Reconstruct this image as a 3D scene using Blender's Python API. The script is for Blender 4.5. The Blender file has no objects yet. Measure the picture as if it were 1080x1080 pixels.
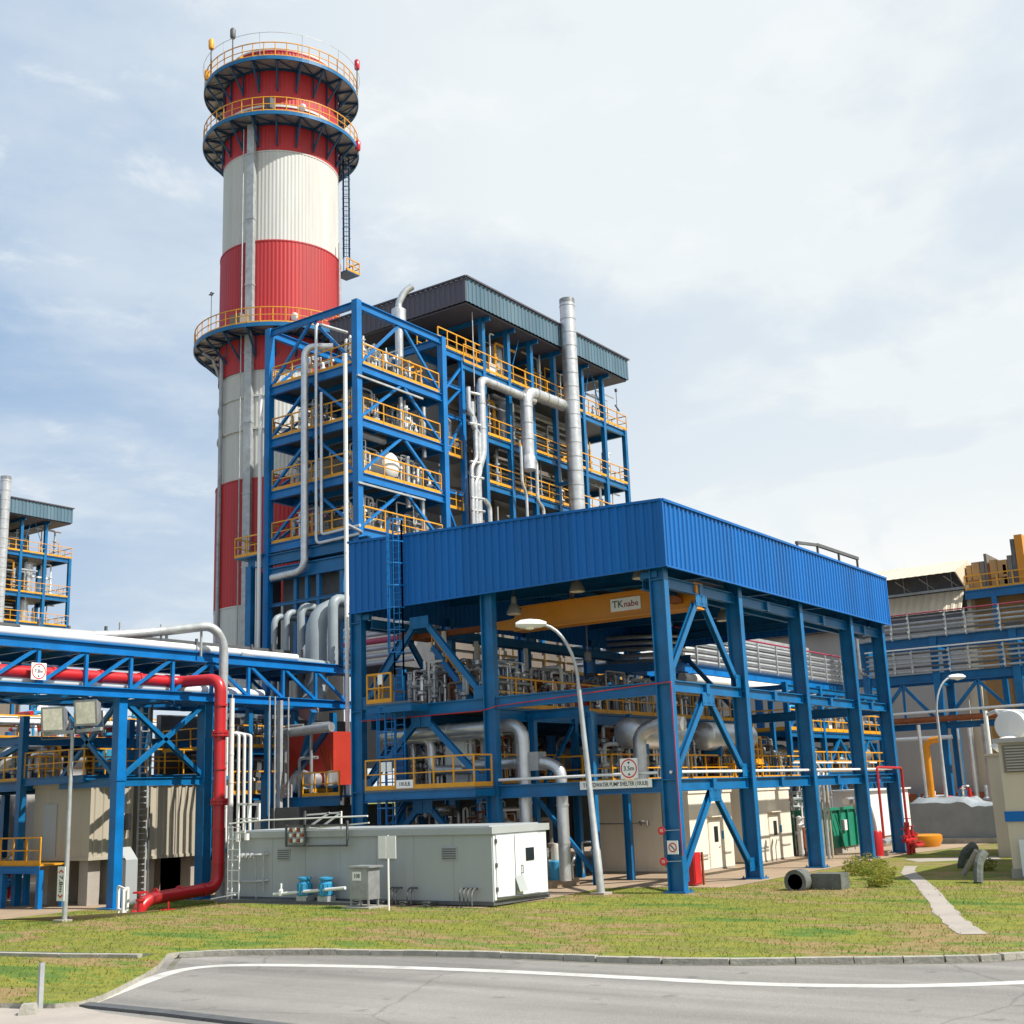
import bpy, bmesh, math, random
from mathutils import Vector, Matrix, geometry
R=math.radians; PI=math.pi
S=bpy.context.scene
COL=S.collection
rng=random.Random(11)

# ---------------------------------------------------------------- materials
MAT={}
def pmat(name,col,rough=.5,metal=0.,var=.18,scale=1.5,bump=0.,bscale=20.,dirt=None,dirtamt=0.,streak=False,spec=.5,rust=0.,panel=0.):
    m=bpy.data.materials.new(name); m.use_nodes=True
    nt=m.node_tree; N=nt.nodes; L=nt.links
    b=N['Principled BSDF']
    tc=N.new('ShaderNodeTexCoord')
    mp=N.new('ShaderNodeMapping'); L.new(tc.outputs['Object'],mp.inputs['Vector'])
    if streak: mp.inputs['Scale'].default_value=(1,1,.12)
    no=N.new('ShaderNodeTexNoise'); no.inputs['Scale'].default_value=scale; no.inputs['Detail'].default_value=6; no.inputs['Roughness'].default_value=.62
    L.new(mp.outputs[0],no.inputs['Vector'])
    mr=N.new('ShaderNodeMapRange'); mr.inputs[1].default_value=.3; mr.inputs[2].default_value=.7
    mr.inputs[3].default_value=1-var; mr.inputs[4].default_value=1+var
    L.new(no.outputs['Fac'],mr.inputs[0])
    mx=N.new('ShaderNodeMix'); mx.data_type='RGBA'; mx.blend_type='MULTIPLY'; mx.inputs[0].default_value=1
    mx.inputs[6].default_value=(*col,1); L.new(mr.outputs[0],mx.inputs[7])
    out=mx.outputs[2]
    if dirt:
        n2=N.new('ShaderNodeTexNoise'); n2.inputs['Scale'].default_value=scale*.6; n2.inputs['Detail'].default_value=8; n2.inputs['Roughness'].default_value=.7
        L.new(mp.outputs[0],n2.inputs['Vector'])
        m2=N.new('ShaderNodeMapRange'); m2.inputs[1].default_value=.48; m2.inputs[2].default_value=.75; m2.inputs[4].default_value=dirtamt
        L.new(n2.outputs['Fac'],m2.inputs[0])
        x2=N.new('ShaderNodeMix'); x2.data_type='RGBA'; L.new(m2.outputs[0],x2.inputs[0]); L.new(out,x2.inputs[6]); x2.inputs[7].default_value=(*dirt,1)
        out=x2.outputs[2]
    if panel:
        # each sheet of the cladding has aged a little differently
        sp=N.new('ShaderNodeSeparateXYZ'); L.new(tc.outputs['Object'],sp.inputs[0])
        fl=[]
        for ax in (0,1):
            d_=N.new('ShaderNodeMath'); d_.operation='DIVIDE'; d_.inputs[1].default_value=panel; L.new(sp.outputs[ax],d_.inputs[0])
            f_=N.new('ShaderNodeMath'); f_.operation='FLOOR'; L.new(d_.outputs[0],f_.inputs[0]); fl.append(f_)
        cb=N.new('ShaderNodeCombineXYZ'); L.new(fl[0].outputs[0],cb.inputs[0]); L.new(fl[1].outputs[0],cb.inputs[1])
        wn=N.new('ShaderNodeTexWhiteNoise'); L.new(cb.outputs[0],wn.inputs['Vector'])
        w_=N.new('ShaderNodeMapRange'); w_.inputs[3].default_value=.91; w_.inputs[4].default_value=1.08; L.new(wn.outputs['Value'],w_.inputs[0])
        x3=N.new('ShaderNodeMix'); x3.data_type='RGBA'; x3.blend_type='MULTIPLY'; x3.inputs[0].default_value=1; L.new(out,x3.inputs[6]); L.new(w_.outputs[0],x3.inputs[7]); out=x3.outputs[2]
    if rust:
        n5=N.new('ShaderNodeTexNoise'); n5.inputs['Scale'].default_value=2.6; n5.inputs['Detail'].default_value=9; n5.inputs['Roughness'].default_value=.75; L.new(tc.outputs['Object'],n5.inputs['Vector'])
        m5=N.new('ShaderNodeMapRange'); m5.inputs[1].default_value=.655; m5.inputs[2].default_value=.71; m5.inputs[4].default_value=rust; L.new(n5.outputs['Fac'],m5.inputs[0])
        x5=N.new('ShaderNodeMix'); x5.data_type='RGBA'; L.new(m5.outputs[0],x5.inputs[0]); L.new(out,x5.inputs[6]); x5.inputs[7].default_value=(.085,.045,.03,1); out=x5.outputs[2]
    L.new(out,b.inputs['Base Color'])
    rr=N.new('ShaderNodeMapRange'); rr.inputs[3].default_value=max(.03,rough-.08); rr.inputs[4].default_value=min(1,rough+.1)
    L.new(no.outputs['Fac'],rr.inputs[0]); L.new(rr.outputs[0],b.inputs['Roughness'])
    b.inputs['Metallic'].default_value=metal
    b.inputs['Specular IOR Level'].default_value=spec
    if bump:
        n3=N.new('ShaderNodeTexNoise'); n3.inputs['Scale'].default_value=bscale; n3.inputs['Detail'].default_value=4
        L.new(tc.outputs['Object'],n3.inputs['Vector'])
        bp=N.new('ShaderNodeBump'); bp.inputs['Strength'].default_value=bump; bp.inputs['Distance'].default_value=.05
        L.new(n3.outputs['Fac'],bp.inputs['Height']); L.new(bp.outputs[0],b.inputs['Normal'])
    MAT[name]=m
    return m
def M(n): return MAT[n]
G=(.12,.11,.10)
pmat('steel_blue',(.0015,.118,.30),.36,0,.24,.9,dirt=(.015,.10,.21),dirtamt=.45,spec=.45,rust=.5)
pmat('bright_blue',(.0015,.145,.42),.36,0,.18,.9,dirt=(.015,.11,.26),dirtamt=.45,spec=.45,rust=.4)
pmat('sheet_blue',(.001,.118,.40),.42,0,.08,.5,dirt=(.012,.095,.30),dirtamt=.5,streak=True,spec=.3,panel=1.14)
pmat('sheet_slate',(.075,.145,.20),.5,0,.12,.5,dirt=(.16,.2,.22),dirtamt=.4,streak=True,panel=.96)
pmat('sheet_plum_and_shade',(.080,.074,.098),.6,0,.1,.5)  # slate cladding's shaded end and underside, shade put into the colour; also gutter plum
pmat('yellow',(.66,.30,.012),.45,0,.15,1.2,dirt=(.35,.18,.03),dirtamt=.4)
pmat('crane_yellow',(.60,.225,.006),.4,0,.1,.8,dirt=(.4,.17,.02),dirtamt=.3)
pmat('silver',(.60,.61,.62),.36,.75,.14,2.0,bump=.15,bscale=5,dirt=(.45,.45,.45),dirtamt=.5)
pmat('dull_silver',(.36,.37,.38),.45,.5,.2,2.0,dirt=(.18,.17,.16),dirtamt=.6)
pmat('galv',(.40,.42,.43),.5,.35,.2,2.0,dirt=(.25,.24,.22),dirtamt=.4)
pmat('white',(.72,.72,.70),.45,0,.06,1.0,dirt=(.5,.48,.43),dirtamt=.35,streak=True)
pmat('stack_white',(.52,.525,.505),.55,0,.08,.5,dirt=(.34,.29,.24),dirtamt=.55,streak=True)
pmat('stack_red',(.41,.017,.021),.5,0,.1,.5,dirt=(.27,.035,.03),dirtamt=.7,streak=True,panel=2.2)
pmat('fire_red',(.47,.016,.022),.33,0,.1,1.0,dirt=(.24,.045,.04),dirtamt=.7,rust=.35)
pmat('grey_and_shaded_paint',(.35,.375,.38),.5,0,.06,.6,dirt=(.22,.23,.23),dirtamt=.5,streak=True)  # grey paint; on the enclosure front its tone also holds the shade
pmat('pale_and_sunlit_paint',(.66,.69,.70),.45,0,.05,.6,dirt=(.5,.5,.48),dirtamt=.4,streak=True)  # pale paint; on the enclosure end its tone also holds the sunlight
pmat('pipe_grey',(.24,.28,.305),.45,0,.1,1.2,dirt=(.22,.24,.25),dirtamt=.4)
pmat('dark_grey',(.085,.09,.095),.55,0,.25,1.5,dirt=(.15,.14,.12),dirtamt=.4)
pmat('beige',(.74,.68,.57),.6,0,.06,.7,dirt=(.48,.41,.31),dirtamt=.45,streak=True)
pmat('container',(.40,.36,.285),.55,0,.08,.8,dirt=(.36,.31,.24),dirtamt=.5,streak=True)
pmat('hall_beige',(.60,.52,.40),.6,0,.06,.4,dirt=(.48,.41,.31),dirtamt=.4,streak=True)
pmat('hall_grey',(.38,.37,.365),.6,0,.08,.4,dirt=(.28,.26,.24),dirtamt=.4,streak=True)
pmat('rust',(.26,.075,.022),.75,0,.3,1.4,dirt=(.12,.04,.02),dirtamt=.6)
pmat('orange_cloth',(.42,.028,.012),.6,0,.12,.8,dirt=(.5,.04,.01),dirtamt=.4)
pmat('tan_duct',(.42,.24,.085),.6,0,.25,.6,dirt=(.25,.15,.08),dirtamt=.6,streak=True)
pmat('casing',(.17,.145,.12),.55,.1,.18,.5,dirt=(.13,.10,.08),dirtamt=.6,streak=True)
pmat('skip_green',(.008,.20,.12),.45,0,.12,1,dirt=(.03,.12,.09),dirtamt=.4)
pmat('valve_blue',(.03,.26,.46),.4,0,.1,1.5,dirt=(.1,.2,.3),dirtamt=.3)
pmat('navy_steel',(.006,.05,.13),.45,0,.2,1.0,dirt=(.05,.06,.08),dirtamt=.5)
pmat('black',(.018,.018,.02),.5,0,.2,2)
pmat('glass',(.015,.02,.022),.08,0,.1,2,spec=.8)
pmat('lens',(.85,.80,.68),.25,.0,.2,3)
pmat('grating',(.13,.14,.15),.6,.3,.25,3)
pmat('concrete',(.34,.31,.27),.85,0,.14,.7,bump=.3,bscale=9,dirt=(.33,.28,.22),dirtamt=.6)
pmat('kerb',(.34,.325,.28),.85,0,.2,2.5,bump=.4,bscale=14,dirt=(.16,.155,.12),dirtamt=.75)
pmat('paving',(.34,.25,.17),.85,0,.12,.5,bump=.25,bscale=12,dirt=(.23,.18,.13),dirtamt=.6)
pmat('pathway',(.34,.30,.265),.85,0,.1,1.0,bump=.2,bscale=12,dirt=(.45,.4,.33),dirtamt=.5)
pmat('line_white',(.52,.51,.48),.7,0,.12,2.5,dirt=(.28,.27,.26),dirtamt=.85)
pmat('sign_white',(.80,.79,.77),.45,0,.04,2)
pmat('sign_red',(.62,.02,.02),.45,0,.06,2)
pmat('sign_black',(.02,.02,.022),.5,0,.1,2)
pmat('sign_plum',(.30,.03,.07),.5,0,.06,2)
pmat('lamp_bell',(.32,.31,.28),.45,.3,.1,2)
pmat('beacon',(.45,.01,.03),.2,0,.1,2)
pmat('gutter_grit',(.17,.155,.125),.95,0,.35,3.0,bump=.6,bscale=30,dirt=(.09,.10,.045),dirtamt=.9)
pmat('moss',(.05,.085,.05),.9,0,.3,1.5,bump=.6,bscale=6,dirt=(.11,.11,.06),dirtamt=.7)
pmat('stone',(.11,.12,.11),.9,0,.35,3.2,bump=1.,bscale=6,dirt=(.05,.07,.035),dirtamt=.9)
pmat('tarp',(.24,.265,.285),.6,0,.2,.5,bump=.5,bscale=2,dirt=(.3,.35,.38),dirtamt=.6)

def asphalt():
    m=pmat('asphalt',(.245,.233,.217),.85,0,.10,.22,bump=.35,bscale=60,dirt=(.19,.18,.168),dirtamt=.35)
    nt=m.node_tree; N=nt.nodes; L=nt.links; b=N['Principled BSDF']
    src=b.inputs['Base Color'].links[0].from_socket
    tc=[n for n in N if n.type=='TEX_COORD'][0]
    n=N.new('ShaderNodeTexNoise'); n.inputs['Scale'].default_value=45; n.inputs['Detail'].default_value=3; L.new(tc.outputs['Object'],n.inputs['Vector'])
    r=N.new('ShaderNodeMapRange'); r.inputs[1].default_value=.35; r.inputs[2].default_value=.65; r.inputs[3].default_value=.82; r.inputs[4].default_value=1.15; L.new(n.outputs['Fac'],r.inputs[0])
    x=N.new('ShaderNodeMix'); x.data_type='RGBA'; x.blend_type='MULTIPLY'; x.inputs[0].default_value=1
    L.new(src,x.inputs[6]); L.new(r.outputs[0],x.inputs[7])
    # sealed cracks
    v=N.new('ShaderNodeTexVoronoi'); v.feature='DISTANCE_TO_EDGE'; v.inputs['Scale'].default_value=.16
    n2=N.new('ShaderNodeTexNoise'); n2.inputs['Scale'].default_value=1.2; L.new(tc.outputs['Object'],n2.inputs['Vector'])
    va=N.new('ShaderNodeMix'); va.data_type='RGBA'; va.inputs[0].default_value=.25; L.new(tc.outputs['Object'],va.inputs[6]); L.new(n2.outputs['Color'],va.inputs[7])
    L.new(va.outputs[2],v.inputs['Vector'])
    c=N.new('ShaderNodeMapRange'); c.inputs[1].default_value=.0; c.inputs[2].default_value=.006; c.inputs[3].default_value=.72; c.inputs[4].default_value=1; L.new(v.outputs['Distance'],c.inputs[0])
    y=N.new('ShaderNodeMix'); y.data_type='RGBA'; y.blend_type='MULTIPLY'; y.inputs[0].default_value=1
    L.new(x.outputs[2],y.inputs[6]); L.new(c.outputs[0],y.inputs[7]); cur=y.outputs[2]
    # wheel tracks along the road, oil spots, repaired rectangles of newer surfacing
    mp=N.new('ShaderNodeMapping'); mp.inputs['Rotation'].default_value=(0,0,-.18); mp.inputs['Scale'].default_value=(1,.05,1); L.new(tc.outputs['Object'],mp.inputs[0])
    def layer(node,a,b_,lo,hi,cur):
        q=N.new('ShaderNodeMapRange'); 
        for i,v in zip((1,2,3,4),(a,b_,lo,hi)): q.inputs[i].default_value=v
        L.new(node,q.inputs[0]); z=N.new('ShaderNodeMix'); z.data_type='RGBA'; z.blend_type='MULTIPLY'; z.inputs[0].default_value=1; L.new(cur,z.inputs[6]); L.new(q.outputs[0],z.inputs[7]); return z.outputs[2]
    n6=N.new('ShaderNodeTexNoise'); n6.inputs['Scale'].default_value=.9; n6.inputs['Detail'].default_value=5; L.new(mp.outputs[0],n6.inputs['Vector'])
    cur=layer(n6.outputs['Fac'],.35,.65,.76,1.10,cur)
    n7=N.new('ShaderNodeTexNoise'); n7.inputs['Scale'].default_value=1.7; n7.inputs['Detail'].default_value=2; L.new(tc.outputs['Object'],n7.inputs['Vector'])
    cur=layer(n7.outputs['Fac'],.66,.74,1,.72,cur)
    n8=N.new('ShaderNodeTexVoronoi'); n8.distance='CHEBYCHEV'; n8.inputs['Scale'].default_value=.11; L.new(tc.outputs['Object'],n8.inputs['Vector'])
    cur=layer(n8.outputs['Color'],.0,1.,.86,1.06,cur)
    n9=N.new('ShaderNodeTexNoise'); n9.inputs['Scale'].default_value=160; n9.inputs['Detail'].default_value=1; L.new(tc.outputs['Object'],n9.inputs['Vector'])
    cur=layer(n9.outputs['Fac'],.35,.65,.66,1.34,cur)
    L.new(cur,b.inputs['Base Color'])
asphalt()

def grassmat(name,cols,sc):
    m=bpy.data.materials.new(name); m.use_nodes=True; nt=m.node_tree; N=nt.nodes; L=nt.links; b=N['Principled BSDF']
    tc=N.new('ShaderNodeTexCoord')
    n=N.new('ShaderNodeTexNoise'); n.inputs['Scale'].default_value=sc; n.inputs['Detail'].default_value=7; n.inputs['Roughness'].default_value=.65
    L.new(tc.outputs['Object'],n.inputs['Vector'])
    cr=N.new('ShaderNodeValToRGB'); e=cr.color_ramp.elements
    mp_=N.new('ShaderNodeMapping'); mp_.inputs['Scale'].default_value=(1.5,.55,1); mp_.inputs['Rotation'].default_value=(0,0,.2); L.new(tc.outputs['Object'],mp_.inputs[0]); L.new(mp_.outputs[0],n.inputs['Vector'])
    e[0].position=.36; e[0].color=(*cols[0],1); e[1].position=.66; e[1].color=(*cols[-1],1)
    for i,c in enumerate(cols[1:-1]):
        k=e.new(.36+.30*(i+1)/(len(cols)-1)); k.color=(*c,1)
    L.new(n.outputs['Fac'],cr.inputs[0])
    n2=N.new('ShaderNodeTexNoise'); n2.inputs['Scale'].default_value=22; n2.inputs['Detail'].default_value=4; L.new(tc.outputs['Object'],n2.inputs['Vector'])
    r=N.new('ShaderNodeMapRange'); r.inputs[1].default_value=.3; r.inputs[2].default_value=.7; r.inputs[3].default_value=.6; r.inputs[4].default_value=1.3; L.new(n2.outputs['Fac'],r.inputs[0])
    x=N.new('ShaderNodeMix'); x.data_type='RGBA'; x.blend_type='MULTIPLY'; x.inputs[0].default_value=1; L.new(cr.outputs[0],x.inputs[6]); L.new(r.outputs[0],x.inputs[7])
    L.new(x.outputs[2],b.inputs['Base Color']); b.inputs['Roughness'].default_value=.9; b.inputs['Specular IOR Level'].default_value=.2
    bp=N.new('ShaderNodeBump'); bp.inputs['Strength'].default_value=.8; bp.inputs['Distance'].default_value=.06; L.new(n2.outputs['Fac'],bp.inputs['Height']); L.new(bp.outputs[0],b.inputs['Normal'])
    MAT[name]=m
GC=[(.095,.16,.034),(.12,.19,.034),(.25,.24,.045),(.16,.19,.036),(.33,.215,.11),(.12,.19,.036),(.28,.27,.055)]
grassmat('turf',GC,.22)
grassmat('blades',[(.14,.23,.045),(.18,.26,.05),(.32,.31,.06),(.24,.27,.05),(.38,.29,.12),(.18,.26,.05),(.34,.33,.07)],.22)

def translucent(name,amt):
    nt=MAT[name].node_tree; N=nt.nodes; L=nt.links; b=N['Principled BSDF']; out=[n for n in N if n.type=='OUTPUT_MATERIAL'][0]
    t=N.new('ShaderNodeBsdfTranslucent'); L.new(b.inputs['Base Color'].links[0].from_socket,t.inputs[0])
    m=N.new('ShaderNodeMixShader'); m.inputs[0].default_value=amt; L.new(b.outputs[0],m.inputs[1]); L.new(t.outputs[0],m.inputs[2]); L.new(m.outputs[0],out.inputs[0])
translucent('blades',.5)
# ---------------------------------------------------------------- mesh builder
class MB:
    def __init__(s): s.v=[]; s.f=[]
    def add(s,vs,fs):
        o=len(s.v); s.v+=[tuple(p) for p in vs]; s.f+=[tuple(i+o for i in f) for f in fs]; return s
    def box(s,x0,y0,z0,x1,y1,z1):
        if x0>x1:x0,x1=x1,x0
        if y0>y1:y0,y1=y1,y0
        if z0>z1:z0,z1=z1,z0
        return s.add([(x0,y0,z0),(x1,y0,z0),(x1,y1,z0),(x0,y1,z0),(x0,y0,z1),(x1,y0,z1),(x1,y1,z1),(x0,y1,z1)],
            [(0,3,2,1),(4,5,6,7),(0,1,5,4),(1,2,6,5),(2,3,7,6),(3,0,4,7)])
    def bar(s,p,q,w,h=None,up=(0,0,1)):
        h=w if h is None else h
        p=Vector(p);q=Vector(q);d=(q-p).normalized();u=Vector(up)
        if abs(d.dot(u))>.98: u=Vector((1,0,0))
        a=d.cross(u).normalized(); b=a.cross(d).normalized()
        a=a*w/2;b=b*h/2
        return s.add([p-a-b,p+a-b,p+a+b,p-a+b,q-a-b,q+a-b,q+a+b,q-a+b],[(0,3,2,1),(4,5,6,7),(0,1,5,4),(1,2,6,5),(2,3,7,6),(3,0,4,7)])
    def ib(s,p,q,w,h,up=(0,0,1),tf=None,tw=None):
        """rolled I section: flanges of width w at +-h/2 along up"""
        p=Vector(p);q=Vector(q);d=(q-p).normalized();u=Vector(up)
        if abs(d.dot(u))>.98: u=Vector((0,1,0))
        a=d.cross(u).normalized(); b=a.cross(d).normalized()
        tf=tf or max(.03,h*.09); tw=tw or max(.025,w*.12)
        for sg in(-1,1):
            o=b*sg*(h/2-tf/2); s.bar(p+o,q+o,w,tf,b)
        s.bar(p,q,tw,h-2*tf,b); return s
    def tube(s,path,r,n=8,fil=0.,fs=4,cap=True):
        P=[Vector(p) for p in path]
        if fil and len(P)>2:
            Q=[P[0]]
            for i in range(1,len(P)-1):
                a=P[i-1]-P[i]; b=P[i+1]-P[i]; la,lb=a.length,b.length; a.normalize(); b.normalize()
                k=min(fil,la*.48,lb*.48)
                p0=P[i]+a*k; p1=P[i]+b*k
                for j in range(fs+1):
                    t=j/fs; Q.append(p0*(1-t)**2+P[i]*2*t*(1-t)+p1*t*t)
            Q.append(P[-1]); P=Q
        rings=[]; prev=None
        for i,p in enumerate(P):
            if i==0: d=P[1]-P[0]
            elif i==len(P)-1: d=P[-1]-P[-2]
            else: d=(P[i+1]-P[i]).normalized()+(P[i]-P[i-1]).normalized()
            if d.length<1e-9: d=P[min(i+1,len(P)-1)]-P[max(i-1,0)]
            d.normalize()
            if prev is None:
                u=Vector((0,0,1)) if abs(d.z)<.9 else Vector((1,0,0))
                a=d.cross(u).normalized()
            else:
                a=(prev-d*prev.dot(d)).normalized()
            prev=a; b=d.cross(a)
            rings.append([p+(a*math.cos(2*PI*k/n)+b*math.sin(2*PI*k/n))*r for k in range(n)])
        o=len(s.v)
        for rg in rings: s.v+=[tuple(x) for x in rg]
        for i in range(len(rings)-1):
            for k in range(n):
                k2=(k+1)%n
                s.f.append((o+i*n+k,o+i*n+k2,o+(i+1)*n+k2,o+(i+1)*n+k))
        if cap:
            s.f.append(tuple(o+k for k in range(n))[::-1]); e=o+(len(rings)-1)*n; s.f.append(tuple(e+k for k in range(n)))
        return s
    def lathe(s,c,prof,n=24,axis='Z',cap=True):
        """prof: list of (radius, height along axis)"""
        c=Vector(c); o=len(s.v)
        for r,h in prof:
            for k in range(n):
                ca,sa=r*math.cos(2*PI*k/n),r*math.sin(2*PI*k/n)
                v={'Z':(ca,sa,h),'X':(h,ca,sa),'Y':(sa,h,ca)}[axis]
                s.v.append(tuple(c+Vector(v)))
        m=len(prof)
        for i in range(m-1):
            for k in range(n):
                k2=(k+1)%n; s.f.append((o+i*n+k,o+i*n+k2,o+(i+1)*n+k2,o+(i+1)*n+k))
        if cap:
            s.f.append(tuple(o+k for k in range(n))[::-1]); e=o+(m-1)*n; s.f.append(tuple(e+k for k in range(n)))
        return s
    def drum(s,c,r,l,axis='Z',n=20):
        e=r*.28
        return s.lathe(c,[(r*.05,-l/2-e),(r*.55,-l/2-e*.8),(r*.9,-l/2-e*.35),(r,-l/2),(r,l/2),(r*.9,l/2+e*.35),(r*.55,l/2+e*.8),(r*.05,l/2+e)],n,axis)
    def sheet(s,p,q,z0,z1,z0b=None,z1b=None,pitch=.4,dep=.06,th=None):
        """trapezoidal corrugated sheet from p to q (xy), between z0 and z1 (values at q may differ), thick by its own ribs"""
        p=Vector((p[0],p[1],0));q=Vector((q[0],q[1],0)); L=(q-p).length; d=(q-p)/L; nrm=Vector((d.y,-d.x,0))
        z0b=z0 if z0b is None else z0b; z1b=z1 if z1b is None else z1b
        pts=[];n=max(1,int(L/pitch)); pt=L/n
        for i in range(n):
            b=i*pt
            pts+=[(b,0),(b+.45*pt,0),(b+.55*pt,dep),(b+.92*pt,dep)]
        pts.append((L,0))
        o=len(s.v)
        for back in(0,1):
            for a,h in pts:
                t=a/L; w=p+d*a+nrm*(h-(.03 if back else 0))
                s.v.append((w.x,w.y,z0*(1-t)+z0b*t)); s.v.append((w.x,w.y,z1*(1-t)+z1b*t))
        m=len(pts)
        for i in range(m-1):
            a=o+2*i; s.f.append((a,a+2,a+3,a+1))
            b=o+2*m+2*i; s.f.append((b,b+1,b+3,b+2))
            s.f.append((a,b,b+2,a+2)); s.f.append((a+1,a+3,b+3,b+1))
        e=o; f=o+2*m; s.f.append((e,e+1,f+1,f)); e=o+2*(m-1); f=o+2*m+2*(m-1); s.f.append((e,f,f+1,e+1))
        return s
    def rail(s,path,h=1.2,step=1.6,r=.03,kick=True,mid=True,close=False):
        P=[Vector(p) for p in path]
        for i in range(len(P)-1):
            a,b=P[i],P[i+1]; L=(b-a).length; n=max(1,round(L/step))
            for k in range(n+1):
                if k==n and i<len(P)-2: continue
                p=a.lerp(b,k/n); s.bar(p,p+Vector((0,0,h)),r*1.7)
            up=Vector((0,0,h)); s.bar(a+up,b+up,r*2)
            if mid: s.bar(a+up*.52,b+up*.52,r*1.5)
            if kick: s.bar(a+Vector((0,0,.08)),b+Vector((0,0,.08)),.025,.2)
        return s
    def ladder(s,p,q,w=.45,n=None,side=(0,1,0),cage=0,out=(-1,0,0),r=.028,step=.3,cfrom=2.2):
        p=Vector(p);q=Vector(q);sd=Vector(side).normalized()*w/2;L=(q-p).length
        s.bar(p-sd,q-sd,r*2);s.bar(p+sd,q+sd,r*2)
        k=int(L/step)
        for i in range(1,k):
            c=p.lerp(q,i/k); s.bar(c-sd,c+sd,r*1.3)
        if cage:
            o=Vector(out).normalized(); u=Vector(side).normalized(); hs=[]
            m=max(2,int((L-cfrom)/.9))
            d=(q-p)/L
            for i in range(m+1):
                c=p+d*(cfrom+(L-cfrom)*i/m)
                ring=[c+u*cage*math.cos(t)+o*(cage*1.6*math.sin(t)) for t in [PI*j/6 for j in range(7)]]
                for a,b in zip(ring,ring[1:]): s.bar(a,b,.03,.05)
                hs.append(ring)
            for j in (1,2,3,4,5): s.bar(hs[0][j],hs[-1][j],.03)
        return s
    def prism(s,pts,z0,z1):
        n=len(pts); o=len(s.v)
        s.v+=[(x,y,z0) for x,y in pts]+[(x,y,z1) for x,y in pts]
        s.f.append(tuple(range(o+n-1,o-1,-1))); s.f.append(tuple(range(o+n,o+2*n)))
        for i in range(n):
            j=(i+1)%n; s.f.append((o+i,o+j,o+n+j,o+n+i))
        return s
    def annulus(s,c,r0,r1,z0,z1,n=64,a0=0.,a1=2*PI):
        o=len(s.v); full=abs(a1-a0-2*PI)<1e-6; m=n if full else n+1
        for k in range(m):
            t=a0+(a1-a0)*k/n; ca,sa=math.cos(t),math.sin(t)
            for r,z in((r0,z0),(r1,z0),(r1,z1),(r0,z1)): s.v.append((c[0]+r*ca,c[1]+r*sa,z))
        for k in range(n):
            k2=(k+1)%m
            for i in range(4):
                j=(i+1)%4; s.f.append((o+4*k+i,o+4*k2+i,o+4*k2+j,o+4*k+j)[::-1])
        return s
def origin(o):
    while o.parent: o=o.parent
    return o.location
SING={'valves':'valve','fins':'fin','seams':'seam','tag_plates':'tag_plate','flanges':'flange','arrows':'arrow_mark','duct_clips':'duct_clip','gauges':'gauge'}
def pieces(mb,touch=True,tol=.03):
    n=len(mb.v); p=list(range(n))
    def f(x):
        while p[x]!=x: p[x]=p[p[x]]; x=p[x]
        return x
    for fc in mb.f:
        a=f(fc[0])
        for i in fc[1:]:
            b=f(i)
            if b!=a: p[b]=a
    box={}
    for i,c in enumerate(mb.v):
        r=f(i)
        if r in box:
            q=box[r]
            for k in range(3):
                if c[k]<q[k]: q[k]=c[k]
                if c[k]>q[k+3]: q[k+3]=c[k]
        else: box[r]=[*c,*c]
    ks=list(box)
    if len(ks)>500 or len(ks)<2: return [mb]
    g={k:k for k in ks}
    def h(x):
        while g[x]!=x: g[x]=g[g[x]]; x=g[x]
        return x
    if touch:
        for i,a in enumerate(ks):
            A=box[a]
            for b in ks[:i]:
                B=box[b]
                if all(A[k]-tol<=B[k+3] and B[k]-tol<=A[k+3] for k in range(3)): g[h(a)]=h(b)
    out={}
    for fc in mb.f: out.setdefault(h(f(fc[0])),[]).append(fc)
    res=[]
    for fl in out.values():
        m=MB(); mp={}
        for fc in fl:
            t=[]
            for i in fc:
                if i not in mp: mp[i]=len(m.v); m.v.append(mb.v[i])
                t.append(mp[i])
            m.f.append(tuple(t))
        res.append(m)
    return res
def obj(name,mb,mat,parent=None,smooth=False,label=None,loc=None):
    if parent is not None and name not in('lettering','crown'):
        nm=SING.get(name,name)
        ps=pieces(mb,name!='pipework') if name!='pipework' or len(mb.v)<60000 else [mb]
        if name=='pipework': nm='pipe'
        return [obj1(nm,m,mat,parent,smooth,label,loc) for m in ps][0]
    return obj1(name,mb,mat,parent,smooth,label,loc)
def obj1(name,mb,mat,parent=None,smooth=False,label=None,loc=None):
    og=origin(parent) if parent else (Vector(loc) if loc else Vector((0,0,0)))
    me=bpy.data.meshes.new(name)
    me.from_pydata([(x-og[0],y-og[1],z-og[2]) for x,y,z in mb.v],[],mb.f)
    me.update()
    if smooth:
        me.polygons.foreach_set('use_smooth',[True]*len(me.polygons))
        try: me.set_sharp_from_angle(angle=R(38))
        except Exception: pass
    me.materials.append(M(mat) if isinstance(mat,str) else mat)
    o=bpy.data.objects.new(name,me); COL.objects.link(o)
    if parent: o.parent=parent
    else: o.location=og
    if label: o['label']=label
    return o
def thing(name,label,cat,loc=(0,0,0),group=None,rz=0.):
    o=bpy.data.objects.new(name,None); o.empty_display_size=.3; COL.objects.link(o)
    o.location=Vector(loc); o.rotation_euler=(0,0,rz)
    tag(o,label,cat,group); return o
def tag(o,label,cat,group=None):
    o['label']=label; o['category']=cat
    if group: o['group']=group
    return o
def single(name,mb,mat,label,cat,group=None,smooth=False,part=None):
    """a thing that is one mesh; its origin goes to the centre of its base"""
    xs=[p[0] for p in mb.v]; ys=[p[1] for p in mb.v]; zs=[p[2] for p in mb.v]
    c_=((min(xs)+max(xs))/2,(min(ys)+max(ys))/2,min(zs))
    if len(pieces(mb))>1:
        t=thing(name,label,cat,c_,group); obj(part or 'pipe',mb,mat,t,smooth); return t
    o=obj(name,mb,mat,None,smooth,loc=c_)
    return tag(o,label,cat,group)
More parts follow.
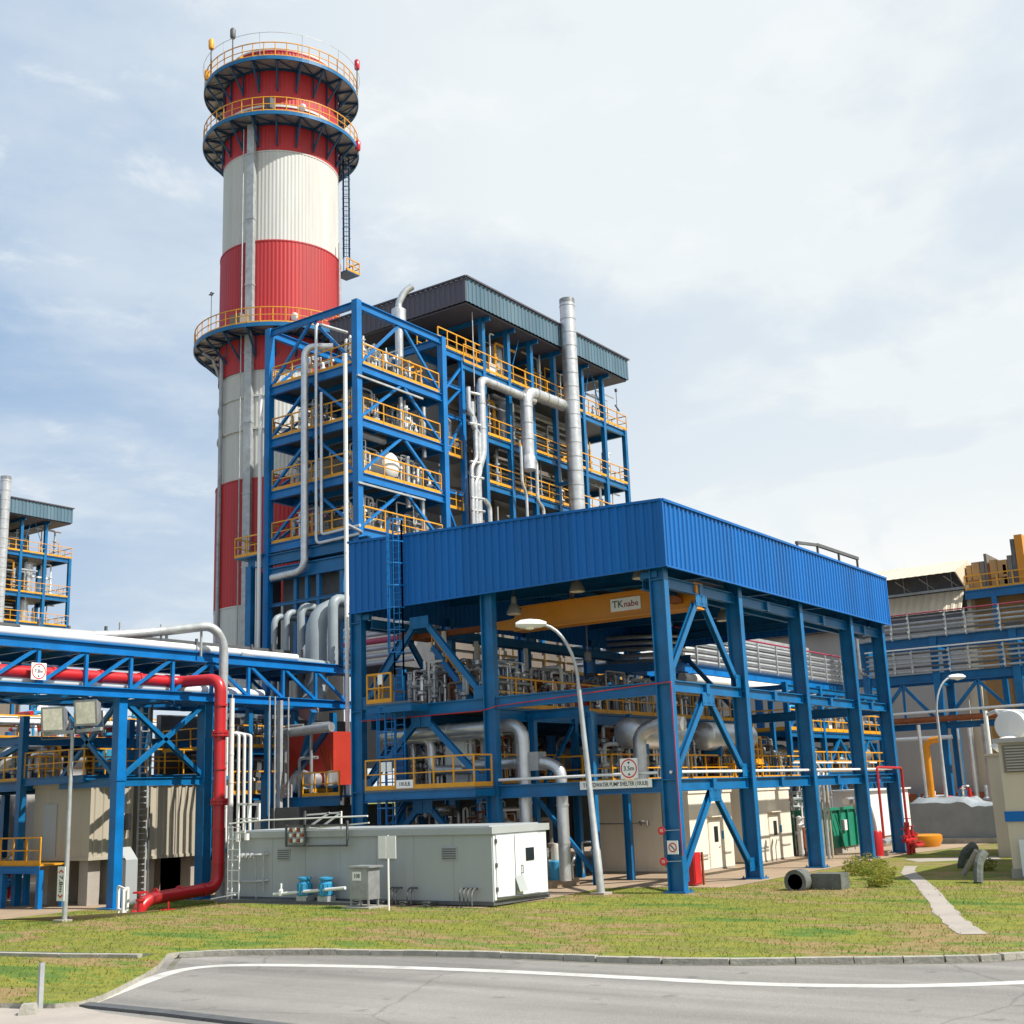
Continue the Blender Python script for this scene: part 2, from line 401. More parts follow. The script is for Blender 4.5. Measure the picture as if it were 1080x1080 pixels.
def struct(name,mb,mat,smooth=False,kind='structure'):
    o=obj(name,mb,mat,None,smooth); o['kind']=kind; return o
def dup(root,loc,rz=None,label=None,group=None):
    r=root.copy(); COL.objects.link(r); r.location=Vector(loc)
    if rz is not None: r.rotation_euler=(0,0,rz)
    if label: r['label']=label
    if group: r['group']=group
    for ch in list(root.children):
        c=ch.copy(); COL.objects.link(c); c.parent=r
        for g in list(ch.children):
            d=g.copy(); COL.objects.link(d); d.parent=c
    return r
def text(s,size,c,right,up,mat,parent,name='lettering',depth=.004,font_w=1.):
    """flat raised lettering centred on c"""
    cu=bpy.data.curves.new('t','FONT'); cu.body=s; cu.size=size; cu.align_x='CENTER'; cu.align_y='CENTER'; cu.extrude=depth; cu.resolution_u=2; cu.offset=size*.012
    ob=bpy.data.objects.new('t',cu); COL.objects.link(ob)
    bpy.context.view_layer.update()
    dg=bpy.context.evaluated_depsgraph_get(); me=bpy.data.meshes.new_from_object(ob.evaluated_get(dg))
    r=Vector(right).normalized();u=Vector(up).normalized();n=r.cross(u);c=Vector(c)
    mb=MB(); mb.v=[tuple(c+r*v.co.x*font_w+u*v.co.y+n*v.co.z) for v in me.vertices]; mb.f=[tuple(p.vertices) for p in me.polygons]
    bpy.data.objects.remove(ob); bpy.data.meshes.remove(me)
    return obj(name,mb,mat,parent)
ORD=['lowest','second lowest','third','fourth','fifth','sixth','seventh','eighth','ninth','tenth']
def ss(t): t=max(0,min(1,t)); return t*t*(3-2*t)
def gz(x,y): return -.8*ss((y-15.5)/5)*ss((x+18)/7)
# ---------------------------------------------------------------- camera, light, sky
cy,cp,cr=R(34.967),R(12.957),R(-2.154)
fw=Vector((math.cos(cy)*math.cos(cp),math.sin(cy)*math.cos(cp),math.sin(cp)))
rt=Vector((math.sin(cy),-math.cos(cy),0)); up=rt.cross(fw)
r2=rt*math.cos(cr)+up*math.sin(cr); u2=-rt*math.sin(cr)+up*math.cos(cr)
cam=bpy.data.cameras.new('camera'); cam.sensor_width=36; cam.lens=1297.0*36/1080; cam.clip_end=9000; cam.clip_start=.1
co=bpy.data.objects.new('camera',cam); COL.objects.link(co); S.camera=co
co.matrix_world=Matrix(((r2.x,u2.x,-fw.x,-41.54),(r2.y,u2.y,-fw.y,-22.354),(r2.z,u2.z,-fw.z,3.7),(0,0,0,1)))
sd=Vector((.84,-4.2,4.9)).normalized()
sl=bpy.data.lights.new('sun','SUN'); sl.energy=5.0; sl.angle=R(.55); sl.color=(1,.95,.86)
so=bpy.data.objects.new('sun',sl); COL.objects.link(so); so.rotation_mode='QUATERNION'; so.rotation_quaternion=sd.to_track_quat('Z','Y'); so.location=(20,-60,80)
W=bpy.data.worlds.new('World'); S.world=W; W.use_nodes=True
nt=W.node_tree;N=nt.nodes;L=nt.links;N.clear()
out=N.new('ShaderNodeOutputWorld');bg=N.new('ShaderNodeBackground');L.new(bg.outputs[0],out.inputs[0]);bg.inputs[1].default_value=.078
sky=N.new('ShaderNodeTexSky');sky.sky_type='NISHITA';sky.sun_disc=False;sky.sun_elevation=math.asin(sd.z);sky.sun_rotation=math.atan2(sd.x,sd.y);sky.air_density=1.2;sky.dust_density=2.0;sky.ozone_density=1.5
def mth(op,a,b=None):
    n=N.new('ShaderNodeMath');n.operation=op
    for i,v in enumerate((a,b)):
        if v is None: continue
        if isinstance(v,(int,float)): n.inputs[i].default_value=v
        else: L.new(v,n.inputs[i])
    return n.outputs[0]
tc=N.new('ShaderNodeTexCoord'); sx=N.new('ShaderNodeSeparateXYZ'); L.new(tc.outputs['Generated'],sx.inputs[0])
# cloud layer seen as a flat deck: direction divided by its height
dz=mth('MAXIMUM',mth('ADD',sx.outputs[2],.16),.05)
cx=N.new('ShaderNodeCombineXYZ'); L.new(mth('DIVIDE',sx.outputs[0],dz),cx.inputs[0]); L.new(mth('DIVIDE',sx.outputs[1],dz),cx.inputs[1])
def noise(sc,det,rough,off,dist=0.):
    mp=N.new('ShaderNodeMapping'); mp.inputs['Location'].default_value=off; L.new(cx.outputs[0],mp.inputs[0])
    n=N.new('ShaderNodeTexNoise'); n.inputs['Scale'].default_value=sc; n.inputs['Detail'].default_value=det; n.inputs['Roughness'].default_value=rough; n.inputs['Distortion'].default_value=dist
    L.new(mp.outputs[0],n.inputs['Vector']); return n.outputs['Fac']
def ramp(v,a,b,lo,hi):
    n=N.new('ShaderNodeMapRange'); n.interpolation_type='SMOOTHSTEP'
    for i,x in zip((1,2,3,4),(a,b,lo,hi)): n.inputs[i].default_value=x
    L.new(v,n.inputs[0]); return n.outputs[0]
n1=noise(.85,7,.56,(3.1,1.7,0),.4); n2=noise(2.6,8,.6,(7.3,2.2,4),.3)
# the veil thickens towards the sun's side (-Y)
sunw=N.new('ShaderNodeVectorMath'); sunw.operation='DOT_PRODUCT'; L.new(tc.outputs['Generated'],sunw.inputs[0]); sunw.inputs[1].default_value=(.45,-.89,-.10)
veil=ramp(sunw.outputs['Value'],-.72,.08,.0,1.)
low=ramp(sx.outputs[2],.02,.42,.34,0.)
m1=ramp(mth('ADD',mth('MULTIPLY',n1,.72),mth('MULTIPLY',n2,.28)),.43,.60,0,1)
f=mth('ADD',mth('ADD',mth('MULTIPLY',m1,.44),mth('MULTIPLY',veil,.74)),low)
f=mth('MINIMUM',mth('MAXIMUM',mth('ADD',f,.0),0),1)
mx=N.new('ShaderNodeMix'); mx.data_type='RGBA'; L.new(f,mx.inputs[0])
# hazy blue: the physical sky lifted by thin high cloud
lift=N.new('ShaderNodeMix'); lift.data_type='RGBA'; lift.inputs[0].default_value=.88; L.new(sky.outputs[0],lift.inputs[6]); lift.inputs[7].default_value=(2.7,4.5,7.2,1)
L.new(lift.outputs[2],mx.inputs[6]); mx.inputs[7].default_value=(8.3,8.85,9.1,1)
n3=noise(5.5,9,.62,(1.3,9.2,2),.2)
m3=ramp(n3,.50,.70,0,.65)
m4=mth('MULTIPLY',m3,ramp(n1,.42,.58,0,1))
mx2=N.new('ShaderNodeMix'); mx2.data_type='RGBA'; L.new(m4,mx2.inputs[0]); L.new(mx.outputs[2],mx2.inputs[6]); mx2.inputs[7].default_value=(9.0,9.35,9.45,1)
# small puffs of cumulus low over the roofs on the sun's side
n5=N.new('ShaderNodeTexNoise'); n5.inputs['Scale'].default_value=11; n5.inputs['Detail'].default_value=7; n5.inputs['Roughness'].default_value=.5; L.new(tc.outputs['Generated'],n5.inputs['Vector'])
pf=mth('MULTIPLY',mth('MULTIPLY',ramp(n5.outputs['Fac'],.47,.55,0,1),ramp(sx.outputs[2],.13,.24,1,0)),ramp(veil,.4,.8,0,.85))
mx3=N.new('ShaderNodeMix'); mx3.data_type='RGBA'; L.new(pf,mx3.inputs[0]); L.new(mx2.outputs[2],mx3.inputs[6]); mx3.inputs[7].default_value=(10,9.9,9.6,1)
L.new(mx3.outputs[2],bg.inputs[0])
S.view_settings.view_transform='Standard'; S.view_settings.look='None'; S.view_settings.exposure=.40; S.view_settings.gamma=1

# ---------------------------------------------------------------- ground
VERGE=[(-10.42,-16.94),(-12.22,-15.07),(-13.16,-14.22),(-14.26,-11.90),(-15.74,-8.03),(-16.17,-2.98),(-17.47,2.25),(-18.87,4.68),(-19.71,4.26),(-20.93,3.04),(-22.81,1.55),(-25.30,-0.03),(-26.14,1.44),(-26.89,3.27)]
def smooth2(pts,k=3):
    P=[Vector(p) for p in pts]; o=[]
    for i in range(len(P)-1):
        a=P[max(0,i-1)];b=P[i];c=P[i+1];d=P[min(len(P)-1,i+2)]
        for j in range(k):
            t=j/k; o.append(.5*((2*b)+(-a+c)*t+(2*a-5*b+4*c-d)*t*t+(-a+3*b-3*c+d)*t**3))
    o.append(P[-1]); return [(p.x,p.y) for p in o]
VE=smooth2(VERGE,3)
edge=[(20,-60),(-4,-25)]+VE+[(-29,8),(-40,30),(-60,60)]
poly=edge+[(-2500,900),(-2500,2600),(2600,2600),(2600,-2600),(400,-2600)]
pts=[Vector(p) for p in poly]; n0=len(pts); ed=[(i,(i+1)%n0) for i in range(n0)]
def inside(x,y,pl):
    c=False;j=len(pl)-1
    for i in range(len(pl)):
        if (pl[i][1]>y)!=(pl[j][1]>y) and x<(pl[j][0]-pl[i][0])*(y-pl[i][1])/(pl[j][1]-pl[i][1])+pl[i][0]: c=not c
        j=i
    return c
x=-45.
while x<60:
    y=-30.
    st=1. if x<8 else 4.
    while y<60:
        if inside(x,y,poly) and min((Vector((x,y))-Vector(e)).length for e in VE)>.5: pts.append(Vector((x+rng.uniform(-.2,.2),y+rng.uniform(-.2,.2))))
        y+=st
    x+=st
vv,_,ff,*_r=geometry.delaunay_2d_cdt(pts,ed,[list(range(n0))],1,1e-4)
mb=MB(); mb.v=[(p.x,p.y,gz(p.x,p.y)) for p in vv]; mb.f=[tuple(f) for f in ff]
o=len(mb.v)
struct('grass_ground',mb,'turf',True)
mb=MB(); mb.add([(-3000,-3000,-1.3),(3000,-3000,-1.3),(3000,3000,-1.3),(-3000,3000,-1.3)],[(0,1,2,3)]); struct('ground',mb,'turf')
mb=MB(); rp=edge[::-1]+[(300,-900),(-900,-900),(-900,500)]
mb.add([(a,b,-.12) for a,b in rp],[tuple(range(len(rp)))]); struct('road',mb,'asphalt')
# verge flank under the kerb
mb=MB()
for (a,b),(c,d) in zip(edge,edge[1:]): mb.add([(a,b,-.14),(c,d,-.14),(c,d,gz(c,d)),(a,b,gz(a,b))],[(0,1,2,3)])
struct('verge_bank',mb,'kerb')
# kerb stones along the road, one run with joints
def strip(line,w0,w1,z0,z1,gap=0.,seg=1.0,jit=0.):
    mb=MB(); P=[Vector((*p,0)) for p in line]; acc=0
    for a,b in zip(P,P[1:]):
        d=(b-a); L=d.length
        if L<1e-4: continue
        d/=L; n=Vector((d.y,-d.x,0)); k=max(1,round(L/seg))
        for i in range(k):
            p=a+d*(L*i/k+gap); q=a+d*(L*(i+1)/k-gap); j=rng.uniform(-jit,jit)
            c=[p+n*w0,q+n*w0,q+n*w1,p+n*w1]
            mb.add([(v.x,v.y,z0) for v in c]+[(v.x,v.y,z1+j) for v in c],[(0,3,2,1),(4,5,6,7),(0,1,5,4),(1,2,6,5),(2,3,7,6),(3,0,4,7)])
    return mb
ker=VE[:VE.index((-18.87,4.68))+1] if (-18.87,4.68) in VE else VE[:22]
mb=strip(ker,-.20,.02,-.119,.012,.012,1.0,.010); struct('kerb',mb,'kerb')
def ribbon(line,w,z):
    P=[Vector((*p,0)) for p in line]; mb=MB(); L_=[];R_=[]
    for i,p in enumerate(P):
        d=(P[min(i+1,len(P)-1)]-P[max(i-1,0)]).normalized(); n=Vector((d.y,-d.x,0))
        ww=w[i] if isinstance(w,list) else w
        L_.append(p-n*ww/2);R_.append(p+n*ww/2)
    n=len(P); mb.v=[(q.x,q.y,z(q.x,q.y) if callable(z) else z) for q in L_]+[(q.x,q.y,z(q.x,q.y) if callable(z) else z) for q in R_]
    mb.f=[(i,n+i,n+i+1,i+1) for i in range(n-1)]; return mb
GU=smooth2(VERGE[:-4],8); mb=strip([(x_,y_) for x_,y_ in GU],-.36,-.20,-.119,-.1165,.0,.7); struct('gutter',mb,'gutter_grit')
LINE=[(-25.07,.20),(-22.91,1.43),(-21.10,2.35),(-20.08,2.35),(-19.36,1.30),(-18.54,-1.98),(-18.09,-5.48),(-17.91,-8.75),(-17.77,-11.25),(-17.03,-13.85),(-15.76,-15.88),(-14.37,-17.54),(-10,-22),(0,-33)]
struct('road_line',ribbon(smooth2(LINE,5),.42,-.1155),'line_white')
mb=MB(); PV=[(-28.5,9.5),(-26.6,3.8),(-25.79,1.97),(-25.2,.6),(-25.64,-1.23),(-25.86,-5.42),(-26.64,-9.13),(-34,-9),(-45,5)]
mb.prism(PV[::-1],-.13,-.09); struct('pavement',mb,'pathway')
mb=strip([(-25.13,.94),(-25.02,-.05),(-25.0,-2.5),(-25.12,-6.08),(-25.4,-9.3),(-26.6,-14)],-.02,.30,-.119,-.06,.008,.6); struct('drain_grating',mb,'dark_grey')
# shallow drain with a pale lip across the left lawn
mb=ribbon([(-24,22),(-21.23,11.88),(-20.78,9.85),(-20.29,7.15),(-19.7,4.9)],.75,lambda x,y:gz(x,y)+.006); struct('drain_bed',mb,'moss')
mb=strip([(-24.5,22),(-21.75,11.7),(-21.25,9.75),(-20.75,7.1),(-20.1,4.75)],-.1,.12,-.05,.09,.01,1.2,.004); struct('drain_lip',mb,'kerb')
# plant paving: strips whose near edge follows the photographed boundary
NE=[(-8.6,26),(-7.0,17),(-6.9,9.1),(-6.65,3.9),(-3.76,3.5),(1.5,4.1),(2.25,1.8),(2.4,-.75),(3.2,-.85),(9.5,-.75),(15.5,-.7),(25.2,-1.0),(28.6,-1.6),(40,-3.5),(70,-14),(300,-60)]
def near(x):
    P=NE[3:]
    if x<=P[0][0]: return P[0][1]+(P[0][0]-x)*14.
    for a,b in zip(P,P[1:]):
        if a[0]<=x<=b[0]: return a[1]+(b[1]-a[1])*(x-a[0])/(b[0]-a[0])
    return -60
mb=MB(); xs=[-14,-12,-10,-8.6,-7.6,-7,-6.65,-5.5,-3.76,-1,1.5,2.0,2.25,2.4,3.2,6,9.5,12,15.5,20,25.2,28.6,34,40,55,70,110,180,300]
rows=[]
for x in xs:
    e=max(near(x),-60); e=min(e,29+max(0,-8.6-x)*2)
    ys=[e+(16-e)*t/6 for t in range(7)] if e<15 else [e+.1*t for t in range(7)]
    ys+=[max(v,e+.7+.01*v) for v in (16.5,17,17.5,18,18.5,19,19.5,20,20.5,21,22,30,60,200,500)]
    rows.append([(x,y,gz(x,y)+(-.09 if x<1.2 and 17.3<y<28.8 else .012)) for y in ys])
n=len(rows[0]); mb.v=[p for r in rows for p in r]
mb.f=[(i*n+j,(i+1)*n+j,(i+1)*n+j+1,i*n+j+1) for i in range(len(rows)-1) for j in range(n-1)]
struct('plant_paving',mb,'paving')
# footpath on the right lawn
FP=smooth2([(14.5,-3.9),(10.5,-5.1),(5.0,-7.4),(-1.5,-9.9),(-5.0,-11.2),(-8.35,-12.6),(-9.6,-13.2)],5)
struct('footpath',ribbon(FP,[.55+.03*i/6+rng.uniform(-.09,.09) for i in range(len(FP))],.012),'pathway')
struct('cross_path',ribbon([(18.4,-2.6),(19.4,-4.2),(20.2,-6.2)],2.6,.010),'pathway')
# grass blades on the verge: nobody could count them
gm=MB()
for i in range(78000):
    x=rng.uniform(-26,6); y=rng.uniform(-18,30)
    dd=math.hypot(x+41.5,y+22.35)
    if dd>66 or not inside(x,y,edge+[(40,60),(40,-60)]): continue
    if y>near(x)-.1 and x>-6.6 and not(x<.8 and 17.6<y<28.4): continue
    if x<=-6.6 and x>-14 and y>min(near(x),29+max(0,-8.6-x)*2): continue
    if x>-12 and y<-2.5 and min((Vector((x,y))-(Vector(p)*(1-t_)+Vector(q)*t_)).length for p,q in zip(FP,FP[1:]) for t_ in (0,.33,.66,1))<.20+.2*rng.random(): continue
    z=gz(x,y); h=rng.uniform(.025,.085)*(2. if rng.random()<.03 else 1); a=rng.uniform(0,6.28); w=rng.uniform(.010,.024); l=rng.uniform(-.08,.08),rng.uniform(-.08,.08)
    dx,dy=math.cos(a)*w,math.sin(a)*w
    gm.add([(x-dx,y-dy,z-.01),(x+dx,y+dy,z-.01),(x+l[0],y+l[1],z+h)],[(0,1,2)])
struct('grass_blades',gm,'blades',kind='stuff')
# ---------------------------------------------------------------- pump shelter
T=thing('pump_shelter','large open blue steel pump shelter with ribbed blue fascia and lattice braces on tall columns','shelter',(0,0,0))
CX=[0.12,6.75,13.4,20.05,24.85]
for x in CX:
    for y in (0,15.6):
        mb=MB(); mb.ib((x,y,.06),(x,y,12.4),.34,.66,up=(0,1,0)); mb.box(x-.36,y-.46,.0,x+.36,y+.46,.06)
        for dx in(-.27,.27):
            for dy in(-.38,.38): mb.lathe((x+dx,y+dy,.06),[(.03,0),(.03,.07)],6)
        for z in (4.05,7.6,11.6): mb.box(x-.16,y-.30,z-.02,x+.16,y+.30,z+.02)
        obj('column',mb,'steel_blue',T)
for y in (8.2,):
    for x in (0.12,24.85):
        mb=MB(); mb.ib((x,y,.06),(x,y,12.4),.34,.60,up=(0,1,0)); mb.box(x-.36,y-.42,0,x+.36,y+.42,.06); obj('column',mb,'steel_blue',T)
for a,b in zip(CX,CX[1:]):
    for y in (0,15.6):
        for z,h in((3.85,.45),(7.55,.42),(11.55,.45)):
            mb=MB(); mb.ib((a+.18,y,z),(b-.18,y,z),.24,h); mb.box((a+b)/2-.15,y-.16,z-h/2,(a+b)/2+.15,y+.16,z+h/2)
            mb.box(a+.17,y-.13,z-h*.4,a+.21,y+.13,z+h*.4); mb.box(b-.21,y-.13,z-h*.4,b-.17,y+.13,z+h*.4)
            obj('beam',mb,'steel_blue',T)
def brace(T,p,q,w=.24,h=.2,m='steel_blue'):
    mb=MB(); mb.ib(p,q,w,h,up=(0,1,0) if abs(p[0]-q[0])>.1 else (1,0,0)); r_=obj('brace',mb,m,T)
    if T.name.startswith('pump_shelter'):
        P_=Vector(p);Q_=Vector(q);d_=(Q_-P_).normalized()
        for c_ in (P_+d_*.22,Q_-d_*.22):
            mb=MB(); k_=.26; t_=w/2+.015
            if abs(p[0]-q[0])>.1: mb.box(c_.x-k_,c_.y-t_,c_.z-k_,c_.x+k_,c_.y-t_+.014,c_.z+k_); dv=(0,-1)
            else: mb.box(c_.x-t_,c_.y-k_,c_.z-k_,c_.x-t_+.014,c_.y+k_,c_.z+k_); dv=(-1,0)
            for a_ in (-.15,.15):
                for b_ in (-.15,.15):
                    if dv[1]: mb.box(c_.x+a_-.025,c_.y-t_-.02,c_.z+b_-.025,c_.x+a_+.025,c_.y-t_,c_.z+b_+.025)
                    else: mb.box(c_.x-t_-.02,c_.y+a_-.025,c_.z+b_-.025,c_.x-t_,c_.y+a_+.025,c_.z+b_+.025)
            obj('gusset_plate',mb,m,T)
    return r_
for y in (0,15.6):
    for a,b in ((0.12,6.75),(20.05,24.85)) if y else ((0.12,6.75),):
        c=(a+b)/2
        for z0,z1 in((.45,3.6),(4.2,7.3),(7.85,11.3)):
            brace(T,(c-.1,y,z1),(a+.25,y,z0)); brace(T,(c+.1,y,z1),(b-.25,y,z0))
YB=[(0,8.2),(8.2,15.6)]
for x in (0.12,24.85):
    for i,(a,b) in enumerate(YB):
        for z,h in((3.85,.52),(7.45,.5),(12.6,.45)):
            if x>20 and z<5: continue
            mb=MB(); mb.ib((x,a+.36,z),(x,b-.36,z),.26,h); obj('beam',mb,'steel_blue',T)
    c=11.9
    for z0,z1 in((.4,3.5),(4.2,7.1),(7.8,11.4)):
        brace(T,(x,c-.12,z1),(x,8.6,z0)); brace(T,(x,c+.12,z1),(x,15.2,z0))
# red cable clipped along the front at the upper beam, down the corner column
mb=MB(); mb.tube([(-.06,15.3,7.15),(-.06,8.6,7.16),(-.2,8.2,7.2),(-.06,7.8,7.3),(-.06,.5,7.62),(-.06,-.36,7.64)],.022,5); mb.tube([(-.06,-.35,7.64),(-.06,-.36,1.3)],.02,5)
obj('red_cable',mb,'fire_red',T)
# fascia cladding
mb=MB(); mb.sheet((-.42,15.6),(-.42,-.62),12.03,15.25,12.03,14.54,.38,.055); obj('front_fascia',mb,'sheet_blue',T)
mb=MB(); mb.sheet((-.42,-.62),(25.1,-.62),12.03,14.54,12.03,14.54,.36,.055); obj('side_fascia',mb,'sheet_blue',T)
mb=MB(); mb.sheet((25.1,-.62),(25.1,15.6),12.03,14.54,12.03,15.25,.38,.055); obj('back_fascia',mb,'sheet_blue',T)
mb=MB(); mb.sheet((25.1,15.6),(-.42,15.6),12.03,15.25,12.03,15.25,.38,.055); obj('far_fascia',mb,'sheet_blue',T)
mb=MB(); mb.bar((-.45,15.65,15.29),(-.45,-.66,14.58),.16,.10); mb.bar((-.45,-.66,14.58),(25.15,-.66,14.58),.16,.10); mb.box(-.50,-.70,11.98,-.38,-.58,14.54)
mb.bar((-.43,15.65,12.0),(-.43,-.62,12.0),.10,.07); mb.bar((-.43,-.64,12.0),(25.1,-.64,12.0),.10,.07); mb.box(25.04,-.70,11.98,25.16,-.58,14.54)
obj('edge_trim',mb,'sheet_blue',T)
mb=MB(); mb.add([(-.4,-.6,14.48),(25.08,-.6,14.48),(25.08,15.58,15.19),(-.4,15.58,15.19),(-.4,-.6,14.40),(25.08,-.6,14.40),(25.08,15.58,15.11),(-.4,15.58,15.11)],[(0,1,2,3),(7,6,5,4),(0,4,5,1),(1,5,6,2),(2,6,7,3),(3,7,4,0)]); obj('roof',mb,'dark_grey',T)
for x in CX:
    mb=MB(); mb.ib((x,.2,12.9),(x,15.4,13.3),.25,.6); obj('rafter',mb,'steel_blue',T)
for k in range(9):
    y=.8+k*1.8; z=13.55+y*.036; mb=MB(); mb.bar((-.2,y,z),(25,y,z),.08,.18); obj('purlin',mb,'steel_blue',T)
for y in (.75,14.85):
    mb=MB(); mb.ib((.2,y,11.5),(24.7,y,11.5),.2,.4); 
    for x in CX: mb.box(x-.1,min(y,15.6 if y>8 else 0),11.7,x+.1,max(y,15.6 if y>8 else 0),11.95)
    obj('crane_rail_beam',mb,'steel_blue',T)
mb=MB()
for x in (8,13,18,23): pass
mb.box(24,2.5,16.2,30.5,5.2,16.3)
# raised ridge cover seen over the fascia
RV=thing('raised_beam','thin dark beam raised on short posts over the far end of the blue shelter roof','roof beam',(20.5,.6,14.5))
mb=MB(); mb.bar((15.9,.6,15.45),(18.7,.6,15.72),.14,.14); mb.bar((18.6,.6,15.72),(24.6,.6,15.8),.16,.16); obj('beam',mb,'dark_grey',RV)
for x,z in((16.0,15.4),(18.7,15.65),(21.7,15.7),(24.5,15.72)):
    mb=MB(); mb.bar((x,.6,14.4),(x,.6,z),.10); obj('post',mb,'dark_grey',RV)

# caged ladder on the front
LD=thing('caged_ladder','blue caged ladder climbing the shelter front past both platforms to the roof','ladder',(-.6,12.6,3.9))
mb=MB(); mb.ladder((-.62,12.55,4.1),(-.62,12.55,15.9),.5,side=(0,1,0)); obj('rails',mb,'bright_blue',LD)
mb=MB(); mb.ladder((-.62,12.55,8.9),(-.62,12.55,15.8),.5,side=(0,1,0),cage=.36,cfrom=1.0,step=50); obj('upper_cage',mb,'bright_blue',LD)
mb=MB(); mb.box(-.8,12.9,4.1,-.5,12.95,4.2) if 0 else None; mb.ladder((-.62,13.1,.3),(-.62,13.1,7.6),.5,side=(0,1,0),cage=.45,cfrom=2.0); obj('lower_ladder',mb,'bright_blue',LD)
# front platforms
PL=thing('access_platform','blue bracketed platform with yellow railing low on the shelter front, lower of two','platform',(-.7,10.5,3.9))
mb=MB(); mb.box(-1.45,8.0,4.02,-.2,13.9,4.1); obj('deck',mb,'grating',PL)
mb=MB(); mb.ib((-1.4,8.0,3.85),(-1.4,13.9,3.85),.15,.32); mb.bar((-1.4,8.05,3.85),(-.1,8.05,3.85),.12,.28); mb.bar((-1.4,13.85,3.85),(-.1,13.85,3.85),.12,.28); obj('frame',mb,'steel_blue',PL)
mb=MB(); mb.rail([(-.2,8.05,4.1),(-1.4,8.05,4.1),(-1.4,12.2,4.1),(-1.4,13.85,4.1)],1.25,1.05,.032); obj('guard_rail',mb,'yellow',PL)
mb=MB(); mb.box(-1.46,11.2,4.14,-1.43,12.1,4.48); pl=obj('name_plate',mb,'sign_white',PL); text('10ULB',.22,(-1.463,11.65,4.31),(0,-1,0),(0,0,1),'sign_black',pl)
mb=MB(); mb.box(-1.47,12.35,4.85,-1.43,12.6,5.25); mb.box(-1.47,12.68,4.85,-1.43,12.93,5.25); obj('tag_plates',mb,'sign_white',PL)
PL=thing('access_platform','small blue landing with a yellow gate beside the caged ladder, upper of two','platform',(-.7,12.8,7.6))
mb=MB(); mb.box(-1.3,11.4,7.68,-.25,13.9,7.76); obj('deck',mb,'grating',PL)
mb=MB(); mb.ib((-1.25,11.4,7.5),(-1.25,13.9,7.5),.15,.34); mb.bar((-1.25,13.85,7.5),(-.1,13.85,7.5),.12,.3); mb.bar((-1.25,11.45,7.5),(-.1,11.45,7.5),.12,.3); obj('frame',mb,'steel_blue',PL)
mb=MB(); mb.rail([(-.25,13.85,7.76),(-1.25,13.85,7.76),(-1.25,12.5,7.76)],1.25,.6,.035); obj('guard_rail',mb,'yellow',PL)
mb=MB(); mb.box(-1.3,12.95,8.55,-1.27,13.2,8.98); obj('tag_plate',mb,'sign_white',PL)

# inner working floor
IF=thing('pump_floor','blue steel working floor inside the shelter carried on slim posts','steel floor',(13,12,0))
for x in (.5,6.6,13.2,19.8,24.4):
    for y in (8.3,):
        if x<1: continue
        mb=MB(); mb.ib((x,y,.02),(x,y,7.0),.25,.3,up=(0,1,0)); obj('post',mb,'steel_blue',IF)
for x,y,zt in ((2.8,5.1,7.0),(2.8,8.0,7.0),(5.5,5.1,3.9)):
    mb=MB(); mb.ib((x,y,.02),(x,y,zt),.25,.3,up=(0,1,0)); obj('post',mb,'steel_blue',IF)
mb=MB(); mb.ib((2.8,5.1,7.02),(2.8,8.3,7.02),.2,.4); mb.bar((2.8,5.3,.6),(2.8,7.8,3.4),.16); obj('side_beam',mb,'steel_blue',IF)
for y in (8.3,12,15.2):
    mb=MB(); mb.ib((.5,y,7.02),(24.7,y,7.02),.22,.5); obj('beam',mb,'steel_blue',IF)
mb=MB(); mb.box(.5,8.25,7.28,24.7,15.3,7.34); obj('deck',mb,'grating',IF)
mb=MB(); mb.rail([(.6,8.3,7.34),(24.6,8.3,7.34)],1.25,1.5,.035); obj('guard_rail',mb,'yellow',IF)
mb=MB(); mb.rail([(.6,15.2,7.34),(24.6,15.2,7.34)],1.25,1.5,.035); obj('guard_rail',mb,'yellow',IF)
for x in (3.5,):
    brace(IF,(6.5,8.3,6.7),(9.2,8.3,3.9),.14,.14); brace(IF,(6.5,8.3,6.7),(3.8,8.3,3.9),.14,.14)
for z in (4.0,):
    mb=MB(); mb.ib((.5,9.0,z),(24.5,9.0,z),.2,.3); obj('beam',mb,'steel_blue',IF)
    mb=MB(); mb.box(.6,8.9,z+.16,24.5,15,z+.2); obj('lower_deck',mb,'grating',IF)
    mb=MB(); mb.rail([(.7,9.0,z+.2),(24.5,9.0,z+.2)],1.2,1.5,.035); obj('guard_rail',mb,'yellow',IF)

# overhead crane
CR=thing('overhead_crane','yellow overhead travelling crane girder with a maker plate under the shelter roof','crane',(3.3,5,10.9))
mb=MB(); X0,X1=3.05,3.55
pr=[(-.1,10.82),(8.9,10.82),(10.0,10.98),(10.0,11.3),(9.0,11.35),(8.5,11.78),(-.1,11.78)]
o_=len(mb.v); mb.v=[(X0,y,z) for y,z in pr]+[(X1,y,z) for y,z in pr]; n=len(pr)
mb.f=[tuple(range(n)),tuple(range(2*n-1,n-1,-1))]+[(i,n+i,n+(i+1)%n,(i+1)%n) for i in range(n)]
obj('girder',mb,'crane_yellow',CR)
mb=MB(); mb.box(2.9,-.1,10.76,3.7,8.9,10.82); mb.box(2.9,-.1,11.78,3.7,8.5,11.84); obj('flanges',mb,'crane_yellow',CR)
mb=MB(); mb.bar((3.3,10.0,11.14),(3.3,14.9,11.14),.3,.25); mb.box(2.2,14.6,11.0,4.4,15.05,11.28); mb.box(2.2,.5,11.05,4.4,.95,11.28)
obj('end_carriage',mb,'rust',CR)
mb=MB(); mb.box(3.0,2.45,11.06,3.04,3.9,11.60); pl=obj('maker_plate',mb,'sign_white',CR)
text('TK',.42,(2.995,3.55,11.34),(0,-1,0),(0,0,1),'dark_grey',pl); text('nabe',.37,(2.995,2.9,11.32),(0,-1,0),(0,0,1),'sign_plum',pl)
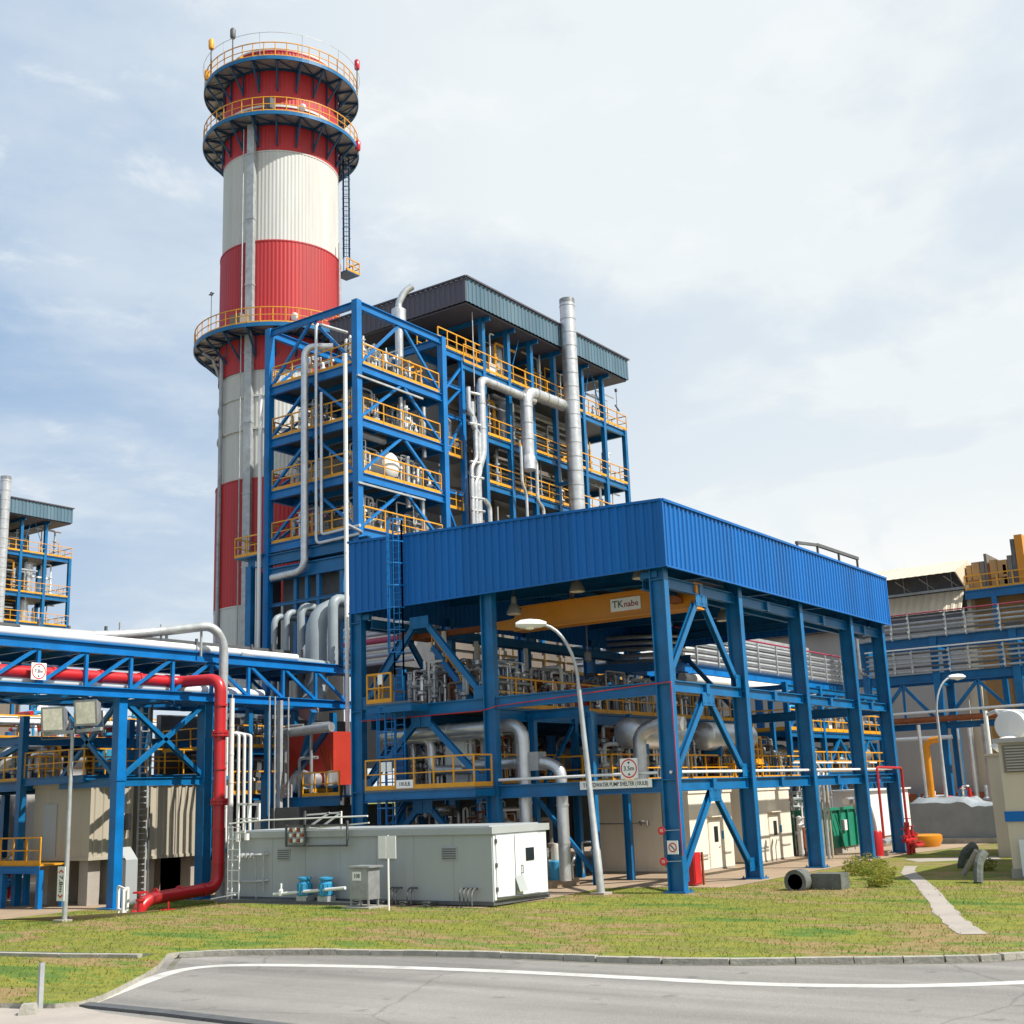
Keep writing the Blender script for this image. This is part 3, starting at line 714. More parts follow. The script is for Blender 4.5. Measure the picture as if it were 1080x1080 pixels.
mb=MB(); mb.box(3.6,5.2,11.2,4.5,6.4,11.9); mb.tube([(4.05,5.8,11.2),(4.05,5.8,9.6)],.03,6); mb.lathe((4.05,5.8,9.2),[(.06,0),(.16,.08),(.16,.4),(.05,.5)],10); obj('hoist',mb,'dark_grey',CR)
# high bay lamps
def bay(x,y,z,l):
    t=thing('high_bay_lamp',l,'lamp',(x,y,z),'high bay lamps under the shelter roof')
    mb=MB(); mb.lathe((x,y,z),[(.34,0),(.33,.08),(.22,.36),(.12,.46),(.11,.75)],18); obj('shade',mb,'lamp_bell',t,True)
    mb=MB(); mb.tube([(x,y,z+.75),(x,y,13.2)],.025,6); obj('hanger',mb,'dark_grey',t)
    mb=MB(); mb.lathe((x,y,z+.02),[(.30,-.03),(.30,0)],18); obj('lens',mb,'lens',t)
for i,(x,y,z) in enumerate([(1.6,7.9,11.3),(4.4,6.7,11.75),(2.0,4.9,11.95),(5.2,2.9,11.95),(1.4,1.5,12.0),(8.5,4.3,11.0),(9.0,1.6,11.0)]):
    bay(x,y,z,['bell lamp hanging beside the inner face of the front middle column','bell lamp hanging just above the left part of the yellow girder','bell lamp hanging clear in front of the yellow crane girder','bell lamp hanging behind the crane maker plate','bell lamp hanging nearest the corner column of the shelter','bell lamp hanging below and behind the middle of the yellow girder','bell lamp hanging behind the girder towards the right side columns'][i])
# ---------------------------------------------------------------- signs
def limit_sign(c,val,label,s=.62,n=(-1,0,0)):
    """square white plate with a red ring, two arrowheads and a height in metres; faces n"""
    c=Vector(c); n=Vector(n); r=Vector((0,0,1)).cross(n).normalized()
    t=thing('height_limit_sign',label,'sign',c-Vector((0,0,s)))
    mb=MB(); mb.bar(c-r*s,c+r*s,.03,2*s) if False else mb.bar(c-Vector((0,0,s)),c+Vector((0,0,s)),2*s if abs(n.y)>.5 else .03,.03 if abs(n.y)>.5 else 2*s,up=(0,1,0))
    obj('plate',mb,'sign_white',t)
    mb=MB(); f=c+n*.02; k=40
    for i in range(k):
        a0,a1=2*PI*i/k,2*PI*(i+1)/k
        q=[f+(r*math.cos(a)+Vector((0,0,1))*math.sin(a))*s*rr for a,rr in((a0,.80),(a1,.80),(a1,.93),(a0,.93))]
        mb.add(q,[(0,1,2,3)])
    obj('ring',mb,'sign_red',t)
    mb=MB()
    for sg in(1,-1):
        mb.add([f+r*(-.16*s)+Vector((0,0,sg*.66*s)),f+r*(.16*s)+Vector((0,0,sg*.66*s)),f+Vector((0,0,sg*.40*s))],[(0,1,2) if sg<0 else (0,2,1)])
    obj('arrows',mb,'sign_black',t)
    text(val,s*.62,f,r,(0,0,1),'sign_black',t)
    return t
limit_sign((-.16,1.62,4.52),'3.5m','white height limit plate with red ring on the front beam of the pump shelter',.38)
limit_sign((-8.3,27.38,9.95),'7.8m','white height limit plate with red ring hung on the pipe bridge',.38,(0,-1,0))
limit_sign((7.62,27.75,4.36),'3.5m','white height limit plate with ring below the orange machine cover',.36)
t=thing('name_sign','long white lettered name board along the front shelter beam','sign',(-.05,2.3,3.7))
mb=MB(); mb.box(-.09,.72,3.80,-.06,3.9,4.12); obj('board',mb,'sign_white',t)
text('T1 FEEDWATER PUMP SHELTER (10ULB)',.215,(-.093,2.31,3.955),(0,-1,0),(0,0,1),'sign_black',t,font_w=.76)

# ---------------------------------------------------------------- grey enclosure in front
E_=thing('equipment_enclosure','long pale grey steel equipment enclosure with a white lit end door','enclosure',(-4.5,10,0))
mb=MB(); mb.box(-6.27,3.7,.18,-2.9,16.75,2.42); 
for y in (5.4,7.2,9,10.8,12.6,14.4): mb.box(-6.285,y-.02,.18,-6.27,y+.02,2.42)
obj('body',mb,'grey_and_shaded_paint',E_)  # same steel as the end, front shade put into the grey
mb=MB(); mb.box(-6.36,3.6,2.42,-2.8,16.85,2.66); mb.box(-6.1,3.9,2.66,-3.1,16.5,2.70); obj('roof',mb,'grey_and_shaded_paint',E_)
mb=MB(); mb.box(-6.3,3.66,.05,-2.85,16.8,.18); obj('shadow_base_frame',mb,'dark_grey',E_)  # base; its dark grey also stands in for the shadow gap below
for y_ in (5.2,8.1,13.4):
    mb=MB(); mb.box(-6.30,y_,1.55,-6.27,y_+.7,2.0); lv_=obj('side_vent',mb,'grey_and_shaded_paint',E_)
    mb=MB()
    for k_ in range(5): mb.box(-6.325,y_+.04,1.60+k_*.08,-6.30,y_+.66,1.63+k_*.08)
    obj('blade',mb,'dark_grey',lv_)
mb=MB(); mb.box(-6.22,3.665,.22,-2.95,3.70,2.40); obj('end_wall',mb,'pale_and_sunlit_paint',E_)  # sunlit end of the same enclosure, light put into the paler paint
d=None
mb=MB(); mb.box(-6.1,3.62,.26,-3.55,3.664,2.36); d=obj('door',mb,'pale_and_sunlit_paint',E_)
mb=MB()
for z_ in (.5,1.3,2.1): mb.box(-6.14,3.60,z_,-6.06,3.66,z_+.14)
obj('hinge',mb,'dark_grey',d)
mb=MB(); mb.box(-5.03,3.612,.28,-5.0,3.619,2.34); mb.box(-6.1,3.612,.26,-3.55,3.619,.29); obj('door_gap',mb,'dark_grey',d)
mb=MB(); mb.box(-4.35,3.595,1.42,-3.85,3.619,1.86); obj('window',mb,'glass',d)
mb=MB(); mb.tube([(-4.65,3.62,1.28),(-4.62,3.56,1.28),(-4.62,3.56,1.02),(-4.65,3.62,1.02)],.022,6); obj('handle',mb,'dark_grey',d)
mb=MB(); mb.box(-5.0,3.58,.42,-4.6,3.62,.85); mb.add([(-5.05,3.42,.42),(-4.55,3.42,.42),(-4.55,3.62,.95),(-5.05,3.62,.95)],[(0,1,2,3)]); obj('vent_hood',mb,'grey_and_shaded_paint',E_)
mb=MB(); mb.tube([(-6.2,3.55,.30),(-2.95,3.55,.24)],.03,6); obj('pipe',mb,'dark_grey',E_)
for y in (6.2,7.25,8.3,9.4):
    mb=MB(); mb.box(-6.9,y-.1,.05,-6.36,y+.1,.16); mb.bar((-6.9,y,.16),(-6.5,y,.16),.3,.04); obj('skid_foot',mb,'dark_grey',E_)
for y0,k in ((4.35,4),(7.05,2),(7.75,3)):
    mb=MB()
    for j in range(k):
        y=y0+j*.17; mb.tube([(-6.75,y-.1,.08),(-6.75,y-.08,.42+.05*j),(-6.5,y,.62),(-6.28,y,.60)],.032,6,.12)
    t=single('cable_loops',mb,'dark_grey','dark cable loops entering the grey enclosure front, '+{4:'nearest its lit end',2:'smallest bunch in the middle',3:'right of the thin white post'}[k],'cables')
# gauge rack hung on the enclosure front
t=thing('gauge_rack','brown gauge panel and cable rack hung on the grey enclosure roof edge','instrument rack',(-6.45,12,2.0))
mb=MB()
for a,b in (((-6.5,13.4,2.1),(-6.5,10.2,2.1)),((-6.5,13.4,2.1),(-6.5,13.4,2.9)),((-6.5,10.2,2.1),(-6.5,10.2,3.0)),((-6.5,12.4,2.1),(-6.5,12.4,3.4)),((-6.5,13.4,2.85),(-6.5,10.2,2.85))): mb.bar(a,b,.07)
obj('frame',mb,'dark_grey',t)
mb=MB(); mb.box(-6.44,12.45,2.2,-6.40,13.3,2.8); obj('panel',mb,'galv',t)
for i in range(4):
    for j in range(3): mb=MB(); mb.lathe((-6.47,12.58+i*.2,2.3+j*.2),[(.075,-.03),(.075,.03)],10,'X'); obj('gauge',mb,'rust' if (i+j)%2 else 'white',t)
mb=MB(); mb.bar((-6.4,12.4,3.25),(-6.4,10.6,3.3),.06); mb.bar((-6.4,12.4,2.75),(-6.4,11.2,3.3),.06); mb.bar((-6.4,11.7,2.75),(-6.4,10.6,3.3),.06);mb.bar((-6.4,10.6,2.7),(-6.4,10.6,3.35),.06); mb.bar((-6.4,12.4,2.72),(-6.4,9.2,2.9),.05); obj('brace_frame',mb,'white',t)
# pipes along the enclosure's left part
mb=MB(); mb.tube([(-6.45,14.7,.4),(-6.45,14.7,2.0)],.03,6); mb.tube([(-6.6,16.2,1.72),(-6.6,14.9,1.78),(-6.27,14.6,1.8)],.05,8,.1); mb.tube([(-6.6,16.2,.75),(-6.6,14.9,.78),(-6.27,14.6,.8)],.05,8,.1); mb.tube([(-6.45,15.1,.1),(-6.45,15.1,1.7)],.02,5)
for y in (15.2,15.45,15.7,15.95): mb.lathe((-6.6,y,1.75),[(.11,-.03),(.11,.03)],10,'Y')
single('pipe_stubs',mb,'galv','pair of flanged grey pipes stubbing into the left front of the grey enclosure','pipes')
t=thing('pipe_stand','white ladder like pipe frame at the left end of the grey enclosure','pipe frame',(-6.7,16.9,-.3))
mb=MB()
for y in(15.75,16.15,16.4): mb.bar((-6.75,y,0),(-6.75,y,2.9),.045)
for z in (.35,.8,1.2,1.6,2.0,2.4,2.85): mb.bar((-6.75,15.75,z),(-6.75,16.4,z),.035)
obj('frame',mb,'white',t)
mb=MB(); mb.tube([(-6.7,16.4,3.0),(-6.7,14.4,3.1),(-6.7,9.0,3.15)],.035,6); mb.tube([(-6.7,16.0,2.65),(-6.7,15.5,2.65),(-6.7,15.5,3.1)],.04,6); mb.tube([(-6.8,17.3,.1),(-6.9,15.8,.3)],.03,6); mb.tube([(-6.6,15.5,2.35),(-6.6,15.5,2.6)],.1,8); mb.tube([(-6.6,16.0,2.3),(-6.6,16.0,2.6)],.1,8)
obj('pipework',mb,'white',t)
mb=MB(); mb.box(-6.9,14.6,3.15,-6.85,15.8,3.2); 
for y in(14.6,15.2,15.8): mb.bar((-6.8,y,3.1),(-6.8,y,3.75),.08)
mb.bar((-6.8,14.6,3.7),(-6.8,15.8,3.75),.08); obj('top_frame',mb,'white',t)
# kerb plinth
mb=MB(); mb.box(-7.0,9.2,.0,-6.36,16.9,.12); single('low_plinth',mb,'dark_grey','low dark plinth along the left foot of the grey enclosure','plinth')
# blue motors
def motor(y,l):
    t=thing('motor_pump',l,'pump',(-6.75,y,.12),'pair of blue motor pumps')
    mb=MB(); mb.lathe((-6.75,y,.3),[(.22,0),(.27,.04),(.27,.46),(.20,.52),(.20,.58),(.27,.60),(.27,.66),(.1,.70)],16); obj('motor',mb,'valve_blue',t,True)
    mb=MB()
    for k in range(12):
        a=2*PI*k/12; mb.bar((-6.75+.28*math.cos(a),y+.28*math.sin(a),.36),(-6.75+.28*math.cos(a),y+.28*math.sin(a),.74),.03)
    obj('fins',mb,'valve_blue',t)
    mb=MB(); mb.box(-6.95,y-.25,.11,-6.5,y+.25,.31); obj('base',mb,'galv',t)
motor(12.15,'blue finned motor pump, further from the stainless cabinet'); motor(11.05,'blue finned motor pump, nearer the stainless cabinet')
mb=MB(); mb.tube([(-6.95,13.6,.34),(-6.95,9.9,.62)],.06,8); mb.lathe((-6.95,13.2,.3),[(.1,0),(.1,.2),(.04,.25),(.04,.45)],8); single('white_pipe',mb,'white','white sloping pipe passing in front of the two blue motor pumps','pipe')
# stainless cabinet
t=thing('junction_cabinet','stainless steel cabinet on legs with a small number plate, in front of the grey enclosure','cabinet',(-7.5,8.5,0))
mb=MB(); mb.box(-7.75,8.05,.30,-7.15,8.95,1.38); obj('body',mb,'dull_silver',t)
mb=MB(); mb.box(-7.82,7.95,1.38,-7.05,9.02,1.44); obj('cap',mb,'dull_silver',t)
mb=MB(); mb.box(-7.77,8.09,.34,-7.752,8.91,1.34); dd=obj('door',mb,'dull_silver',t)
mb=MB(); mb.box(-7.785,8.36,.95,-7.772,8.78,1.25); pl=obj('number_plate',mb,'sign_white',dd); text('108',.2,(-7.787,8.57,1.1),(0,-1,0),(0,0,1),'sign_black',t)
for a in(-7.7,-7.2):
    for b in(8.1,8.9): mb=MB(); mb.bar((a,b,0),(a,b,.31),.06); obj('leg',mb,'dull_silver',t)
mb=MB(); mb.box(-7.95,7.85,-.02,-6.95,9.15,.06); obj('footing',mb,'kerb',t)
# sign post seen from behind
t=thing('sign_post','thin white post carrying two blank white plates side by side on the grass','sign post',(-8.05,6.85,0))
mb=MB(); mb.tube([(-8.05,6.85,0),(-8.05,6.85,2.5)],.035,8); obj('post',mb,'white',t)
for y in(7.07,6.63): mb=MB(); mb.box(-8.11,y-.18,1.72,-8.09,y+.18,2.48); obj('plate',mb,'sign_white',t)
# junk pump skid between enclosure and lamp
t=thing('dosing_skid','white cylinder and blue bucket with valves on a beige plinth by the street lamp','pump skid',(2,7.2,0))
mb=MB(); mb.box(.9,6.1,.0,3.0,8.6,.30); obj('plinth',mb,'paving',t)
mb=MB(); mb.tube([(1.0,8.6,1.5),(1.1,8.0,.9),(1.2,7.2,.62),(1.2,6.6,.6)],.30,14,.4); obj('drum',mb,'white',t,True)
mb=MB(); mb.lathe((1.6,6.3,.3),[(.28,0),(.30,.7),(.25,.75)],14); obj('bucket',mb,'valve_blue',t,True)
mb=MB(); mb.lathe((2.1,6.5,.3),[(.3,0),(.3,1.2),(.2,1.4)],14); obj('canister',mb,'beige',t,True)
mb=MB()
for k in range(13):
    y=5.9+k*.24; mb.tube([(2.2,y,.3),(2.2,y,.9+.3*(k%3)),(2.6,y+.1,1.2+.2*(k%2))],.05,6); mb.lathe((2.2,y,.8),[(.1,0),(.1,.08)],8)
obj('valves',mb,'galv',t)
# beige cabins
def cabin(x0,x1,l):
    t=thing('equipment_cabin',l,'cabin',(x0,4.2,0),'beige cabins in the shelter')
    y0,y1=4.2,9.0 if x0<10 else 8.4
    zt=3.48
    mb=MB(); mb.box(x0,y0,.08,x1,y1,zt); mb.box(x0-.06,y0-.06,zt,x1+.06,y1+.06,zt+.10); obj('body',mb,'beige',t)
    mb=MB(); mb.box(x0-.03,y0-.03,.0,x1+.03,y1+.03,.09); obj('base',mb,'concrete',t)
    dx=x0+(x1-x0)*.42
    mb=MB(); mb.box(dx,y0-.045,.1,dx+1.1,y0-.002,2.25); mb.box(dx-.06,y0-.035,.1,dx,y0-.004,2.33); mb.box(dx+1.1,y0-.035,.1,dx+1.16,y0-.004,2.33); d=obj('door',mb,'beige',t)
    mb=MB(); mb.box(dx+.45,y0-.06,1.25,dx+.85,y0-.046,1.95); obj('window',mb,'glass',d)
    mb=MB(); mb.tube([(dx+1.0,y0-.05,1.05),(dx+1.0,y0-.1,1.05),(dx+.85,y0-.1,1.05)],.02,6); obj('handle',mb,'galv',d)
    mb=MB(); mb.box(dx-.05,y0-.25,2.38,dx+1.2,y0,2.42); obj('drip_hood',mb,'beige',t)
    mb=MB(); mb.box(dx+1.32,y0-.04,1.35,dx+1.5,y0-.002,1.7); obj('notice',mb,'valve_blue',t)
    mb=MB(); mb.bar((x0+.5,y0-.06,.75),(dx-.2,y0-.06,.75),.03); mb.bar((x0+.5,y0-.06,.6),(dx-.2,y0-.06,.6),.03); mb.bar((dx+1.3,y0-.06,.75),(x1-.3,y0-.06,.75),.03); obj('conduit',mb,'galv',t)
cabin(9.4,13.75,'beige walk in cabin with a sunlit door, nearest the shelter corner column'); cabin(15.9,20.75,'beige walk in cabin with a sunlit door, further along behind the next column')
t=thing('wall_tap','small grey pipe stub with a valve on the shaded end of the nearest beige cabin','valve',(9.3,6,2.1))
mb=MB(); mb.tube([(9.15,9.2,2.25),(9.15,6.2,2.22)],.035,6); mb.lathe((9.15,6.6,2.22),[(.09,-.06),(.09,.06)],8,'Y'); mb.lathe((9.15,6.2,2.22),[(.14,-.03),(.14,.03)],10,'Y'); obj('stub',mb,'dull_silver',t); mb=MB(); mb.lathe((9.05,6.45,2.32),[(.12,0),(.12,.03)],10); obj('handwheel',mb,'galv',t)
# round hose tags and plates on the corner column
def hoop(z,l):
    t=thing('round_sign',l,'sign',(-.2,.3,z-.2),'round red plates on the corner column')
    mb=MB(); mb.lathe((-.22,.36,z),[(.15,-.015),(.15,.015)],20,'X'); obj('disc',mb,'sign_red',t)
    text('15',.16,(-.24,.36,z),(0,-1,0),(0,0,1),'sign_white',t)
    mb=MB(); mb.bar((-.2,.3,z),(-.2,-.36,z+.02),.025); obj('bracket',mb,'galv',t)
hoop(2.22,'upper of two round red plates on the corner column'); hoop(1.12,'lower of two round red plates on the corner column')
t=thing('warning_plate','square white plate with dark red ring between the corner column round red plates','sign',(-.2,0,1.4))
mb=MB(); mb.box(-.22,-.28,1.38,-.2,.16,1.86); obj('plate',mb,'sign_white',t)
mb=MB(); mb.annulus((0,0),.13,.17,-.004,.004,24); mb.v=[(-.226-z,-.06+x,1.62+y) for x,y,z in mb.v]; obj('ring',mb,'sign_red',t)
mb=MB(); mb.bar((-.226,.02,1.70),(-.226,-.14,1.54),.03); obj('mark',mb,'sign_black',t)
# red cabinet by the near cabin
t=thing('fire_cabinet','red fire cabinet standing on the paving behind the corner column','fire cabinet',(3.2,.9,0))
mb=MB(); mb.box(2.9,.75,.05,3.5,1.15,1.25); obj('box',mb,'fire_red',t); mb=MB(); mb.box(2.95,.72,.1,3.45,.748,1.2); obj('door',mb,'fire_red',t)
mb=MB(); mb.bar((3.55,.7,0),(3.55,.7,1.25),.08); obj('post',mb,'rust',t)

# ---------------------------------------------------------------- right end of the shelter
t=thing('waste_skip','green steel skip with ribs behind the fourth side column','skip',(25,3.2,0))
mb=MB(); pr=[(22.4,.35),(27.2,.35),(27.6,2.35),(22.2,2.35)]; n=4
mb.v=[(x,2.9,z) for x,z in pr]+[(x,4.9,z) for x,z in pr]; mb.f=[(0,3,2,1)[::-1],(4,5,6,7)[::-1]]+[(i,4+i,4+(i+1)%4,(i+1)%4) for i in range(4)]
obj('bin',mb,'skip_green',t)
mb=MB()
for x in (22.8,24.0,25.2,26.4): mb.box(x,2.78,.35,x+.12,2.9,2.3)
mb.box(22.1,2.76,2.28,27.7,2.9,2.42); mb.bar((23.2,2.72,2.1),(24.2,2.72,.2),.06); obj('rib',mb,'skip_green',t)
mb=MB(); mb.box(24.4,2.75,1.2,24.9,2.89,1.75); obj('plate',mb,'white',t)
mb=MB(); mb.box(22.6,3,.0,27,4.8,.36); obj('base',mb,'concrete',t)
for q in (0,.55):
    mb=MB(); mb.tube([(21.6,.9+q,2.75),(22.9,.9+q,2.8),(23.6,.9+q,1.7),(23.8,.9+q,.75),(24.6,.9+q,.5),(27,.9+q,.5)],.19,12,.7,6)
    single('bent_pipe',mb,'silver','thick silver S bend pipe by the last side columns, '+('inner one' if q else 'outer one nearest the grass'),'pipe','S bend pipes by the last columns',smooth=True)
t=thing('fire_hydrant','red fire hydrant manifold with valves at the foot of the last side column','hydrant',(23.9,-.9,0))
mb=MB(); mb.tube([(23.60,-.9,0),(23.60,-.9,1.6)],.14,10); mb.tube([(23.00,-.9,.7),(24.80,-.9,.7)],.12,10); mb.tube([(23.10,-1.3,.4),(24.60,-1.3,.4)],.1,10); mb.tube([(24.30,-.9,0),(24.30,-.9,1.2)],.1,10)
for x in(23.10,23.60,24.30,24.70): mb.lathe((x,-.9,.9),[(.17,-.05),(.17,.05)],10); mb.lathe((x,-1.2,.55),[(.15,-.04),(.15,.04)],10)
obj('body',mb,'fire_red',t,True)
for x,z in((23.20,1.25),(24.30,1.35),(24.70,1.0),(23.80,1.75)):
    mb=MB(); mb.tube([(x,-.9,z-.4),(x,-.9,z)],.035,6); mb.annulus((x,-.9),.12,.17,z,z+.04,16); mb.bar((x-.15,-.9,z+.02),(x+.15,-.9,z+.02),.03); obj('handwheel',mb,'fire_red',t)
mb=MB(); mb.tube([(24.75,-.55,1.5),(24.75,-.55,4.35),(21.0,-.55,4.4),(21.0,-.55,.9)],.07,8,.2); single('fire_pipe',mb,'fire_red','thin red fire pipe looping between the last two side columns','pipe',smooth=True)
mb=MB(); mb.lathe((22.0,.2,.0),[(.32,0),(.32,1.15),(.26,1.25)],18); single('red_drum',mb,'fire_red','red drum standing right beside the fourth side column','drum',smooth=True)
t=thing('white_shed','plain white shed block behind the last side column','shed',(36,5,0))
mb=MB(); mb.box(34.6,5,.35,42.5,10,3.15); obj('wall',mb,'white',t); mb=MB(); mb.box(34.4,4.8,3.15,42.7,10.2,3.25); obj('roof',mb,'pale_and_sunlit_paint',t); mb=MB(); mb.box(34.7,5.1,0,42.4,9.9,.35); obj('base',mb,'concrete',t)
mb=MB(); mb.lathe((30.6,.6,0),[(.9,0),(1.1,.35),(1.1,.62),(1.0,.68)],24); single('yellow_dish',mb,'crane_yellow','low yellow round cover on the ground near the red hydrant','cover',smooth=True)

# ---------------------------------------------------------------- lamp posts
def street_lamp(b,Hh,az,l,lean=(0,0)):
    t=thing('street_lamp',l,'street lamp',b,'single arm street lamps')
    x,y,z=b; d=Vector((math.cos(az),math.sin(az),0))
    tp=Vector((x+lean[0],y+lean[1],z+Hh*.76))
    mb=MB(); B=Vector(b)
    n=12
    mb.lathe((0,0,0),[(.15,0),(.15,1.6),(.125,1.65),(.105,Hh*.5),(.085,Hh*.76)],12); 
    mb.v=[(x+px+lean[0]*(pz/(Hh*.76)),y+py+lean[1]*(pz/(Hh*.76)),z+pz) for px,py,pz in mb.v]; obj('post',mb,'galv',t,True)
    mb=MB(); pts=[tp]; 
    for k in range(1,9):
        a=k/8*PI/2*.92; pts.append(tp+d*(1.55*(1-math.cos(a)))*.92+Vector((0,0,Hh*.24*math.sin(a))))
    mb.tube(pts,.065,10); obj('arm',mb,'galv',t,True)
    e=pts[-1]; 
    mb=MB(); sec=[(0,.10,.09),(.25,.20,.18),(.65,.27,.22),(1.0,.25,.19),(1.2,.12,.09)]; sdv=Vector((-d.y,d.x,0)); o_=[]
    for s_,w,h in sec:
        for k in range(10):
            a=2*PI*k/10; hh=h if math.sin(a)>0 else h*.8
            mb.v.append(tuple(e+d*(s_-.1)+sdv*(w*math.cos(a))+Vector((0,0,hh*math.sin(a)+.03))))
    for i in range(4):
        for k in range(10): mb.f.append((i*10+k,i*10+(k+1)%10,(i+1)*10+(k+1)%10,(i+1)*10+k))
    mb.f.append(tuple(range(10))[::-1]); mb.f.append(tuple(range(40,50)))
    obj('head',mb,'white',t,True)
    mb=MB(); c=e+d*.55; mb.lathe((c.x,c.y,c.z-.14),[(.03,-.05),(.16,-.02),(.2,.05)],14); obj('lens',mb,'lens',t,True)
    mb=MB(); mb.box(x-.3,y-.3,z-.02,x+.3,y+.3,z+.08); obj('footing',mb,'concrete',t)
street_lamp((-1.0,2.62,.0),10.15,R(128),'tall grey street lamp with its head in front of the shelter opening',(.0,.55))
street_lamp((40.8,2.0,.01),10.2,R(-42),'distant street lamp with a bent arm right of the shelter, near the yellow pipe')
# ---------------------------------------------------------------- flood light mast
g0=gz(-8.7,24.2); bx,by=-8.35,24.6
t=thing('floodlight_mast','slim pale mast with a crossbar carrying two square floodlights','floodlight mast',(bx,by,g0))
mb=MB(); mb.lathe((bx,by,0),[(.11,g0),(.10,1.5),(.07,7.15)],12); obj('mast',mb,'galv',t,True)
mb=MB(); mb.bar((bx,by+2.0,7.08),(bx,by-2.0,7.1),.12,.14); obj('crossbar',mb,'galv',t)
for i,(yy,zz) in enumerate(((by+1.30,7.72),(by-1.05,7.85))):
    q=MB(); q.add([(-.22,-.55,-.55),(-.22,.55,-.55),(-.22,.55,.55),(-.22,-.55,.55),(.35,-.40,-.36),(.35,.40,-.36),(.35,.40,.36),(.35,-.40,.36)],[(0,1,2,3),(7,6,5,4),(0,4,5,1),(1,5,6,2),(2,6,7,3),(3,7,4,0)])
    w=Matrix.Translation((bx,yy,zz))@Matrix.Rotation(R(22 if i else 26),4,'Z')@Matrix.Rotation(R(-8),4,'Y')
    def tr(m): m.v=[tuple(w@Vector(p)) for p in m.v]; return m
    fl=obj('floodlight',tr(q),'dull_silver',t)
    q=MB(); q.add([(-.225,-.46,-.46),(-.225,.46,-.46),(-.225,.46,.46),(-.225,-.46,.46)],[(0,3,2,1)]); obj('lens',tr(q),'lens',fl)
    q=MB(); q.bar((0,-.66,-.9),(0,-.66,.05),.06,.05); q.bar((0,.66,-.9),(0,.66,.05),.06,.05); q.bar((0,-.66,-.88),(0,.66,-.88),.07,.05); obj('yoke',tr(q),'dark_grey',fl)
mb=MB(); mb.box(bx-.19,by-.15,g0+.85,bx-.16,by+.35,g0+2.25); pl=obj('sign_plate',mb,'sign_white',t)
text('7.8m',.36,(bx-.193,by+.1,g0+1.55),(0,0,-1),(0,-1,0),'sign_black',t)
mb=MB()
for z,sg in((g0+2.1,1),(g0+1.0,-1)): mb.bar((bx-.195,by+.25,z-sg*.1),(bx-.195,by+.1,z),.012,.06); mb.bar((bx-.195,by-.05,z-sg*.1),(bx-.195,by+.1,z),.012,.06)
obj('arrow_mark',mb,'sign_red',t)
mb=MB(); mb.box(bx-.35,by-.35,g0-.1,bx+.35,by+.35,g0+.1); obj('footing',mb,'concrete',t)
# ---------------------------------------------------------------- chimney
cxx,cyy,CRD=30.0,51.6,5.11
CH=thing('chimney','tall round chimney in broad red and white bands with three ring platforms','chimney',(cxx,cyy,0))
bands=[(0,19.1,5.28,'stack_white','white band at the foot'),(19.1,29.4,5.30,'stack_red','lowest red band'),(29.4,38.6,5.14,'stack_white','middle white band'),(38.6,50.1,5.24,'stack_red','tallest red band'),(50.1,58.5,5.08,'stack_white','upper white band'),(58.5,68.15,5.11,'stack_red','topmost red band')]
for z0,z1,r,m,l in bands:
    mb=MB(); n=400; o=0
    for z in (z0,z1):
        for k in range(n):
            a=2*PI*k/n; rr=r-(.022 if k%4<2 else 0); mb.v.append((cxx+rr*math.cos(a),cyy+rr*math.sin(a),z))
    for k in range(n): mb.f.append((k,(k+1)%n,n+(k+1)%n,n+k))
    mb.annulus((cxx,cyy),r-.5,r+.03,z1-.12,z1,64)
    obj('shell_band',mb,m,CH,False,l)
mb=MB(); mb.annulus((cxx,cyy),5.12,5.27,33.5,33.7,64); mb.annulus((cxx,cyy),5.12,5.24,36.3,36.45,64); mb.annulus((cxx,cyy),5.1,5.18,62.6,62.8,64); obj('stiffener',mb,'stack_white',CH)
mb=MB(); mb.annulus((cxx,cyy),4.2,4.9,66.4,68.5,48); obj('liner',mb,'stack_white',CH)
def polar(a,r,z): return (cxx+r*math.cos(a),cyy+r*math.sin(a),z)
for i,(z,ro) in enumerate(((41.85,7.3),(61.15,6.9),(66.4,6.9))):
    p=obj('ring_platform',MB().annulus((cxx,cyy),5.15,ro,z-.1,z,72),'dull_silver',CH)
    mb=MB(); mb.annulus((cxx,cyy),5.14,5.26,z-.3,z+.02,72); 
    for k in range(20):
        a=2*PI*k/20+.1; mb.bar(polar(a,5.2,z-.2),polar(a,ro,z-.2),.13,.2)
    obj('frame',mb,'navy_steel',p)
    mb=MB()
    for k in range(20):
        a=2*PI*k/20+.1; mb.bar(polar(a,ro-.15,z-.3),polar(a,5.18,z-2.1),.14); 
        mb.bar(polar(a,5.2,z-.3),polar(a,5.2,z-2.3),.12)
        if i!=1 or True:
            mb.bar(polar(a,ro-.1,z-.25),polar(a+.314,5.3,z-.25),.09)
    obj('bracket',mb,'navy_steel',p)
    mb=MB(); mb.annulus((cxx,cyy),ro-.04,ro+.05,z-.30,z+.04,72); obj('edge_beam',mb,'steel_blue',p)
    mb=MB(); n=44; ring=[polar(2*PI*k/n,ro-.03,z) for k in range(n+1)]
    mb.rail(ring,1.35,3,.035); obj('guard_rail',mb,'yellow',p)
# thin outrigger line above the top platform
mb=MB(); n=48; ring=[polar(2*PI*k/n,7.05,68.6) for k in range(n+1)]
for a,b in zip(ring,ring[1:]): mb.bar(a,b,.03)
for k in range(0,n,4): mb.bar(polar(2*PI*k/n,6.9,66.4),ring[k],.035)
obj('lightning_ring',mb,'galv',CH)
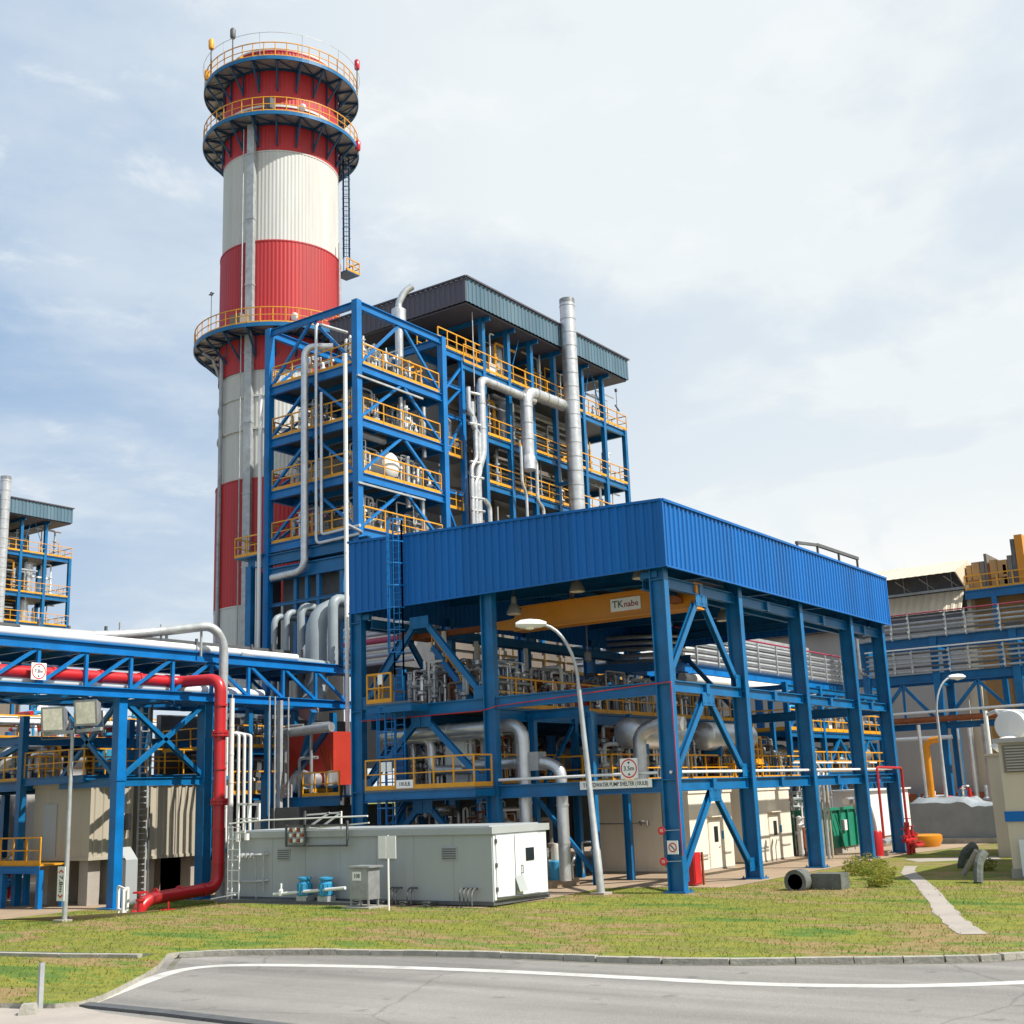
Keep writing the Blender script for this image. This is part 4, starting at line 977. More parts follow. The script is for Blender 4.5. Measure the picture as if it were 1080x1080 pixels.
# duct, small pipes, ladder
a=R(198); mb=MB()
d=Vector((math.cos(a),math.sin(a),0)); c=Vector((cxx,cyy,0))+d*5.42
mb.bar(c,c+Vector((0,0,60.9)),.66,.45,up=d); obj('cable_duct',mb,'galv',CH)
mb=MB()
for z in range(4,60,6): mb.bar(c+Vector((0,0,z)),c+Vector((0,0,z+.12)),.74,.52,up=d)
mb.tube([c+d*.1+Vector((-.3,.6,2))*1,(c+d*.1+Vector((-.3,.6,60.5)))],.05,6); obj('duct_clips',mb,'galv',CH)
for aa,z0,z1,r in((R(163),0,40.5,.17),(R(293),40,51.5,.09)):
    mb=MB(); mb.tube([polar(aa,5.45,z0),polar(aa,5.45,z1)],r,8); obj('riser_pipe',mb,'dull_silver',CH)
mb=MB(); mb.tube([polar(R(158),5.4,38.6),polar(R(160),6.1,40.2),polar(R(160),7.0,40.6)],.12,8); obj('drain_pipe',mb,'dull_silver',CH)
a=R(312); d=Vector((math.cos(a),math.sin(a),0)); c=Vector((cxx,cyy,0))+d*5.75; sdv=Vector((-d.y,d.x,0))
mb=MB(); mb.ladder(c+Vector((0,0,51)),c+Vector((0,0,61.2)),.5,side=d,r=.03,step=.4); mb.ladder(c+Vector((0,0,49.3)),c+Vector((0,0,60.5)),.5,side=d,cage=.36,out=sdv*-1,cfrom=1.5,r=.03,step=50)
obj('ladder',mb,'navy_steel',CH)
mb=MB(); mb.box(c.x-.8,c.y-.8,49.2,c.x+.8,c.y+.8,49.3); pf=obj('rest_platform',mb,'steel_blue',CH)
mb=MB(); mb.rail([(c.x-.8,c.y-.8,49.3),(c.x+.8,c.y-.8,49.3),(c.x+.8,c.y+.8,49.3)],1.1,.8,.04); obj('guard_rail',mb,'yellow',pf)
def beacon(aa,z,r=6.95,m='beacon',h=1.6):
    mb=MB(); p=polar(aa,r,z); mb.tube([p,(p[0],p[1],z+h)],.06,6); b=obj('beacon_post',mb,'dark_grey',CH)
    mb=MB(); mb.lathe((p[0],p[1],z+h),[(.22,0),(.25,.15),(.25,.8),(.15,.95)],12); obj('beacon',mb,m,b,True)
beacon(R(298),66.4,7.05,'beacon',2.3); beacon(R(300),60.2,7.0,'beacon',.5)
beacon(R(160),66.4,6.8,'yellow',2.9); beacon(R(178),66.4,5.8,'dark_grey',3.4); beacon(R(150),66.4,6.8,'yellow',.5); beacon(R(186),66.4,5.5,'yellow',.4)
mb=MB(); mb.box(*[v for v in (polar(R(215),5.3,62.3)[0]-.35,polar(R(215),5.3,62.3)[1]-.35,62.2,polar(R(215),5.3,62.3)[0]+.3,polar(R(215),5.3,62.3)[1]+.3,63.2)]); obj('junction_box',mb,'dark_grey',CH)
for aa,z in((R(245),62.7),(R(238),43.2)): 
    p=polar(aa,5.35,z); mb=MB(); mb.drum(p,.35,.2,'X',12); obj('sample_port',mb,'white',CH,True)
p=polar(R(192),5.9,42.0); mb=MB(); mb.box(p[0]-.6,p[1]-.6,42.0,p[0]+.6,p[1]+.6,43.2); obj('analyser_box',mb,'casing',CH)
mb=MB(); p=polar(R(175),7.3,42); mb.tube([p,(p[0],p[1],45.2)],.03,5); mb.bar((p[0],p[1]-.3,45.2),(p[0],p[1]+.3,45.2),.08); mb.lathe((p[0],p[1],45.1),[(.12,0),(.12,.25)],8); obj('wind_sensor',mb,'dark_grey',CH)

# ---------------------------------------------------------------- equipment tower
TW=thing('equipment_tower','square open blue steel tower with four yellow railed decks in front of the chimney','steel tower',(18,32,0))
XA,XB,YA,YB_=14.0,22.8,28.15,36.1
def ccol(x,y,z0,z1,w=.5,T=TW,m='steel_blue',h=None):
    mb=MB(); mb.ib((x,y,z0),(x,y,z1),w,h or w,up=(0,1,0)); mb.box(x-w*.02,y,z0,x+w*.02,y,z1) if 0 else None; return obj('column',mb,m,T)
def bcol(x,y,z0,z1,w,T,m='bright_blue'):
    mb=MB(); mb.box(x-w/2,y-w/2,z0,x+w/2,y+w/2,z1); return obj('column',mb,m,T)
for x in(XA,XB):
    for y in(YA,YB_): bcol(x,y,0,35.3,.46,TW)
FL=[31.1,27.45,23.85,20.3]
def ibm(T,p,q,w,h,m='bright_blue',name='beam'):
    mb=MB(); mb.ib(p,q,w,h); return obj(name,mb,m,T)
for z in [35.0]:
    ibm(TW,(XA,YA,z),(XA,YB_,z),.26,.45);ibm(TW,(XB,YA,z),(XB,YB_,z),.3,.55);ibm(TW,(XA,YA,z),(XB,YA,z),.3,.55);ibm(TW,(XA,YB_,z),(XB,YB_,z),.3,.55)
for z in FL:
    zb=z-.33
    ibm(TW,(XA,YA,zb),(XA,YB_,zb),.26,.56);ibm(TW,(XB,YA,zb),(XB,YB_,zb),.26,.56);ibm(TW,(XA,YA,zb),(XB,YA,zb),.26,.56);ibm(TW,(XA,YB_,zb),(XB,YB_,zb),.26,.56)
    for k in (1,2,3): ibm(TW,(XA+k*2.2,YA,zb-.05),(XA+k*2.2,YB_,zb-.05),.16,.4)
    mb=MB(); mb.box(XA+.1,YA+.1,z-.06,XB-.1,YB_-.1,z-.01); obj('deck',mb,'grating',TW)
    mb=MB(); mb.rail([(XA-.05,YB_-.4,z),(XA-.05,YA+.4,z)],1.35,1.7,.04); obj('guard_rail',mb,'yellow',TW)
    mb=MB(); mb.rail([(XA+.5,YA-.05,z),(XB-.5,YA-.05,z)],1.35,1.75,.04); obj('guard_rail',mb,'yellow',TW)
    mb=MB(); mb.rail([(XA+.5,YB_,z),(XB-.5,YB_,z)],1.35,1.75,.04); obj('guard_rail',mb,'yellow',TW)
def br(T,p,q,w=.17,m='bright_blue'):
    mb=MB(); mb.bar(p,q,w); return obj('brace',mb,m,T)
tops=[35.0]+[z-.4 for z in FL]; 
for zt,zb in zip(tops,FL):
    c=(XA+XB)/2; br(TW,(c-.2,YA,zt-.2),(XA+.4,YA,zb+.1)); br(TW,(c+.2,YA,zt-.2),(XB-.4,YA,zb+.1))
    c=(YA+YB_)/2; br(TW,(XA,c+.15,zt-.2),(XA,YB_-.3,zb+.1)); br(TW,(XA,c-.15,zt-.2),(XA,YA+.3,zb+.1))
    br(TW,(XB,c+.15,zt-.2),(XB,YB_-.3,zb+.1)); br(TW,(XB,c-.15,zt-.2),(XB,YA+.3,zb+.1))
    br(TW,(c-10,YB_,zt-.2),(XA+.4,YB_,zb+.1)) if 0 else br(TW,((XA+XB)/2,YB_,zt-.2),(XA+.4,YB_,zb+.1))
# base girders and the dark bay beneath
ibm(TW,(XA-.05,27.2,19.2),(XA-.05,37.9,19.2),.35,.7,'steel_blue'); ibm(TW,(XA,27.2,18.2),(XA,36.2,18.2),.3,.9,'steel_blue')
ibm(TW,(XA,28.2,16.2),(XA,36.1,16.2),.15,.22,'steel_blue')
for y in (29.6,31.6,32.6,33.6): bcol(XA+.1,y,11.6,17.8,.26,TW,'steel_blue')
bcol(XA-.1,37.6,13.4,19.0,.5,TW,'steel_blue'); bcol(XA,36.9,13.4,19.0,.2,TW,'steel_blue')
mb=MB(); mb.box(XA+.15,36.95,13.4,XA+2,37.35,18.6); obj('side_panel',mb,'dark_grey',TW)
mb=MB(); mb.box(XA-.6,36.2,19.55,XA+1.2,38.6,19.65); p=obj('side_landing',mb,'steel_blue',TW)
mb=MB(); mb.rail([(XA-.6,36.3,19.65),(XA-.6,38.6,19.65),(XA+1.2,38.6,19.65)],1.3,1.2,.04); obj('guard_rail',mb,'yellow',p)
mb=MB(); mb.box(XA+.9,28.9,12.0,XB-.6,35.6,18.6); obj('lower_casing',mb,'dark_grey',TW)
mb=MB(); mb.bar((XA-.3,YA-.30,30.05),(XB-2.6,YA-.30,30.05),.12); mb.bar((XA-.3,YA-.30,23.0),(XB-2.6,YA-.30,23.0),.12); obj('conduit',mb,'galv',TW)
# equipment on the tower decks
def vessel(name,label,c,r,l,axis,m='silver',cat='vessel',group=None,saddle=True):
    t=thing(name,label,cat,(c[0],c[1],c[2]-r-.3),group)
    mb=MB(); mb.drum(c,r,l,axis,20); obj('shell',mb,m,t,True)
    mb=MB()
    if axis!='Z':
        for s in(-.3,.3):
            v={'X':(s*l,0),'Y':(0,s*l)}[axis]; mb.box(c[0]+v[0]-(.1 if axis=='X' else r*.7),c[1]+v[1]-(.1 if axis=='Y' else r*.7),c[2]-r-.3,c[0]+v[0]+(.1 if axis=='X' else r*.7),c[1]+v[1]+(.1 if axis=='Y' else r*.7),c[2]-r*.7)
    else:
        mb.box(c[0]-r*.7,c[1]-r*.7,c[2]-l/2-r*.28-.3,c[0]+r*.7,c[1]+r*.7,c[2]-l/2)
    obj('saddle',mb,'steel_blue',t)
    return t
vessel('pressure_drum','white domed drum end showing behind the railing of the third tower deck',(17.6,29.6,25.0),.85,2.2,'Y','white','drum')
vessel('pressure_drum','tall grey brown vessel standing on the top but one tower deck beside the corner column',(16.2,30.3,29.0),.95,1.6,'Z','casing','drum')
vessel('pressure_drum','wide silver drum lying along the left side of the top tower deck',(18.5,33.8,32.2),.75,4.0,'Y','silver','drum')
vessel('pressure_drum','silver drum half hidden behind pipes on the lowest railed tower deck',(17.5,32.8,21.6),.8,3.2,'Y','dull_silver','drum')
vessel('pressure_drum','broad pale vessel standing in the middle of the third tower deck',(17.0,32.5,25.1),1.3,1.2,'Z','casing','drum')
# silencer stack through the top of the tower
t=thing('steam_silencer','silver steam vent pipe with a fat silencer and hooked outlet above the tower top','vent pipe',(20.4,30,31.1))
mb=MB(); mb.tube([(20.4,30,31.1),(20.4,30,36.2)],.29,14); mb.tube([(20.4,30,31.8),(18.2,30.6,34.0)],.16,8); obj('pipe',mb,'silver',t,True)
mb=MB(); mb.lathe((20.4,30,36.0),[(.3,-.1),(.52,.05),(.52,1.1),(.3,1.25)],18); obj('silencer',mb,'silver',t,True)
mb=MB(); mb.tube([(20.4,30,37.2),(20.4,30,37.6),(20.7,29.7,38.5),(21.1,29.3,38.9)],.24,12,.5,5); obj('outlet',mb,'silver',t,True)
# big silver line down the tower's left face
def pipe(path,r,label,mat='silver',fil=None,n=10,group=None,name='pipe',flange=0):
    mb=MB(); mb.tube(path,r,n,(r*2.2 if fil is None else fil),5)
    if flange:
        P=[Vector(p) for p in path]
        for a,b in zip(P,P[1:]):
            L=(b-a).length; k=int(L/flange)
            for i in range(1,k+1):
                p=a.lerp(b,i/(k+1)); d=(b-a).normalized(); mb.tube([p-d*.05,p+d*.05],r*1.09,n)
    return single(name,mb,mat,label,'pipe',group,True)
pipe([(14.6,30.8,32.9),(13.5,32.3,33.0),(13.5,32.3,18.0),(13.5,35.2,17.9)],.24,'thick silver pipe dropping down the tower left face and kicking out at its foot',fil=.8,n=14,flange=2.0)
pipe([(16.5,31.3,34.6),(13.6,31.35,34.4),(13.6,31.35,19.6),(13.6,27.4,19.7),(11.6,26.85,19.8)],.11,'medium silver pipe right beside the thick one on the tower face','silver',.4,flange=3)
pipe([(13.55,30.85,29.5),(13.55,30.85,20.1),(13.55,27.6,20.2)],.10,'thin silver pipe third from the left on the tower face','silver',.3)
pipe([(11.5,26.85,-.6),(11.5,26.85,30.6)],.13,'white riser pipe running from the pipe bridge end up past the tower corner','white',flange=3.4)
pipe([(11.5,26.42,-.6),(11.5,26.42,14.5)],.11,'shorter white riser right beside the shelter corner','white',flange=3.4)
pipe([(11.45,26.15,-.6),(11.45,26.15,8.0)],.07,'short thin white riser ending below the upper platform level','white')
pipe([(13.4,36.3,-.5),(13.4,36.3,30.5)],.13,'thin pale pipe up the far left column of the tower','white')
pipe([(13.9,37.1,19.3),(13.9,37.1,13.0)],.06,'very thin pale pipe hanging below the left tower landing','white')
# generic process clutter: small valve stations with their own parts
def valves(name,label,x0,y0,z0,x1,y1,z1,seed,n=7,mats=('silver','dull_silver','white'),group=None,cat='valve station',r=(.05,.14)):
    g=random.Random(seed); t=thing(name,label,cat,((x0+x1)/2,(y0+y1)/2,z0),group)
    for m in mats:
        mb=MB(); vb=MB()
        for k in range(max(1,n//len(mats))):
            rr=g.uniform(*r); x,y=g.uniform(x0,x1),g.uniform(y0,y1); zt=z0+(z1-z0)*g.uniform(.45,1)
            p=[(x,y,z0),(x,y,zt)]
            if g.random()<.7:
                if g.random()<.5: p.append((g.uniform(x0,x1),y,zt))
                else: p.append((x,g.uniform(y0,y1),zt))
                if g.random()<.6: p.append((p[-1][0],p[-1][1],z0+(z1-z0)*g.uniform(0,.4)))
            mb.tube(p,rr,7,rr*2.5,3)
            zc=z0+(zt-z0)*g.uniform(.3,.8); vb.lathe((x,y,zc),[(rr*1.2,-.12),(rr*2.3,-.06),(rr*2.3,.06),(rr*1.2,.12)],8)
            if g.random()<.5:
                vb.annulus((x,y),rr*1.6,rr*2.4,zt*.5+zc*.5+.2,zt*.5+zc*.5+.24,12)
        obj('pipework',mb,m,t,True); obj('valves',vb,m,t)
    mb=MB(); bx_,by_=g.uniform(x0,x1-.7),g.uniform(y0,y1-.5); mb.box(bx_,by_,z0,bx_+.7,by_+.5,z0+(z1-z0)*g.uniform(.25,.5)); obj('cabinet',mb,g.choice(['galv','grey_and_shaded_paint','pale_and_sunlit_paint','dark_grey']),t)
    return t
k=0
for zi,z in enumerate(FL):
    for (xa,ya,xb,yb,w) in ((15.0,29.0,18.2,30.6,'front right half'),(18.6,28.8,22.2,31.0,'right end'),(15.0,32.5,17.5,35.4,'left side')):
        valves('valve_station','knot of small pipes and valves on the %s of the %s tower deck'%(w,['top','second','third','lowest'][zi]),xa,ya,z,xb,yb,z+2.6,100+k,26,group='valve stations on the tower decks',r=(.03,.10)); k+=1
mb=MB()
for x,y in ((21,29.2),(20.0,29.1)):
    mb.bar((x,y,31.1),(x+.2,y,33.0),.12); mb.bar((x-.6,y,32.2),(x+.8,y,32.8),.12)
    mb.lathe((x+.1,y,32.9),[(.32,0),(.32,.06)],12)
single('yellow_valves',mb,'yellow','cluster of yellow hand valves behind the top tower railing','valves')
for i,(x,z,h) in enumerate(((21.3,26.3,3.6),(19.5,22.5,3.5),(21.0,19.0,4.3),(18.9,27.4,2.6))):
    pipe([(x,28.7,z),(x,28.7,z+h)],.16,'short upright silver pipe behind the tower railing, '+['between second and third decks','rising past the third deck','lowest one above the blue fascia','on the second deck'][i])
pipe([(14.8,29.0,26.7),(17.5,29.0,26.7)],.25,'short fat pale pipe hung under the second tower deck','dull_silver')
pipe([(14.8,29.0,19.4),(19.5,29.0,19.4),(19.5,31,19.4)],.3,'fat pale pipe hung under the lowest railed tower deck','dull_silver')

# ---------------------------------------------------------------- boiler house
def boiler(dx,dy,far):
    X=lambda v:v+dx
    Y=lambda v:v+dy
    H=thing('boiler_house','distant blue framed boiler house with slate roof edge, far behind the pipe bridge' if far else 'tall open blue framed boiler house under a dark ribbed roof beside the tower','boiler house',(X(36),Y(34),0))
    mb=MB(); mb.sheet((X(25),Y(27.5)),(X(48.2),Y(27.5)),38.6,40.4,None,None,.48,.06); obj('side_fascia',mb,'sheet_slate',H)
    mb=MB(); mb.sheet((X(25),Y(41)),(X(25),Y(27.5)),38.55,40.4,38.6,40.4,.48,.06); obj('end_fascia',mb,'sheet_plum_and_shade',H)  # end face shade put into its darker sheet colour
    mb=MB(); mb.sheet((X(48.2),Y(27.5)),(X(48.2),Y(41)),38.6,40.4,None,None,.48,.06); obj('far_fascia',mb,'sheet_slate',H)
    mb=MB(); mb.box(X(25.05),Y(27.55),40.28,X(48.15),Y(41),40.42); mb.bar((X(24.9),Y(41),40.47),(X(24.9),Y(27.4),40.47),.2,.12); mb.bar((X(24.9),Y(27.4),40.47),(X(48.3),Y(27.4),40.47),.2,.12); obj('roof',mb,'sheet_plum_and_shade',H)
    mb=MB(); mb.box(X(25.15),Y(27.65),38.45,X(48.05),Y(40.9),38.57); obj('soffit',mb,'sheet_plum_and_shade',H)  # underside shade put into the sheet colour
    cols=[28.1,31.3,34.4,37.7,41.9,45.2]
    for x in cols: bcol(X(x),Y(28.5),14,38.5,.36,H,'steel_blue')
    for x in cols[::2]+[45.2]: bcol(X(x),Y(40.3),14,38.5,.42,H,'steel_blue')
    bcol(X(48.7),Y(28.5),14,34.3,.36,H,'steel_blue'); bcol(X(48.7),Y(35),14,34.3,.36,H,'steel_blue')
    for x in cols: ibm(H,(X(x),Y(27.7),38.3),(X(x),Y(40.8),38.3),.25,.4,'steel_blue')
    for i,z in enumerate((34.35,29.45,25.85,21.0)):
        xe=48.7
        ibm(H,(X(25.6 if i==0 else 28.1),Y(28.45),z-.35),(X(xe),Y(28.45),z-.35),.24,.48,'steel_blue')
        ibm(H,(X(xe),Y(28.45),z-.3),(X(xe),Y(35),z-.3),.25,.5,'steel_blue')
        mb=MB(); mb.box(X(25.6 if i==0 else 28.0),Y(28.5),z-.06,X(xe),Y(31.2),z-.01); mb.box(X(45),Y(31.2),z-.06,X(xe),Y(36),z-.01); obj('deck',mb,'grating',H)
        mb=MB(); mb.rail([(X(25.6 if i==0 else 28.1),Y(28.35),z),(X(xe+.2),Y(28.35),z),(X(xe+.2),Y(35.5),z)],1.3,1.55,.035); obj('guard_rail',mb,'yellow',H)
        if not far:
            for a,b in zip(cols,cols[1:]): pass
    for zt,zb in((38.3,34.4),):
        br(H,(X(33),Y(28.5),zt),(X(31.4),Y(28.5),zb),.06,'steel_blue'); br(H,(X(43.2),Y(28.5),zt),(X(42),Y(28.5),zb),.06,'steel_blue'); br(H,(X(43.6),Y(28.5),zt),(X(45.2),Y(28.5),zb),.06,'steel_blue')
    mb=MB(); mb.box(X(26.5),Y(31.6),6,X(45),Y(40),37.2); 
    for z in range(8,36,3): mb.box(X(26.35),Y(31.45),z,X(45.1),Y(31.6),z+.3)
    for x in range(27,45,3): mb.box(X(x),Y(31.4),6,X(x+.25),Y(31.6),37.2)
    obj('casing',mb,'casing',H)
    mb=MB()
    for q_ in range(7): mb.tube([(X(28.5),Y(30.9-.25*(q_%3)),31.2+.42*q_),(X(44.5),Y(30.9-.25*(q_%3)),31.2+.42*q_)],.12,8)
    for q_ in range(5): mb.tube([(X(28.5+q_),Y(31.0),27.2+.4*q_),(X(44.5),Y(31.0),27.2+.4*q_)],.14,8)
    obj('header_pipe',mb,'dull_silver',H,True)
    for q,(z0,z1,x) in enumerate(((34.35,37.5,31.9),(29.45,33.4,44.0),(25.8,28.8,43.6),(21,25,47.3),(29.45,33.5,33))):
        mb=MB(); mb.lathe((X(x),Y(30.2),z0),[(.7,0),(.7,z1-z0)],16); obj('column_vessel',mb,'silver' if q else 'dull_silver',H,True)
    g=random.Random(5 if far else 6)
    for q in range(95):
        x=g.uniform(28.5,47.5); z0=g.choice((34.35,29.45,25.85,21.0)); mb=MB(); r=g.uniform(.03,.14); y=g.uniform(28.9,30.9); h=g.uniform(1.2,4)
        pth=[(X(x),Y(y),z0),(X(x),Y(y),z0+h)]
        if g.random()<.65: pth.append((X(min(48,x+g.uniform(-4,4))),Y(y),z0+h))
        mb.tube(pth,r,7,r*2.4,3)
        for kk in range(3): mb.lathe((X(x),Y(y),z0+h*(.2+.2*kk)),[(r*2,-.05),(r*2,.05)],8)
        obj('pipework',mb,g.choice(('silver','dull_silver','white','galv','silver','yellow')),H,True)
    if not far:
        mb=MB(); mb.tube([(26.6,28.2,38.4),(26.6,28.2,30)],.04,5); obj('cable',mb,'galv',H)
        for z,x in ((37.9,29.4),(37.3,31.2)):
            mb=MB(); mb.box(x,28.8,34.35,x+.8,29.4,35.4); mb.tube([(x+.4,29,35),(x+.4,29,z),(x+.9,29,z)],.06,6,.2); obj('instrument',mb,'pale_and_sunlit_paint',H)
    return H
boiler(0,0,False); boiler(.9,80.2,True)
# link walkway between tower and boiler house
t=thing('link_walkway','yellow railed walkway bridging from the tower top deck to the boiler house','walkway',(24.5,29.5,34.9))
mb=MB(); mb.box(22.9,28.6,34.85,28.3,30.4,34.95); obj('deck',mb,'grating',t)
mb=MB(); mb.ib((22.9,28.6,34.6),(28.3,28.6,34.6),.2,.5); mb.ib((22.9,30.4,34.6),(28.3,30.4,34.6),.2,.5); mb.bar((22.9,28.6,31),(26,28.6,34.4),.16); mb.bar((25.6,28.6,17),(25.6,28.6,34.4),.34); obj('frame',mb,'bright_blue',t)
mb=MB(); mb.rail([(22.9,28.55,34.95),(28.3,28.55,34.95)],1.3,1.1,.04); mb.rail([(22.9,30.45,34.95),(28.3,30.45,34.95)],1.3,1.1,.04); obj('guard_rail',mb,'yellow',t)
t=thing('steel_trestle','blue braced frame linking the tower to the silver pipe cluster at its right side','steel frame',(24.3,28.6,15))
for z in (32.2,29.9,24.4,21.3,18.7): ibm(t,(22.9,28.6,z),(25.6,28.6,z),.15,.28)
for z0,z1 in((30,32.2),(26.2,29.7),(24.3,20.2),(18.9,21.2)): br(t,(23.0,28.6,z0),(25.4,28.6,z1),.15)
mb=MB(); mb.box(22.9,28.6,27.0,26,30.5,27.06); mb.box(22.9,28.6,23.2,26,30.5,23.26); obj('deck',mb,'grating',t)
mb=MB(); mb.rail([(22.9,28.6,27.06),(25.4,28.6,27.06)],1.25,.8,.04); mb.rail([(22.9,28.6,23.26),(25.4,28.6,23.26)],1.25,.8,.04); obj('guard_rail',mb,'yellow',t)
for x,z in((24.2,23.3),(24.8,27.1),(23.9,19)):
    mb=MB(); mb.lathe((x,29.6,z),[(.45,0),(.45,2.8),(.2,3.1)],14); obj('pot',mb,'silver',t,True)
# steam lines hung outside the boiler house
pipe([(25.9,27.7,16.5),(25.9,27.7,26.0),(26.4,27.5,27.4),(26.4,27.5,33.0),(33.2,27.5,33.0)],.32,'silver pipe cranked along the front of the boiler house, left one',fil=.6,n=12,flange=2.2)
pipe([(32.0,27.4,28.4),(32.0,27.4,33.5),(37.2,27.4,33.6)],.48,'thick silver gooseneck pipe hanging over the boiler house front',fil=1.1,n=14,flange=1.6)
mb=MB(); mb.lathe((32.0,27.4,27.2),[(.3,0),(.55,.1),(.55,1.1),(.48,1.2)],14); mb.tube([(31.2,27.5,29),(31.2,27.5,26.2),(31.7,27.5,25.4),(31.7,27.5,23.2)],.12,8,.3); mb.tube([(32.5,27.5,28.2),(33.2,27.5,28.2),(33.2,27.5,25.1),(33.9,27.5,24.7),(33.9,27.5,21.5)],.14,8,.3)
single('drain_pot',mb,'silver','silver pot with two cranked drain pipes below the thick gooseneck','drain pot',smooth=True)
for i,(x,zs) in enumerate(((25.1,(32.5,29.4,27.0,24.6)),(25.5,(31.8,28,25.6,22)),)):
    P=[(x,27.6,33.2-i*.4)]
    pipe([(x-.2,27.5,32.0-i),(x-.2,27.5,30.2-i),(x+.5,27.5,29.8-i),(x+.5,27.5,26.8-i),(x-.1,27.5,26.2-i),(x-.1,27.5,16)],.17,'slim cranked silver pipe at the right edge of the tower, '+['left of two','right of two'][i],fil=.35,flange=2.5)
mb=MB()
for z in (31.6,29.3,26.5,25.4,23.9,23.0,21.2): mb.tube([(24.8,27.45,z),(26.3,27.45,z+.15)],.11,7)
mb.tube([(26.3,27.4,24.0),(26.9,27.4,23.6),(26.9,27.4,21.6),(25.6,27.4,19.8),(25.6,27.4,16)],.16,8,.3)
single('crossover_pipes',mb,'silver','short silver crossover pipes linking the two slim cranked pipes','pipes',smooth=True,part='pipe')
def ventstack(x,y,z0,z1,r,l,m='silver'):
    t=thing('vent_stack',l,'vent stack',(x,y,z0))
    mb=MB(); mb.lathe((x,y,0),[(r,z0),(r,z1)],20,cap=False); mb.annulus((x,y),r-.05,r,z1-.4,z1,20); obj('pipe',mb,m,t,True)
    mb=MB(); z=z0+1.2
    while z<z1-.3: mb.annulus((x,y),r,r+.025,z,z+.05,20); z+=1.15
    obj('seams',mb,'dull_silver',t)
    mb=MB()
    for q in (z0+2,(z0+z1)/2): mb.box(x-.1,y,q,x+.1,y+1.6,q+.25)
    obj('bracket',mb,'steel_blue',t); return t
ventstack(37.75,26.9,12,42.6,.62,'tall plain silver vent stack standing in front of the boiler house'); ventstack(39.3,107.0,12,42.6,.62,'distant pale vent stack at the left edge of the picture')
for i,(x,y) in enumerate(((48.2,34),)):
    mb=MB(); mb.tube([(48.9,29.2,34.3),(48.9,29.2,38.2)],.03,5); mb.lathe((48.9,29.2,38.1),[(.13,0),(.13,.25)],8); mb.bar((48.6,29.2,36.8),(49.3,29.2,36.4),.1); single('thin_mast',mb,'dark_grey','thin instrument mast on the far right corner of the boiler house','mast')
# ---------------------------------------------------------------- pipe bridge on the left
PB=thing('pipe_bridge','bright blue truss pipe bridge crossing the left side in front of the chimney','pipe bridge',(0,30,0))
ZT,ZB=11.25,9.2; XR=12.6; XL=-34
for y in (27.6,33.0):
    for z,h in((ZT,.5),(ZB,.45)):
        mb=MB(); mb.ib((XL,y,z),(XR,y,z),.32,h); obj('chord',mb,'bright_blue',PB)
    xs=[-31.15+2.55*k for k in range(18)]
    for x in xs:
        if x>XR: break
        mb=MB(); mb.bar((x,y,ZB+.22),(x,y,ZT-.25),.16); obj('upright',mb,'bright_blue',PB)
        if x+2.55>XR: continue
        mb=MB(); l=x<1.8
        mb.bar((x+.1,y,ZB+.25 if l else ZT-.25),(x+2.45,y,ZT-.25 if l else ZB+.25),.15); obj('brace',mb,'bright_blue',PB)
k=0
for x in [-31.15+2.55*j for j in range(18)]:
    if x>XR: break
    for z in (ZB-.1,ZT-.1):
        mb=MB(); mb.ib((x,27.75,z),(x,32.85,z),.18,.3); obj('cross_beam',mb,'steel_blue',PB)
for x in [-31.15+5.1*j for j in range(8)]:
    mb=MB(); mb.bar((x,27.8,ZB-.2),(x+5,32.8,ZB-.2),.14); mb.bar((x,32.8,ZB-.2),(x+5,27.8,ZB-.2),.14); obj('plan_brace',mb,'bright_blue',PB)
for x in (-3.4,1.9,-20):
    for y in(27.9,32.8):
        mb=MB(); g_=gz(x,y); 
        if x>-5 and x<0 and y>30: continue
        if x<0 : mb.box(x-.24,y-.24,g_,x+.24,y+.24,ZB-.2); mb.box(x-.28,y-.28,5.05,x+.28,y+.28,5.3)
        else: mb.box(x-.28,y-.3,g_,x+.28,y+.3,ZB-.2)
        mb.box(x-.55,y-.55,g_-.2,x+.55,y+.55,g_+.06)
        obj('column',mb,'bright_blue' if x<0 else 'steel_blue',PB)
for y in (27.9,):
    for p,q in (((-3.1,y,8.8),(1.7,y,5.3)),((-3.1,y,5.3),(1.7,y,8.8))):
        mb=MB(); mb.ib(p,q,.2,.26,up=(0,1,0)); obj('brace',mb,'steel_blue',PB)
    mb=MB(); mb.ib((-3.1,y,5.0),(1.7,y,5.0),.2,.4); obj('tie_beam',mb,'steel_blue',PB)
mb=MB(); mb.ib((-3.4,28.2,5.0),(-3.4,32.5,5.0),.2,.4); mb.bar((-3.4,28.2,8.7),(-3.4,32.4,5.3),.2); mb.bar((-3.4,32.4,8.7),(-3.4,28.2,5.3),.2); obj('end_brace',mb,'steel_blue',PB)
mb=MB(); mb.bar((6.3,27.9,5.3),(6.3,27.9,9.0),.3); mb.bar((6.3,27.9,-.8),(6.3,27.9,5.3),.5); obj('column',mb,'steel_blue',PB)
mb=MB(); mb.box(-34,29.2,ZT+.26,12,32.9,ZT+.30); obj('tray_deck',mb,'dark_grey',PB)
